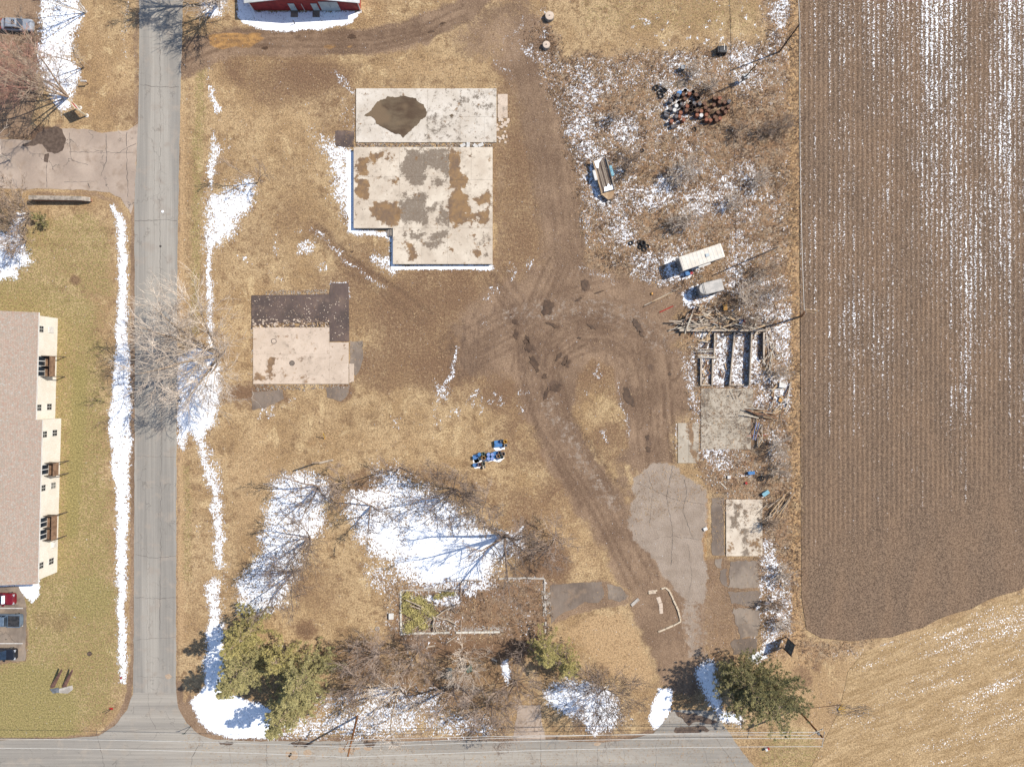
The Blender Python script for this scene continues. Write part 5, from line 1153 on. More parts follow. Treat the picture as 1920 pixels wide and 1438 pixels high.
def car(name, label, loc, rz, body, L=4.8, Wd=.9, kind='sedan', snow=False):
    t = empty(name, loc, rz, label, 'car' if kind != 'pickup' else 'pickup truck'); h = L/2
    m = MB(); m.loft([ring_rect(-h+.05, h-.05, Wd-.05, .22, .3), ring_rect(-h, h, Wd, .42, .38), ring_rect(-h+.01, h-.01, Wd, .62, .4), ring_rect(-h+.07, h-.10, Wd-.05, .82, .42), ring_rect(-h+.2, h-.3, Wd-.16, .92, .4)])
    m.build('body', body, t, smooth=False)
    if kind == 'sedan': a0, a1, b0, b1 = -h+.55, h-1.35, -h+1.15, h-2.05
    elif kind == 'pickup': a0, a1, b0, b1 = -.75, h-1.45, -.5, h-2.15
    else: a0, a1, b0, b1 = -h+.25, h-1.3, -h+.7, h-1.95
    m = MB(); m.loft([ring_rect(a0, a1, Wd-.12, .90, .16), ring_rect(b0, b1, Wd-.26, 1.38, .14)]); m.build('window_band', M_cg, t)
    m = MB(); m.loft([ring_rect(b0-.03, b1+.03, Wd-.23, 1.375, .14), ring_rect(b0+.08, b1-.1, Wd-.34, 1.44, .14)]); rf = m.build('roof', body, t)
    for s in (-1, 1):
        for xa, za, xb, zb in ((a1-.04, .92, b1, 1.38), (a0+.04, .92, b0, 1.38), ((b0+b1)/2, .92, (b0+b1)/2, 1.38)):
            m = MB(); m.tube([(xa, s*(Wd-.13), za), (xb, s*(Wd-.27), zb)], .045, 5); m.build('pillar', body, t)
        m = MB(); m.box(a1-.35, a1-.15, s*(Wd+.02)-.09, s*(Wd+.02)+.09, .92, 1.06); m.build('mirror', body, t)
        m = MB(); m.box(h-.3, h-.06, s*(Wd-.32)-.17, s*(Wd-.32)+.17, .66, .84); m.build('headlight', M_lamp, t)
        m = MB(); m.box(-h+.02, -h+.2, s*(Wd-.3)-.17, s*(Wd-.3)+.17, .68, .86); m.build('tail_light', M_tail, t)
        for x in (h-.95, -h+.95):
            m = MB(); m.tube([(x, s*(Wd-.22), .33), (x, s*(Wd+.01), .33)], .33, 16); w_ = m.build('wheel', M_rubber, t)
            m = MB(); m.tube([(x, s*(Wd-.02), .33), (x, s*(Wd+.025), .33)], .2, 10); m.build('rim', M_metal, w_)
    m = MB(); m.box(h-.06, h+.03, -.6, .6, .3, .48); m.build('bumper', body if kind != 'pickup' else M_metal, t)
    if kind == 'pickup':
        m = MB(); m.box(-h+.12, -.85, -Wd+.14, Wd-.14, .93, .97); m.build('bed_cover', M_darkm, t)
        for s in (-1, 1): m = MB(); m.box(-h+.05, -.8, s*(Wd-.08)-.05, s*(Wd-.08)+.05, .9, 1.02); m.build('bed_rail', body, t)
        m = MB(); m.box(-h+.02, -h+.1, -Wd+.1, Wd-.1, .6, 1.02); m.build('tailgate', body, t)
    if snow:
        m = MB(); m.loft([ring_rect(a1-.62, a1-.05, Wd-.28, 1.0, .1), ring_rect(a1-.6, a1-.12, Wd-.3, 1.2, .1)]); o = m.build('snow_patch', M_snowclump, t)
    if kind == 'sedan':
        m = MB(); m.box((b0+b1)/2+.1, (b0+b1)/2+.55, -.38, .38, 1.435, 1.447); m.build('sunroof', M_cg, t)
    return t
car('parked_car', 'silver sedan parked on the bare ground at the top left', (*W(37.5, 51), 0), R(-2), paint('silver paint', S(170,176,184), S(150,154,162)), 4.9, .92)
car('parked_car', 'dark red car with snow on its windscreen in the upper parking bay', (*W(5, 1120), 0), R(-1), paint('dark red paint', S(140,26,40), S(110,20,32)), 4.8, .92, 'hatch', True)
car('pickup_truck', 'grey-blue pickup truck with a dark covered bed between the painted bay lines', (*W(13, 1160), 0), R(179), paint('slate blue paint', S(120,138,156), S(98,114,132)), 5.6, .98, 'pickup')
car('parked_car', 'black car in the lowest parking bay', (*W(8, 1223), 0), R(-1), paint('black paint', S(40,42,50), S(28,30,36)), 4.7, .9, 'sedan')

# ------------------------------------------------------------------ poles and wires
def pole(base, top, h, label, cat='utility pole', r=.15, mat=None, name='utility_pole', group=None):
    b = Vector((*W(*base), 0)); T_ = Vector(Wh(top[0], top[1], h))
    t = empty(name, tuple(b), 0, label, cat, group)
    MB().tube([(0,0,-.1), tuple((T_-b)*.5), tuple(T_-b)], [r*1.15, r, r*.8], 10).build('shaft', mat or M_pole, t)
    return t, b, T_
def arm(t, b, p0, p1, w=.06, mat=None, ins=3):
    p0, p1 = Vector(p0)-b, Vector(p1)-b; a = MB().tube([tuple(p0), tuple(p1)], w, 5).build('crossarm', mat or M_arm, t)
    for k in range(ins):
        p = p0.lerp(p1, .06 + .88*k/max(1, ins-1)); MB().cyl(p.x, p.y, [(.035, p.z), (.07, p.z+.08), (.03, p.z+.2)], 6).build('insulator', M_trim, a)
    return a
tD, bD, TD = pole((1495,1328), (1543,1383), 8.8, 'corner utility pole with two bleached crossarms in the grass at the lower right')
arm(tD, bD, Wh(1517,1379,8.75), Wh(1543,1366,8.75)); arm(tD, bD, Wh(1546,1371,8.6), Wh(1541,1400,8.6))
MB().cyl((TD-bD).x-.25, (TD-bD).y+.2, [(.2,7.4),(.22,7.5),(.22,8.1),(.12,8.2)], 10).build('transformer', M_metal, tD)
tE, bE, TE = pole((670,1342), (652,1418), 10, 'orange-brown utility pole leaning over the bottom street')
arm(tE, bE, Wh(643,1407,9.2), Wh(655,1386,9.2), .07, M_pole); MB().tube([tuple(TE-bE), tuple(Vector(Wh(651,1424,10.3))-bE)], .05, 6).build('tip', M_arm, tE)
tC, bC, TC = pole((1503,593), (1508,586), 8.2, 'utility pole with a light brown crossarm standing at the field edge')
bb = bC; arm(tC, bC, Wh(1507,580,8.2), Wh(1536,583,8.2), .08, M_wood2, 2); arm(tC, bC, Wh(1509,584,8.0), Wh(1530,587,8.0), .07, M_wood2, 2)
tA, bA, TA = pole((1461,98), (1500,45), 8.3, 'dark utility pole at the top right by the field edge', mat=M_wood4, r=.11)
tB, bB, TB = pole((1391,153), (1421,118), 6.3, 'dark yard-light pole with a box, right of the drum pile', 'light pole', .09, M_wood4, 'light_pole')
MB().box(-.35,.35,-.3,.35,.9,1.9, Matrix.Rotation(.4,4,'Z')).build('meter_box', M_metal, tB)
tF, bF, TF = pole((1423,479), (1460,463), 8.2, 'dead limbless tree trunk above the small rounded trailer', 'dead tree', .1, M_dead, 'dead_tree')
def wire(p0, p1, sag, label, r=.034):
    p0, p1 = Vector(p0), Vector(p1); pts = []
    for k in range(25):
        u = k / 24; p = p0.lerp(p1, u); p.z -= sag * 4 * u * (1-u); pts.append(tuple(p))
    tag(MB().tube(pts, r, 4).build('overhead_wire', M_wire), label, 'wire', 'overhead wires')
wire(Wh(1518,1378,8.9), Wh(654,1387,9.4), .7, 'northernmost wire along the bottom street')
wire(Wh(1530,1372,8.9), Wh(650,1396,9.4), .8, 'second wire from the north along the bottom street')
wire(Wh(1545,1384,8.8), Wh(646,1401,9.4), .8, 'third wire from the north along the bottom street')
wire(Wh(1541,1399,8.8), Wh(651,1419,10.2), .7, 'southernmost wire along the bottom street')
wire(Wh(651,1419,10.2), Wh(-140,1402,9.5), .7, 'southern wire running left from the orange-brown pole'); wire(Wh(645,1400,9.4), Wh(-140,1385,9.4), .7, 'northern wire running left from the orange-brown pole')
wire(Wh(1508,582,8.3), Wh(1500,46,8.3), .6, 'long wire along the field edge between the two field poles'); wire(Wh(1500,46,8.3), Wh(1494,-150,8.3), .3, 'wire running up out of view from the top right pole')

# ------------------------------------------------------------------ steel drums
def drum_mesh(mat, open_=False):
    m = MB(); p = [(.27,0),(.29,.02),(.29,.28),(.305,.3),(.29,.32),(.29,.56),(.305,.58),(.29,.60),(.29,.86),(.30,.88),(.27,.88)]
    p += [(.265,.84),(.265,.3)] if open_ else [(.26,.862)]
    m.cyl(0, 0, p, 14); return m.mesh('steel_drum', mat, False)
dm = [drum_mesh(x) for x in M_rust] + [drum_mesh(M_rust_dark, True), drum_mesh(M_trim)]
lab = ['rusty red steel drum standing in the drum pile', 'rusty brown steel drum standing in the drum pile', 'dull grey steel drum standing in the drum pile', 'open dark rusted steel drum in the drum pile', 'white lidded drum in the drum pile']
rnd = random.Random(9); placed = []
def Z7(a, b): return (1200 + a/5.99, 80 + b/5.99)
known = [(480,600,1),(545,595,0),(495,650,1),(535,650,1),(465,705,2),(400,725,4),(385,770,4),(525,735,0),(515,780,1),(470,760,3),(450,805,0),(440,845,0),(480,855,0),(480,885,0),(640,780,1),(680,785,0),(635,835,0),(680,835,4),
         (735,745,1),(765,740,0),(770,775,1),(735,830,0),(775,835,0),(735,880,0),(780,885,0),(835,640,1),(885,640,0),(910,610,0),(885,690,1),(940,690,1),(990,680,2),(955,790,1),(885,870,0),(865,800,1),(720,700,1),
         (560,780,3),(600,700,2),(650,640,3),(590,570,3),(620,600,1),(560,700,3),(430,690,3),(350,900,0),(390,640,3),(420,610,2),(340,670,2),(690,720,3),(800,790,3),(830,850,1),(920,760,1),(500,560,3),(465,575,1),(400,850,2),(380,905,2),
         (820,720,1),(860,700,3),(790,740,0),(700,790,3),(810,880,3),(710,860,0),(760,905,1),(600,750,3),(420,780,2),(330,880,2),(370,840,3),(505,700,3),(440,740,1),(980,740,1),(900,650,0),(660,700,2),(560,560,3),(850,890,1),(340,760,2),(300,770,2)]
for a, b, k in known:
    x, y = Z7(a + rnd.uniform(-4,4), b + rnd.uniform(-4,4)); x -= 1.2; y += 1.2
    if any((x-u)**2 + (y-v)**2 < 6.6**2 for u, v in placed): continue
    placed.append((x, y)); o = link('steel_drum', dm[k], None, (*W(x, y), 0), rnd.uniform(0, 6)); o.rotation_euler = (rnd.gauss(0,.02), rnd.gauss(0,.02), rnd.uniform(0,6))
    tag(o, lab[k] + (', %s%s part' % ('north' if y < 203 else 'south', 'west' if x < 1290 else 'east') if k < 4 else ''), 'drum', 'drums: ' + lab[k])
for a, b, rz in ((262,820,-.5), (340,960,.3), (265,790,-.4), (345,640,.2), (605,725,1.1)):
    x, y = Z7(a, b); o = link('steel_drum', dm[2 if a != 605 else 1], None, (*W(x, y), .3)); o.rotation_euler = (0, R(90), rz)
    tag(o, 'fallen steel drum lying on its side at the west edge of the drum pile' if a != 605 else 'fallen brown drum lying between standing drums in the middle of the pile', 'drum', 'fallen drums' if a != 605 else None)
# items around the pile
def pallet(x, y, rz, label, z=0, tilt=0):
    t = empty('wooden_pallet', (*W(x, y), z), rz, label, 'pallet'); t.rotation_euler = (tilt, 0, rz)
    for k in range(8): MB().box(-.6 + k*.165, -.6 + k*.165 + .1, -.5, .5, .11, .135).build('slat', M_wood, t)
    for y_ in (-.46, 0, .42): MB().box(-.6, .6, y_, y_ + .05, 0, .11).build('stringer', M_wood4, t)
    return t
pallet(1248, 163, R(-35), 'grey slatted pallet leaning behind the tyres west of the drum pile', .55, .3); pallet(1277, 158, R(10), 'grey pallet lying just above the drum pile')
def tyre_mesh(r=.36):
    m = MB(); rr_ = []
    for k in range(8):
        a = k*6.283/8; rr_.append((r*.76 + .24*r*math.cos(a), .11 + .11*math.sin(a)))
    rings = [[(q*math.cos(6.283*i/16), q*math.sin(6.283*i/16), z) for i in range(16)] for q, z in rr_]; rings.append(rings[0]); m.loft(rings, False)
    return m.mesh('tyre', M_rubber, True)
ty = tyre_mesh()
for x, y, z, s, l in ((1183,456,0,1,'small lone tyre lying west of the tyre group'), (1205,457,.2,1.25,'big tyre lying on top of another in the tyre group'), (1206,458,0,1.2,'tyre under the top tyre of the group'), (1201,463,0,1.15,'tyre on the south-west side of the tyre group'), (1208,468,0,1.1,'southern tyre of the tyre group'), (1199,454,0,1,'tyre on the north-west side of the tyre group'), (1213,462,0,1,'eastern tyre of the tyre group'),
                      (1230,166,.1,1.3,'tyre with snow in it at the west end of the drum pile'), (1237,175,0,1.25,'tyre leaning below the pallet by the drum pile'), (1245,171,.1,1.2,'tyre between pallet and drum pile'), (1427,896,.2,1.2,'dark tyre in the debris south of the grey mossy slab'), (1239,181,0,1.3,'lowest tyre west of the drum pile'), (1302,243,0,1,'tyre buried in brush below the drum pile'),(1204,283-0,0,.9,'small tyre in the brush north of the derelict trailer')):
    o = link('tyre', ty, None, (*W(x, y), z)); o.scale = (s, s, s); tag(o, l, 'tyre', 'tyres')
def boxy(name, label, cat, x, y, w, d, h, mat, rz=0, z=0, lid=None, group=None):
    t = empty(name, (*W(x, y), z), rz, label, cat, group); m = MB(); m.loft([ring_rect(-w/2, w/2, d/2, 0, min(w,d)*.08, 2), ring_rect(-w/2, w/2, d/2, h*.94, min(w,d)*.08, 2), ring_rect(-w/2+.02, w/2-.02, d/2-.02, h, min(w,d)*.08, 2)]); m.build('body', mat, t)
    m = MB(); m.loft([ring_rect(-w/2-.03, w/2+.03, d/2+.03, h+.002, min(w,d)*.1, 2), ring_rect(-w/2-.01, w/2+.01, d/2+.01, h+.05, min(w,d)*.1, 2)]); m.build('lid', lid or mat, t)
    return t
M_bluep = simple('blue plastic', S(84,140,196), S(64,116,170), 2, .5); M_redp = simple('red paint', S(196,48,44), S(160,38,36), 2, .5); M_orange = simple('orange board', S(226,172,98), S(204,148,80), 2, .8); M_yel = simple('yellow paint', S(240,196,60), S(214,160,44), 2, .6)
M_green = simple('dull green plastic', S(120,136,120), S(96,112,100), 2, .6); M_tarp = simple('pale blue tarp', S(150,196,206), S(120,172,190), 2, .5); M_lightblue = simple('light blue plastic lid', S(160,176,226), S(136,152,204), 2, .5)
t = empty('utility_cart', (*W(1351, 98), 0), 0, 'small black cart with a pale tubular frame at the north edge of the wild strip', 'cart')
MB().box(-.7,.7,-.5,.5,.35,.95).build('body', M_darkm, t)
f = MB(); f.tube([(-.7,-.45,1.0),(-.6,-.5,1.5),(.1,-.5,1.6),(.7,-.45,1.0)], .035, 5); f.tube([(-.7,.45,1.0),(-.6,.5,1.5),(.1,.5,1.6),(.7,.45,1.0)], .035, 5); f.tube([(.1,-.5,1.6),(.1,.5,1.6)], .05, 5); f.build('frame', M_metal, t)
for x in (-.5,.5):
    for y in (-.55,.55): MB().tube([(x,y-.06,.22),(x,y+.06,.22)], .22, 10).build('wheel', M_rubber, t)
boxy('storage_bin', 'upright grey bin in the snow north of the drum pile', 'bin', 1278, 131, .6, .6, .9, M_metal); boxy('crate', 'blue-grey crate between the pallet and the drum pile', 'crate', 1272, 178, .7, .55, .7, M_bluep, .3)
# round well tanks near the top track
for x, y, r, l in ((1030,34,.72,'round tan concrete tank beside the top of the dirt track, upper one'), (1024,88,.6,'round tan concrete tank beside the top of the dirt track, lower one')):
    t = empty('round_tank', (*W(x, y), 0), 0, l, 'tank'); MB().cyl(0, 0, [(r,-.1),(r,.62),(r*.96,.66)], 20).build('wall', M_side, t); MB().cyl(0, 0, [(r*.9,.66),(r*.9,.70),(r*.2,.74)], 20).build('lid', M_s3, t); MB().box(-.1,.1,-.04,.04,.74,.8).build('handle', M_darkm, t)
# blue barrel cluster
def barrel(x, y, r, h, lidm, bodym, label, open_=True):
    t = empty('plastic_barrel', (*W(x, y), 0), 0, label, 'barrel', 'barrels of the blue cluster')
    p = [(r*.94,0),(r,.04),(r,h*.33),(r*1.04,h*.36),(r,h*.39),(r,h*.92),(r*1.05,h*.95),(r*1.03,h),(r*.88,h)]
    if open_: p += [(r*.86,h*.85),(r*.84,h*.6)]
    MB().cyl(0, 0, p, 16).build('body', bodym, t)
    if not open_:
        l = MB().cyl(0, 0, [(r*.86,h+.002),(r*.86,h+.03),(r*.5,h+.035),(r*.45,h+.02)], 16).build('lid', lidm, t); MB().cyl(r*.4, 0, [(.05,h+.03),(.05,h+.06)], 8).build('bung', lidm, l)
    else: MB().cyl(0, 0, [(r*1.07,h*.96),(r*1.07,h+.015),(r*.9,h+.015),(r*.9,h*.96)], 16, False).build('rim', lidm, t)
for k, (x, y) in enumerate(((916.2,851.2),(923.4,851.2),(916.2,858.6),(923.4,858.6))):
    barrel(x, y, .29, .9, M_lightblue, M_bluep, 'light blue closed barrel, %s of the square of four' % ('north-west','north-east','south-west','south-east')[k], False)
for x, y, r, h, a, b, l in ((937,847.5,.24,.9,M_metal,M_rust[1],'open barrel at the north-west of the eastern ring of barrels'), (944,850,.26,.9,M_metal,M_rust[1],'open barrel at the east end of the barrel row'), (934,854,.26,.85,M_orange,M_rust[2],'orange-rimmed barrel just right of the square of four'),
    (941,856,.25,.9,M_green,M_rust[2],'greenish barrel at the south-east corner of the barrel row'), (907,857.3,.29,.9,M_orange,M_rust_dark,'orange-rimmed open barrel just left of the square of four'), (900,859,.22,.85,M_metal,M_green,'small greenish open barrel second from the left'),
    (906.5,850,.27,.9,M_green,M_green,'grey-green barrel behind the orange-rimmed one at the left'), (899.5,870,.25,.8,M_rust[0],M_rust[2],'pinkish rusty barrel at the left of the lower row'), (907,868.5,.26,.85,M_green,M_rust[2],'greenish open barrel in the lower row'), (908,875,.24,.5,M_arm,M_dead,'low pale barrel at the bottom of the cluster'),
    (941,826,.25,.95,M_darkm,M_metal,'open grey barrel beside the yellow bucket'), (948.4,834,.25,.9,M_dead,M_metal,'pale open barrel below the yellow bucket')): barrel(x, y, r, h, a, b, l)
barrel(947.6, 827, .26, .95, M_yel, M_orange, 'yellow-orange bucket at the top of the barrel cluster'); barrel(899, 851, .27, .9, M_bluep, M_bluep, 'bright blue barrel at the left of the barrel row', False)
for x, y, w_, d_, h_, l in ((934.5,831,1.15,.95,.55,'larger blue box added as snow shade left of the grey barrels at the top of the cluster'), (930,852,.7,1.0,.5,'blue box added as snow shade between the square of four and the eastern ring of barrels'), (892,857,.8,.5,.5,'blue-grey box added as snow shade at the west end of the barrel row'), (892.5,871,.9,.45,.4,'flat blue-grey box added as snow shade at the west end of the lower row')):  # low blue boxes added to imitate the blue shade on snow beside the barrels
    t = empty('blue_shade_box', (*W(x, y), 0), .1, l, 'added shade box'); m = MB(); m.loft([ring_rect(-w_/2, w_/2, d_/2, 0, .12, 3), ring_rect(-w_/2-.03, w_/2+.03, d_/2+.03, h_, .12, 3)]); m.build('shell', M_bluep, t); MB().box(-w_/2+.08, w_/2-.08, -.03, .03, h_, h_+.04).build('handle', M_lightblue, t)
T3 = lambda x, y: W(x, y)
# snow left in the barrels' shade (real thin patches)
def lowpatch(pts, label_seed, z=.03): return sheet('snow_bank', pts, z, M_snowclump, .8, 4, label_seed, .05)
lowpatch([(927,834),(947,838),(946,842),(930,845),(926,840)], 301); lowpatch([(888,862),(912,858),(930,860),(946,858),(938,866),(925,864),(915,866),(905,865),(890,868)], 302); lowpatch([(888,872),(902,872),(901,877),(890,878)], 303); lowpatch([(886,854),(898,850),(898,866),(888,868)], 305); lowpatch([(927,848),(934,846),(933,858),(926,858)], 306)

# ------------------------------------------------------------------ trailers
def white_trailer():
    a = Vector(Wh(1272,486,2.9)); b = Vector(Wh(1350,460,2.9)); c = Vector(Wh(1280,504,2.9))
    L = (b - a).length; Wd = abs((c - a).dot(Vector((0,-1,0)))) ; d = (b - a).normalized(); rz = math.atan2(d.y, d.x)
    ctr = (Vector(Wh(1316,482,2.9))); t = empty('box_trailer', (ctr.x, ctr.y, 0), rz, 'long white box trailer standing in the snow above the board pile', 'trailer')
    l, w = L/2, 1.05
    MB().box(-l, l, -w, w, .75, 2.78).build('body', M_trim, t)
    m = MB(); m.loft([ring_rect(-l-.04, l+.04, w+.04, 2.78, .06, 2), ring_rect(-l-.04, l+.04, w+.04, 2.86, .06, 2), ring_rect(-l+.1, l-.1, w-.15, 2.92, .06, 2)]); m.build('roof', simple('cream trailer roof', S(248,238,222), S(240,226,208), 1, .6), t)
    for i in range(9): MB().box(-l + (i+.5)*2*l/9 - .02, -l + (i+.5)*2*l/9 + .02, -w-.03, w+.03, .75, 2.77).build('side_rib', M_metal, t)
    MB().box(-l-.05, -l, -w+.08, -.02, .85, 2.7).build('door', M_metal, t); MB().box(-l-.05, -l, .02, w-.08, .85, 2.7).build('door', M_metal, t)
    for i in range(11): MB().box(-l + (i+.5)*2*l/11 - .015, -l + (i+.5)*2*l/11 + .015, -w+.1, w-.1, 2.915, 2.935).build('roof_seam', M_door, t)
    MB().box(.6, 1.1, -.25, .25, 2.92, 3.05).build('roof_hatch', M_door, t)
    for x in (-l*.45, -l*.2):
        for s in (-1, 1): MB().tube([(x, s*(w-.25), .42), (x, s*(w-.02), .42)], .42, 14).build('wheel', M_rubber, t)
    MB().box(-l, l, -.35, .35, .55, .75).build('chassis', M_darkm, t); MB().tube([(l, -.3, .6), (l+.9, 0, .55), (l, .3, .6)], .06, 5).build('drawbar', M_darkm, t)
    MB().box(-.7, 1.2, -w-.35, -w-.05, 2.1, 2.2).build('awning', M_trim, t); MB().box(l, l+.5, -.2, .6, .9, 1.7).build('front_box', M_metal, t)
white_trailer()
def round_trailer():
    ctr = Vector(Wh(1335,538,2.2)); t = empty('rounded_trailer', (ctr.x, ctr.y, 0), R(14), 'small grey trailer with a rounded front below the white box trailer', 'trailer')
    m = MB(); n = []
    def ring(z, s=1):
        p = [(1.75, -.95*s), (1.75, .95*s), (-1.0, .95*s)] + [(-1.0 - 1.05*math.sin(R(a))*s, .95*s*math.cos(R(a))) for a in (20,40,60,75,105,120,140,160)] + [(-1.0, -.95*s)]
        return [(x, y, z) for x, y in p]
    m.loft([ring(.5), ring(1.9), ring(2.05, .96)]); m.build('body', M_metal, t)
    m = MB(); m.loft([ring(2.052, .95), ring(2.12, .9)]); m.build('roof', simple('dusty pale trailer roof', S(214,206,196), S(190,184,176), 1.2, .6), t)
    m = MB(); m.tube([(-1.8,-.7,.5),(-3.1,0,.45),(-1.8,.7,.5)], .06, 5); m.tube([(-3.1,0,.1),(-3.1,0,.8)], .05, 6); m.build('drawbar', M_darkm, t)
    for s in (-1, 1): MB().tube([(.3, s*.75, .33), (.3, s*1.0, .33)], .33, 14).build('wheel', M_rubber, t); MB().box(-.2, .8, s*1.02-.08, s*1.02+.08, .66, .72).build('fender', M_darkm, t)
    MB().box(1.75, 1.79, -.7, .7, .6, 1.9).build('door', M_door, t); MB().tube([(-1.2,-.98,1.2),(-1.2,-.98,2.3),(-1.2,.98,2.3),(-1.2,.98,1.2)], .04, 5).build('hoop', M_darkm, t)
round_trailer()
def derelict():
    ctr = W(1131, 334); t = empty('derelict_trailer', (*ctr, 0), R(15), 'derelict wooden-decked trailer with snow on its planks in the snowy wild strip', 'trailer')
    # deck plank by plank
    for i in range(9):
        x = -.86 + i*.19; MB().box(x, x + .165, -2.1 + .04*(i%3), 2.35 - .05*((i*2)%3), .72, .78 + .012*(i%2)).build('plank', (M_wood, M_wood4, M_wood)[i%3], t)
    MB().box(-.95, -.84, -2.2, 2.4, .45, 1.0).build('side_wall', M_wood2, t); MB().box(.84, .95, -2.2, 2.4, .45, 1.0).build('side_wall', M_wood, t)
    m = MB(); m.prism([(-.95,-2.2),(.95,-2.2),(.25,-3.2),(-.25,-3.2)][::-1], .5, .74); m.build('nose', M_wood2, t)
    for s in (-1, 1):
        MB().box(s*1.12-.18, s*1.12+.18, -.3, 1.1, .5, 1.05).build('fender', M_tarp if s > 0 else M_trim, t); MB().tube([(s*1.0,.4,.3),(s*1.25,.4,.3)], .3, 12).build('wheel', M_rubber, t)
    hoop = [(-.95,2.4,.9),(-.7,2.5,1.5),(0,2.5,1.75),(.7,2.5,1.5),(.95,2.4,.9)]; MB().tube(hoop, .05, 6).build('hoop', M_darkm, t)
    MB().tube([(0,-3.2,.6),(0,-3.8,.5)], .07, 6).build('drawbar', M_darkm, t)
    m = MB(); m.prism([(-.5,-2.05),(.8,-2.05),(.75,-1.3),(.55,-1.6),(.3,-1.1),(.0,-1.5),(-.3,-1.4)], .80, .86); m.build('snow_patch', M_snowclump, t)
    m = MB(); m.prism([(-.75,2.3),(-.7,1.4),(-.45,1.2),(-.2,1.9),(.3,2.35)], .80, .86); m.build('snow_patch', M_snowclump, t)
derelict()
bpy.data.objects['derelict_trailer'].scale = (1.18, 1.14, 1.1)
boxy('toolbox', 'blue container beside the white box trailer', 'container', 1287, 514, .7, .6, .8, M_bluep, .2); boxy('fuel_can', 'orange-red can beside the blue container', 'can', 1295, 513, .45, .35, .5, M_redp, .5)
rubble('litter', 'pale litter around the foot of the white box trailer', [(1284,508),(1300,506),(1300,520),(1284,522)], 26, .06, .14, [M_trim, M_darkm, M_bluep], 12)

# ------------------------------------------------------------------ timber ruin: low walls
M_conc = simple('pale foundation concrete', S(206,196,184), S(176,166,154), 1.5)
def low_wall(p, q, w, h, label, mat=None, cat='low wall', name='low_wall'):
    a, b = Vector((*W(*p), 0)), Vector((*W(*q), 0)); d = b - a; L = d.length; rz = math.atan2(d.y, d.x); mid = (a+b)/2
    t = empty(name, tuple(mid), rz, label, cat)
    MB().box(-L/2, L/2, -w/2, w/2, -.05, h-.08).build('base', mat or M_side, t); n = max(1, int(L/2.4))
    for k in range(n): MB().box(-L/2 + k*L/n + .01, -L/2 + (k+1)*L/n - .01, -w/2-.03, w/2+.03, h-.078, h).build('top_board', M_dead, t)
    return t
low_wall((1272,620),(1437,620),.26,.7,'long east-west timber-topped wall at the back of the collapsed shed', M_wood, name='shed_wall')
low_wall((1338,625),(1337,668),.15,.7,'first low cross wall from the west under the long back wall'); low_wall((1313,672),(1313,722),.2,.5,'short westernmost low wall with boards leaning on it')
low_wall((1335,674),(1334,722),.2,.5,'short low wall second from the west, in the lower half'); low_wall((1375,624),(1366,722),.16,.75,'slightly slanted long low wall in the middle of the shed ruin')
low_wall((1406,624),(1402,722),.16,.95,'longest and tallest low wall with a wide blue shadow'); low_wall((1429,624),(1429,673),.16,.8,'short low wall at the east end of the shed ruin')
low_wall((1311,722),(1336,722),.16,.3,'small sill board at the south-west end of the shed ruin', M_wood4); low_wall((1365,722),(1404,722),.16,.3,'rusty brown sill at the south end of the long low walls', M_wood3)
# boards
pm = []
for m in (M_wood, M_wood2, M_wood3, M_arm, M_dead, M_wood4):
    for w, th in ((.055,.04), (.10,.04)): pm.append((MB().box(-.5, .5, -w, w, 0, th).mesh('board', m), m.name))
rnd = random.Random(21)
def board(x, y, L, a, z, tilt, k, label, group=None, wsc=1):
    o = link('board', pm[k][0], None, (*W(x, y), z)); o.rotation_euler = (0, R(tilt), R(a)); o.scale = (L, wsc, 1); tag(o, label, 'board', group); return o
names = {0:'grey weathered',1:'grey weathered',2:'tan',3:'tan',4:'brown stained',5:'brown stained',6:'pale bleached',7:'pale bleached',8:'pale dead-wood',9:'pale dead-wood',10:'dark wet',11:'dark wet'}
def pile(region, n, amean, asd, lens, where, grp, z1=.9, ks=None):
    xs = [p[0] for p in region]; ys = [p[1] for p in region]
    for _ in range(n):
        while True:
            x, y = rnd.uniform(min(xs), max(xs)), rnd.uniform(min(ys), max(ys)); ins = False
            for k in range(len(region)):
                (x0, y0), (x1, y1) = region[k], region[(k+1) % len(region)]
                if (y0 > y) != (y1 > y) and x < (x1-x0)*(y-y0)/(y1-y0)+x0: ins = not ins
            if ins: break
        k = rnd.choice(ks) if ks else rnd.randrange(len(pm))
        Lb = rnd.uniform(*lens); u = (x - min(xs)) / (max(xs) - min(xs)); v = (y - min(ys)) / (max(ys) - min(ys)); tall = (max(ys)-min(ys)) > (max(xs)-min(xs)); u = v if tall else u
        sz = 'long' if Lb > lens[0] + .6*(lens[1]-lens[0]) else ('short' if Lb < lens[0] + .3*(lens[1]-lens[0]) else 'mid-length')
        th = (('northern','middle','southern') if tall else ('western','middle','eastern'))[min(2, int(u*3))]
        board(x, y, Lb, rnd.gauss(amean, asd), rnd.uniform(.08, z1), rnd.gauss(0, 7), k, '%s %s board %s, %s third' % (sz, names[k], where, th), '%s boards %s' % (names[k], grp), rnd.uniform(.7, 1.3))
pile([(1290,588),(1330,592),(1390,596),(1420,604),(1430,617),(1275,617),(1280,600)], 150, 0, 42, (.9,3.4), 'in the pile along the back wall', 'in the collapsed pile')
pile([(1270,600),(1380,610),(1380,618),(1268,618)], 30, 8, 10, (2.5,5.5), 'laid along the back wall', 'along the back wall', .8, [0,1,2,6,8])
pile([(1300,565),(1345,575),(1370,590),(1300,592)], 26, 20, 50, (.6,1.8), 'scattered above the collapsed pile', 'above the collapsed pile', .3)
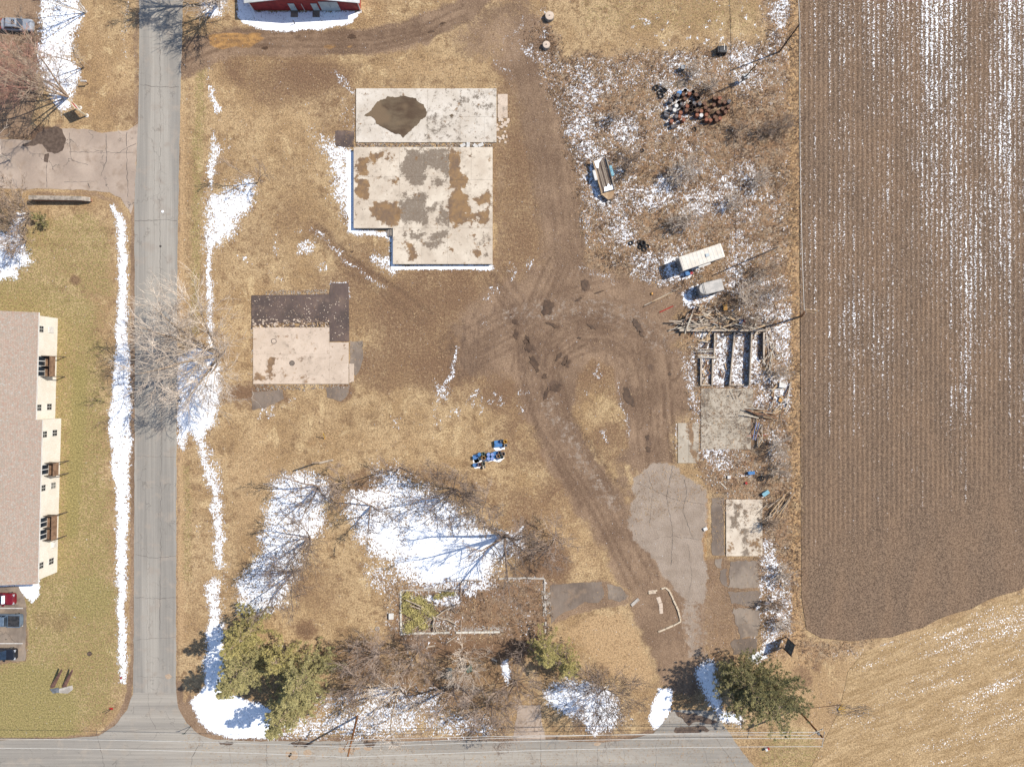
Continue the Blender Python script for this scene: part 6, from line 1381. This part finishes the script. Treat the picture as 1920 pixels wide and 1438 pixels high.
for i, (y, a, k) in enumerate(((655,0,8),(659,1,6),(662,-2,10),(666,-3,2),(669,-4,6),(671,-2,8))):
    board(1321 + i, y, 2.6 + .1*i, a, .55, 0, k, '%s board across the two west walls, number %s from the top' % (names[k], ('one','two','three','four','five','six')[i]), 'boards laid across the west walls', 1.1)
pile([(1314,626),(1334,626),(1334,652),(1314,652)], 14, 30, 60, (.8,2.2), 'between the west walls, upper bay', 'west walls upper bay', .35)
pile([(1316,676),(1333,676),(1333,720),(1316,720)], 14, 60, 60, (.6,1.6), 'between the west walls, lower bay', 'west walls lower bay', .3, [2,3,4,5,10])
pile([(1342,640),(1365,640),(1360,718),(1340,718)], 8, 60, 60, (.4,1.3), 'west of the slanted wall', 'bay west of the slanted wall', .15, [2,4,5,8])
pile([(1430,605),(1450,605),(1458,650),(1450,700),(1432,690)], 16, 80, 25, (1.2,3.6), 'at the ruin\'s east end', 'east end of the shed ruin', .7, [6,8,2,0,9])
board(1436,640,4.4,-82,.7,6,8,'long pale board leaning at the east end of the shed ruin'); board(1443,650,3.6,-70,.5,6,6,'pale board fanned out beside the long leaning one'); board(1450,655,3.0,-55,.3,4,0,'grey board lying beyond the east end of the ruin'); board(1441,690,2.0,60,.2,3,8,'short pale board below the fanned-out ones')
pile([(1425,598),(1450,585),(1452,612),(1428,612)], 10, 35, 25, (1.4,3.4), 'at the pile\'s north-east corner', 'north-east corner of the pile', .8, [10,0,4])
# timber heap east of the mossy slab
pile([(1405,764),(1446,770),(1446,788),(1405,782)], 18, -14, 12, (1.0,3.2), 'in the brown timber heap', 'brown timber heap', .7, [4,5,10,2,6])
pile([(1408,785),(1430,790),(1425,835),(1410,830)], 14, 70, 25, (.9,2.8), 'in the heap beside the mossy slab', 'heap beside the mossy slab', .5, [2,4,6,8,10])
pile([(1438,720),(1478,718),(1480,765),(1440,785)], 22, 50, 40, (.6,2.4), 'in the snow-covered scrap', 'snow-covered scrap', .4)
board(1477,735,3.2,75,.4,5,9,'long pale board standing out at the right of the snow-covered scrap'); board(1466,752,4.0,48,.3,2,8,'long pale board below the snow-covered scrap'); 
pile([(1365,725),(1392,725),(1390,742),(1368,742)], 10, 20, 50, (.5,1.8), 'on the mossy slab', 'north end of the mossy slab', .3, [0,8,10,6])
pile([(1420,955),(1470,930),(1476,950),(1440,975)], 22, 48, 12, (1.2,4.0), 'in the stick heap', 'stick heap', .5, [0,2,10,8])
board(1357,911,1.3,-45,.05,0,7,'short pale board lying on the grass above the tiled slab'); board(1426,820,2.0,-60,.2,3,6,'pale board pointing down from the heap beside the mossy slab')
boxy('panel_board', 'square orange-tan panel above the collapsed pile', 'panel', 1359, 577, .6, .9, .06, M_orange, .1, .25)
boxy('panel_board', 'orange board in the snow-covered scrap', 'panel', 1463, 748, .5, .9, .08, M_orange, -.4, .2); boxy('appliance', 'white appliance in the snow-covered scrap', 'appliance', 1465, 722, 1.0, .75, .5, M_trim, -.1)
t = empty('gas_cylinder', (*W(1392,605), .75), 0, 'red gas cylinder lying on the board pile', 'gas cylinder'); m = MB(); m.tube([(0,-.5,0),(0,-.42,0),(0,.35,0),(0,.48,0)], [.08,.19,.19,.08], 10); m.build('body', M_redp, t); MB().tube([(0,.48,0),(0,.6,0)], .05, 6).build('valve', M_metal, t)
boxy('crate', 'dark blue crate behind the red gas cylinder', 'crate', 1386, 604, .5, .7, .6, M_bluep, 0, .3)
t = empty('step_ladder', (*W(1416,808), 0), R(78), 'blue-grey ladder with a yellow rung lying beside the mossy slab', 'ladder'); 
for s in (-.2,.2): MB().box(-1.4,1.4,s-.03,s+.03,.3,.36).build('rail', M_lightblue, t)
for k in range(8): MB().box(-1.2+k*.33,-1.15+k*.33,-.2,.2,.31,.35).build('rung', M_yel if k==4 else M_metal, t)
boxy('lawn_chair', 'blue chair-like box in the snow south of the mossy slab', 'chair', 1407, 886, 1.0, .45, .5, M_bluep, .1); boxy('cooler', 'pale cyan box near the top right of the tiled slab', 'box', 1434, 924, 1.1, .55, .45, M_tarp, .6)
boxy('plastic_box', 'small white box lying above the tiled slab', 'box', 1366, 894, .45, .45, .25, M_trim); boxy('fuel_can', 'small orange can near the blue chair-like box', 'can', 1398, 905, .3, .3, .3, M_redp, .4)
boxy('plastic_box', 'white square lid lying west of the ruined foundation', 'box', 734, 1154, .7, .9, .35, M_trim)
# poles and pipes lying on the yard
def lying(name, p, q, r, mat, label, cat, z=.08):
    a, b = Vector((*W(*p), z)), Vector((*W(*q), z)); mid = (a+b)/2
    tag(MB().tube([tuple(a-mid), tuple((b-a)*.02), tuple(b-mid)], r, 6).build(name, mat, None, tuple(mid)), label, cat)
lying('long_pole', (1208,573),(1278,538), .05, M_arm, 'long white pole lying in the yard left of the rounded trailer', 'pole'); lying('long_pole', (1222,566),(1262,549), .07, M_wood2, 'tan pole lying across the yard beside the white pole', 'pole'); lying('long_pole', (1206,576),(1228,566), .07, M_wood4, 'dark pole at the west end of the tan pole', 'pole')
lying('red_bar', (1236,586),(1262,574), .08, M_redp, 'red steel bar lying in the yard', 'bar'); lying('pipe', (1222,553),(1222,549), .2, M_orange, 'short orange pipe piece near the long poles', 'pipe')
lying('red_rod', (1400,817),(1436,816), .05, M_redp, 'thin red rod beside the mossy slab', 'rod'); lying('fallen_log', (598,868),(625,862), .17, M_dead, 'pale fallen log lying north of the shady grove', 'log', .15)
tS, bS, TS = pole((597,867),(586,868), 5.0, 'short dead snag at the west end of the pale fallen log', 'dead tree', .14, M_bark, 'dead_snag')
lying('plank', (922,1234),(932,1239), .12, M_arm, 'short pale plank on the grass right of the ruined foundation', 'plank', .1); lying('fallen_branch', (800,1212),(816,1210), .12, M_dead, 'pale branch on the ground under the ruined foundation', 'branch', .1)
lying('fallen_branch', (838,1204),(856,1192), .1, M_dead, 'grey branch beside the south wall of the ruined foundation', 'branch', .1)

# ------------------------------------------------------------------ ruined foundation with cut greenery
def kerb(name, pts, label, cat, closed=False, step=11, w=.24, h=.16, mat=None, seed=0, drop=.05):
    rnd = random.Random(seed); xs = [p[0] for p in pts]; ys = [p[1] for p in pts]; c = W(sum(xs)/len(xs), sum(ys)/len(ys)); t = empty(name, (*c, 0), 0, label, cat)
    q = resample(pts, step, 0, rnd, closed); n = len(q)
    for i in range(n if closed else n-1):
        if rnd.random() < drop: continue
        a, b = Vector(W(*q[i])), Vector(W(*q[(i+1)%n])); d = b-a; mid = (a+b)/2
        o = MB().box(-d.length/2+.02, d.length/2-.02, -w/2*rnd.uniform(.8,1.2), w/2*rnd.uniform(.8,1.2), -.05, h*rnd.uniform(.7,1.2)).build('block', mat or M_conc, t, (mid.x-c[0]+rnd.uniform(-.03,.03), mid.y-c[1]+rnd.uniform(-.03,.03), 0)); o.rotation_euler = (0,0,math.atan2(d.y, d.x)+rnd.uniform(-.04,.04))
    return t
kerb('foundation_wall', [(752,1107),(752,1187),(866,1185),(938,1184)], 'pale low foundation wall along the west and south sides of the ruin', 'foundation wall', mat=simple('whitish limewashed block', S(236,230,216), S(206,196,180), 2), seed=1, w=.3)
kerb('foundation_wall', [(754,1106),(808,1105),(860,1108)], 'thin crumbled foundation wall on the north side of the west room', 'foundation wall', mat=M_conc, seed=2, drop=.08, w=.24)
kerb('foundation_wall', [(863,1090),(864,1112),(866,1140),(864,1184)], 'broken cross wall between the two rooms of the foundation', 'foundation wall', mat=M_deb, seed=3, drop=.35, w=.2)
kerb('foundation_wall', [(866,1088),(930,1088)], 'short dark-stained foundation wall at the north of the middle room', 'foundation wall', mat=M_deb, seed=4, drop=.2, w=.14)
kerb('foundation_wall', [(1000,1083),(1021,1085),(1022,1130),(1023,1186)], 'crumbled east wall of the ruined foundation', 'foundation wall', mat=M_conc, seed=5, drop=.3, w=.24, step=7)
kerb('foundation_wall', [(935,1084),(980,1083),(1020,1084)], 'crumbled foundation wall along the north side of the east room', 'foundation wall', mat=M_conc, seed=15, drop=.2, w=.26, step=8)
kerb('kerb_ring', [(1216,1112),(1232,1106),(1248,1101),(1256,1108),(1263,1125),(1272,1145),(1275,1158),(1276,1164),(1262,1172),(1248,1178),(1234,1184)], 'broken ring of pale kerb stones on the gravel entrance', 'kerb', mat=simple('tan kerb stone', S(226,206,178), S(198,178,152), 2), seed=6, drop=.04, step=8, w=.26)
kerb('kerb_ring', [(1184,1135),(1198,1122)], 'short detached piece of kerb west of the kerb ring', 'kerb', seed=7, drop=0, mat=M_conc, w=.5, step=12)
kerb('kerb_ring', [(1216,1110),(1230,1108),(1238,1130),(1240,1150)], 'low inner line of paving stones in the kerb ring', 'kerb', seed=8, drop=.3, mat=M_s3, w=.6, h=.06, step=9)
rubble('foundation_rubble', 'broken masonry along the south side of the middle room', [(866,1176),(945,1174),(945,1184),(866,1185)], 200, .04, .12, [M_conc, M_deb], 8)
rubble('foundation_rubble', 'broken white masonry heaps at the east wall of the ruin', [(1016,1108),(1032,1110),(1032,1150),(1018,1160)], 120, .05, .15, [M_conc, M_side], 9)
rubble('roof_rubble', 'scattered debris between the tiled slab and the wild strip', [(1314,846),(1410,848),(1440,900),(1430,930),(1330,925),(1300,880)], 260, .04, .15, [M_wood2, M_conc, M_wood3], 10)
rubble('roof_rubble', 'small scrap strewn around the board pile', [(1275,590),(1440,600),(1470,700),(1440,790),(1415,720),(1300,720)], 260, .04, .16, [M_wood2, M_conc, M_wood3, M_wood4], 11)
# felled green tree in the west room
def felled():
    rnd = random.Random(77); t = empty('felled_tree', (*W(812,1155), 0), 0, 'felled tree with yellow-green foliage lying in the west room of the ruined foundation', 'felled tree'); br = []; V = []
    def wp(x, y, z): a = W(x, y); b = W(812,1155); return (a[0]-b[0], a[1]-b[1], z)
    m = MB()
    for pts, r in (([(815,1158),(800,1140),(780,1130),(762,1122)], .18), ([(812,1155),(795,1142),(770,1133)], .12), ([(815,1157),(835,1142),(862,1130)], .13), ([(815,1158),(812,1170),(815,1182)], .14), ([(818,1156),(840,1160),(858,1170)], .1), ([(812,1165),(820,1183)], .1), ([(810,1160),(795,1165),(775,1178)], .09)):
        m.tube([wp(x, y, .3 + .1*i) for i, (x, y) in enumerate(pts)], [r*(1-.2*i) for i in range(len(pts))], 6)
    m.build('trunk', M_dead, t)
    b = MB()
    for _ in range(160):
        x, y = rnd.uniform(755,860), rnd.uniform(1125,1184); a = rnd.uniform(0,6.3); L = rnd.uniform(6,20); b.tube([wp(x,y,.2), wp(x+math.cos(a)*L, y+math.sin(a)*L, rnd.uniform(.2,.7))], [.035,.015], 3)
    b.build('branches', M_dead, t)
    blobs = [(765,1115,8,6),(785,1125,14,7),(800,1140,12,9),(762,1135,8,12),(775,1148,12,7),(785,1160,12,8),(770,1172,10,8),(765,1182,8,5),(810,1148,8,7),(840,1112,14,3),(795,1172,8,6),(822,1118,8,3)]
    for x, y, rx, ry in blobs:
        for _ in range(int(rx*ry*5)):
            px_, py_ = rnd.gauss(x, rx*.5), rnd.gauss(y, ry*.5); px_ = max(755, px_); py_ = min(1184, max(1109, py_))
            p = wp(px_, py_, rnd.uniform(.1,.6)); a = rnd.uniform(0,6.3); L = rnd.uniform(.14,.3)
            V += [p, (p[0]+math.cos(a)*L*.6-math.sin(a)*L*.25, p[1]+math.sin(a)*L*.6+math.cos(a)*L*.25, p[2]+.05), (p[0]+math.cos(a)*L*1.2, p[1]+math.sin(a)*L*1.2, p[2]+rnd.uniform(-.1,.1)), (p[0]+math.cos(a)*L*.6+math.sin(a)*L*.25, p[1]+math.sin(a)*L*.6-math.cos(a)*L*.25, p[2])]
    link('foliage', np_mesh('foliage', np.array(V), np.arange(len(V)).reshape(-1,4), M_needle3), t)
felled()
# things hidden among the trees
M_canv = simple('grey canvas', S(128,134,132), S(104,110,110), 1.5, .8)
t = empty('lawn_statue', (*W(842,1262), 0), 0, 'grey draped tarp leaning beside the broken-limbed tree', 'tarp'); m = MB(); m.loft([ring_rect(-.5,.5,.9,0,.2,3), ring_rect(-.3,.3,.6,.8,.15,3), ring_rect(-.1,.1,.25,1.4,.05,3)]); m.build('cloth', M_canv, t)
t.name = 'draped_tarp'
boxy('green_bin', 'dull green bin in the brush right of the grey draped tarp', 'bin', 880, 1250, .8, .8, 1.0, M_green, .3); boxy('gas_meter', 'small green box on the grass left of the ruined foundation corner', 'box', 873, 1246, .4, .7, .8, M_darkm, .1)
t = empty('septic_ring', (*W(708,1178), 0), 0, 'round pale ring cover in the grass southwest of the ruined foundation', 'ring cover'); MB().cyl(0,0,[(.34,0),(.34,.12),(.25,.12),(.25,.02)],18,False).build('rim', M_conc, t); MB().cyl(0,0,[(.24,0),(.24,.04)],16).build('lid', M_deb, t)

# ------------------------------------------------------------------ retaining wall of the side drive
def brick_mat():
    g = G('brown brick'); b = g.t.nodes.new('ShaderNodeTexBrick'); mp = g.t.nodes.new('ShaderNodeMapping'); mp.inputs['Rotation'].default_value = (R(90),0,0); g.t.links.new(g.co, mp.inputs[0]); g.t.links.new(mp.outputs[0], b.inputs['Vector'])
    b.inputs['Scale'].default_value = 2.2; b.inputs['Color1'].default_value = S(176,124,96); b.inputs['Color2'].default_value = S(150,100,80); b.inputs['Mortar'].default_value = S(176,156,138)
    return g.out(b.outputs[0], .9)
t = empty('retaining_wall', (*W(118,376), 0), R(-.6), 'long low brick retaining wall with a grey concrete cap south of the side drive', 'retaining wall')
m = MB(); m.add([(-4.4,-.18,0),(4.6,-.18,0),(4.6,.18,0),(-4.4,.18,0),(-4.4,-.18,1.25),(3.6,-.18,1.1),(4.6,-.18,.5),(-4.4,.18,1.25),(3.6,.18,1.1),(4.6,.18,.5)], [(0,1,6,5,4),(3,7,8,9,2),(0,3,2,1),(0,4,7,3),(1,2,9,6),(4,5,8,7),(5,6,9,8)]); m.build('brick_face', brick_mat(), t)
for k in range(7):
    x = -4.42 + k*1.15; z = 1.26 - .0187*(x+4.42); MB().box(x, x+1.13, -.28, .36, z, z+.12).build('cap_stone', M_side, t)
MB().add([(3.62,-.28,1.1),(4.62,-.28,.5),(4.62,.36,.5),(3.62,.36,1.1),(3.62,-.28,1.22),(4.62,-.28,.62),(4.62,.36,.62),(3.62,.36,1.22)], [(3,2,1,0),(4,5,6,7),(0,1,5,4),(1,2,6,5),(2,3,7,6),(3,0,4,7)]).build('cap_stone', M_side, t)

# ------------------------------------------------------------------ signs
M_cream = simple('cream painted post', S(244,226,190), S(226,206,170), 2, .7); M_signred = simple('red sign face', S(196,54,60), S(172,44,50), 1, .6)
t = empty('post_sign', (*W(157,210), 0), R(-50), 'small red and white sign hung between two cream posts beside the side drive', 'sign')
for x in (-.8,.8): MB().box(x-.1,x+.1,-.1,.1,0,3.0).build('post', M_cream, t); MB().cyl(x,0,[(.3,-.02),(.3,.07),(.22,.1)],10).build('base', M_trim, t)
MB().box(-.68,.68,-.04,.04,1.2,2.7).build('board', M_trim, t); MB().box(-.62,.62,-.055,-.042,1.9,2.6).build('sign_panel', M_signred, t); MB().box(-.62,.62,.042,.055,1.9,2.6).build('sign_panel', M_signred, t); MB().box(-.62,.62,-.053,-.042,1.28,1.6).build('sign_panel', M_tail, t); MB().box(-.9,.9,-.05,.05,2.8,2.95).build('rail', M_cream, t)
t = empty('mailbox', (*W(166,158), 0), 0, 'white mailbox on a post on the grass above the red sign', 'mailbox'); MB().box(-.05,.05,-.05,.05,0,1.0).build('post', M_wood3, t); m = MB(); m.loft([[(-.55,y,z+1.0) for y,z in ((-.11,0),(.11,0),(.11,.15),(0,.24),(-.11,.15))], [(.35,y,z+1.0) for y,z in ((-.11,0),(.11,0),(.11,.15),(0,.24),(-.11,.15))]]); m.build('box', M_trim, t); MB().box(.1,.16,.12,.14,1.1,1.35).build('flag', M_redp, t)
# two leaning brown slabs on a stone pad
M_stoneb = simple('brown stone slab', S(150,110,94), S(120,86,74), 1.5, .8)
t = empty('monument_sign', (*W(117,1292), 0), 0, 'monument of two upright slanting brown slabs on a pale stone pad in the left lawn', 'monument')
for k, q in enumerate(([(94,1291),(110,1288),(114,1297),(100,1299)], [(112,1290),(136,1284),(137,1292),(128,1299),(112,1298)])):
    b = W(117,1292); MB().prism([(W(x,y)[0]-b[0], W(x,y)[1]-b[1]) for x, y in q][::-1], -.02, .12+.02*k).build('pad', M_conc if k else M_metal, t)
for bx, tx in (((99,1287),(116,1255)), ((121,1286),(136,1256))):
    a = Vector((*W(*bx), .1)); b = Vector(Wh(tx[0], tx[1], 2.2)); o = Vector((*W(117,1292), 0)); a -= o; b -= o; w = Vector((.5,.12,0)); n = Vector((.05,-.12,0))
    MB().add([a-w*.6-n, a+w*.6-n, b+w*.12-n, b-w*.12-n, a-w*.6+n, a+w*.6+n, b+w*.12+n, b-w*.12+n], [(0,1,2,3),(7,6,5,4),(0,4,5,1),(1,5,6,2),(2,6,7,3),(3,7,4,0)]).build('slab', M_stoneb, t)
# dark panelled board sign at the lower right
d = Vector(W(1467,1214)) - Vector(W(1474,1193)); mid = (Vector(W(1467,1214)) + Vector(W(1474,1193)))/2
t = empty('board_sign', (mid.x, mid.y, 0), math.atan2(d.y, d.x), 'tall dark panelled signboard at the corner of the ploughed field', 'sign'); L = d.length/2
for x in (-L+.05, L-.05): MB().box(x-.07,x+.07,-.09,.09,0,3.5).build('post', M_wood4, t)
MB().box(-L, L, -.04, .04, .7, 3.4).build('board', M_wood4, t)
for i in range(3):
    for j in range(2):
        for s in (-1,): MB().box(-L+.14+i*(2*L-.28)/3, -L+.08+(i+1)*(2*L-.28)/3, s*.075-.02, s*.075+.02, .85+j*1.3, 2.0+j*1.3).build('panel', M_canv, t)
# small things on the verges
t = empty('road_marker', (*W(1437,1402), 0), .3, 'small red and white marker in the grass at the lower right', 'marker'); MB().box(-.3,.05,-.2,.2,0,.5).build('body', M_trim, t); MB().box(.05,.35,-.15,.15,0,.4).build('cap', M_redp, t)
t = empty('litter_bag', (*W(228,1270), 0), .8, 'red and white bag at the end of the snow strip', 'bag'); MB().box(-.15,.15,-.1,.12,0,.2).build('body', M_redp, t); MB().box(.2,.5,-.2,.1,0,.15).build('flap', M_trim, t)
t = empty('marker_post', (*W(209,1328), 0), 0, 'small orange-topped marker post at the lower left road corner', 'post'); MB().tube([(0,0,0),(.0,0,1.6)], .05, 6).build('shaft', M_darkm, t); MB().box(-.25,.25,-.15,.15,.02,.1).build('base', M_redp, t)
t = empty('yellow_stake', (*W(609,822), 0), 0, 'yellow stake standing in the grass south of the pink slab', 'stake'); MB().tube([(0,0,0),(.25,.9,1.8)], .06, 6).build('shaft', M_yel, t); MB().tube([(0,0,0),(.0,.0,.3)], .09, 6).build('foot', M_orange, t)
t = empty('street_name_post', (*W(358,1361), 0), 0, 'thin dark post at the snowy road corner', 'post'); MB().tube([(0,0,0),(0,0,2.4)], .04, 6).build('shaft', M_darkm, t); MB().box(-.3,.3,-.01,.01,2.2,2.4).build('plate', M_green, t)
t = empty('utility_pedestal', (*W(563,1386), 0), 0, 'thin dark post at the snowy edge of the bottom street', 'post'); MB().tube([(0,0,0),(0,0,2.2)], .04, 6).build('shaft', M_darkm, t); MB().cyl(0,0,[(.12,0),(.12,.1)],8).build('foot', M_darkm, t)
t = empty('manhole', (*W(168,1225), 0), 0, 'round dark manhole lid in the left lawn', 'manhole'); MB().cyl(0,0,[(.36,0),(.36,.06),(.3,.07)],18).build('rim', M_iron, t); MB().cyl(0,0,[(.28,.06),(.28,.075)],16).build('lid', M_rust_dark, t)
tag(MB().cyl(0,0,[(.18,0),(.18,.012)],14).build('manhole_cover', M_iron, None, (*W(301,462), .033)), 'small dark iron lid in the road above the big tree', 'manhole')
tag(MB().cyl(0,0,[(.2,0),(.18,.03),(.05,.04)],9).build('snow_lump', M_snowclump, None, (*W(305,397), .033)), 'single lump of snow lying on the road', 'snow lump')
for k,(x,y) in enumerate(((1360,992),(1322,991))): 
    if k: tag(MB().box(-.3,.3,-.25,.25,0,.25, Matrix.Rotation(.5,4,'Z')).build('white_block', M_trim, None, (*W(x,y), .0)), 'small white block beside the dark pad', 'block')
# fallen yellow-twigged branch in the hay field
t = empty('fallen_branches', (*W(1590,1330), 0), 0, 'fallen branches with yellow twigs lying in the snow of the hay field', 'branches'); rnd = random.Random(5); sg = []
for _ in range(70):
    a = rnd.uniform(-.5,.5) + rnd.choice((0, 3.14)); x, y = rnd.uniform(-2,3), rnd.uniform(-.8,.8); L = rnd.uniform(.6,2.2); sg.append((x,y,.15,x+math.cos(a)*L,y+math.sin(a)*L,rnd.uniform(.1,.6),.03,.012))
link('twigs', tubes(sg, M_bark, 'twigs'), t); MB().tube([(-6.5,.2,.1),(-3,.6,.2),(-1,.9,.3)], [.03,.05,.06], 5).build('limb', M_wood3, t)
for k in range(5): a = k*.5-1; MB().tube([(-1.6,.2,.2),(-1.6+math.cos(a)*1.2,.2+math.sin(a)*1.0,.4)], [.05,.02], 4).build('yellow_twig', M_yel, t)

# ------------------------------------------------------------------ stuff: grass blades of the wild strip and field edges
def blades(name, region_fn, n, hgt, mat, seed, lay=.9, wd=.035):
    r = np.random.RandomState(seed); iy = r.randint(0, T.X.shape[0], n*6); ix = r.randint(0, T.X.shape[1], n*6)
    p = region_fn()[iy, ix]; keep = r.rand(len(p)) < p; iy, ix = iy[keep][:n], ix[keep][:n]; k = len(ix)
    x = (T.X[iy, ix] + r.uniform(-3,3,k) - 960)/PX; y = (719 - T.Y[iy, ix] + r.uniform(-3,3,k))/PX
    base = T.vn(np.random.RandomState(seed+1), 30)[iy, ix] * 3.14
    out = []
    for j in range(3):
        a = base + r.normal(0, .8, k); L = hgt * r.uniform(.4, 1.2, k); z = L * r.uniform(.15, .75, k)
        w = wd * r.uniform(.6, 1.4, k); dx, dy = np.cos(a), np.sin(a)
        out.append(np.stack([np.stack([x - dy*w, y + dx*w, np.full(k, .0)], -1), np.stack([x + dy*w, y - dx*w, np.full(k, .0)], -1), np.stack([x + dx*L*lay, y + dy*L*lay, z + .04], -1)], 1))
    V = np.concatenate(out, 0).reshape(-1, 3)
    o = link(name, np_mesh(name, V, np.arange(len(V)).reshape(-1, 3), mat)); o['kind'] = 'stuff'; return o
M_straw = simple('dry straw blades', S(222,190,148), S(188,150,110), .5, .9); M_orange_g = simple('rusty dead grass blades', S(190,154,118), S(150,120,96), .5, .9); M_dkg = simple('dark dead stems', S(122,98,80), S(92,74,62), .5, .9)
wr = lambda: T.get('wild')
blades('dead_grass', wr, 42000, .55, M_orange_g, 1); blades('dark_dead_stems', lambda: T.get('wild') * np.clip(.25 + T.vn(np.random.RandomState(3), 50), 0, 1), 26000, .6, M_dkg, 2)
blades('pale_dead_grass', lambda: T.get('wild') * np.clip(.3 + T.vn(np.random.RandomState(8), 36), 0, 1), 22000, .6, M_straw, 4)
blades('straw_edge', lambda: T.get('straw') * ((T.X > 1474) & (T.X < 1506) & (T.Y < 1190)), 14000, .8, M_straw, 6)
blades('short_dry_grass', lambda: (1 - T.get('dirt')) * (1 - np.clip(T.get('snow')*1.2, 0, 1)) * .5 * (1 - T.get('wild')) * (1 - .85*T.get('brown')) * (T.X < 1500) * (T.X > 345), 60000, .28, M_straw, 9, 1, .02)
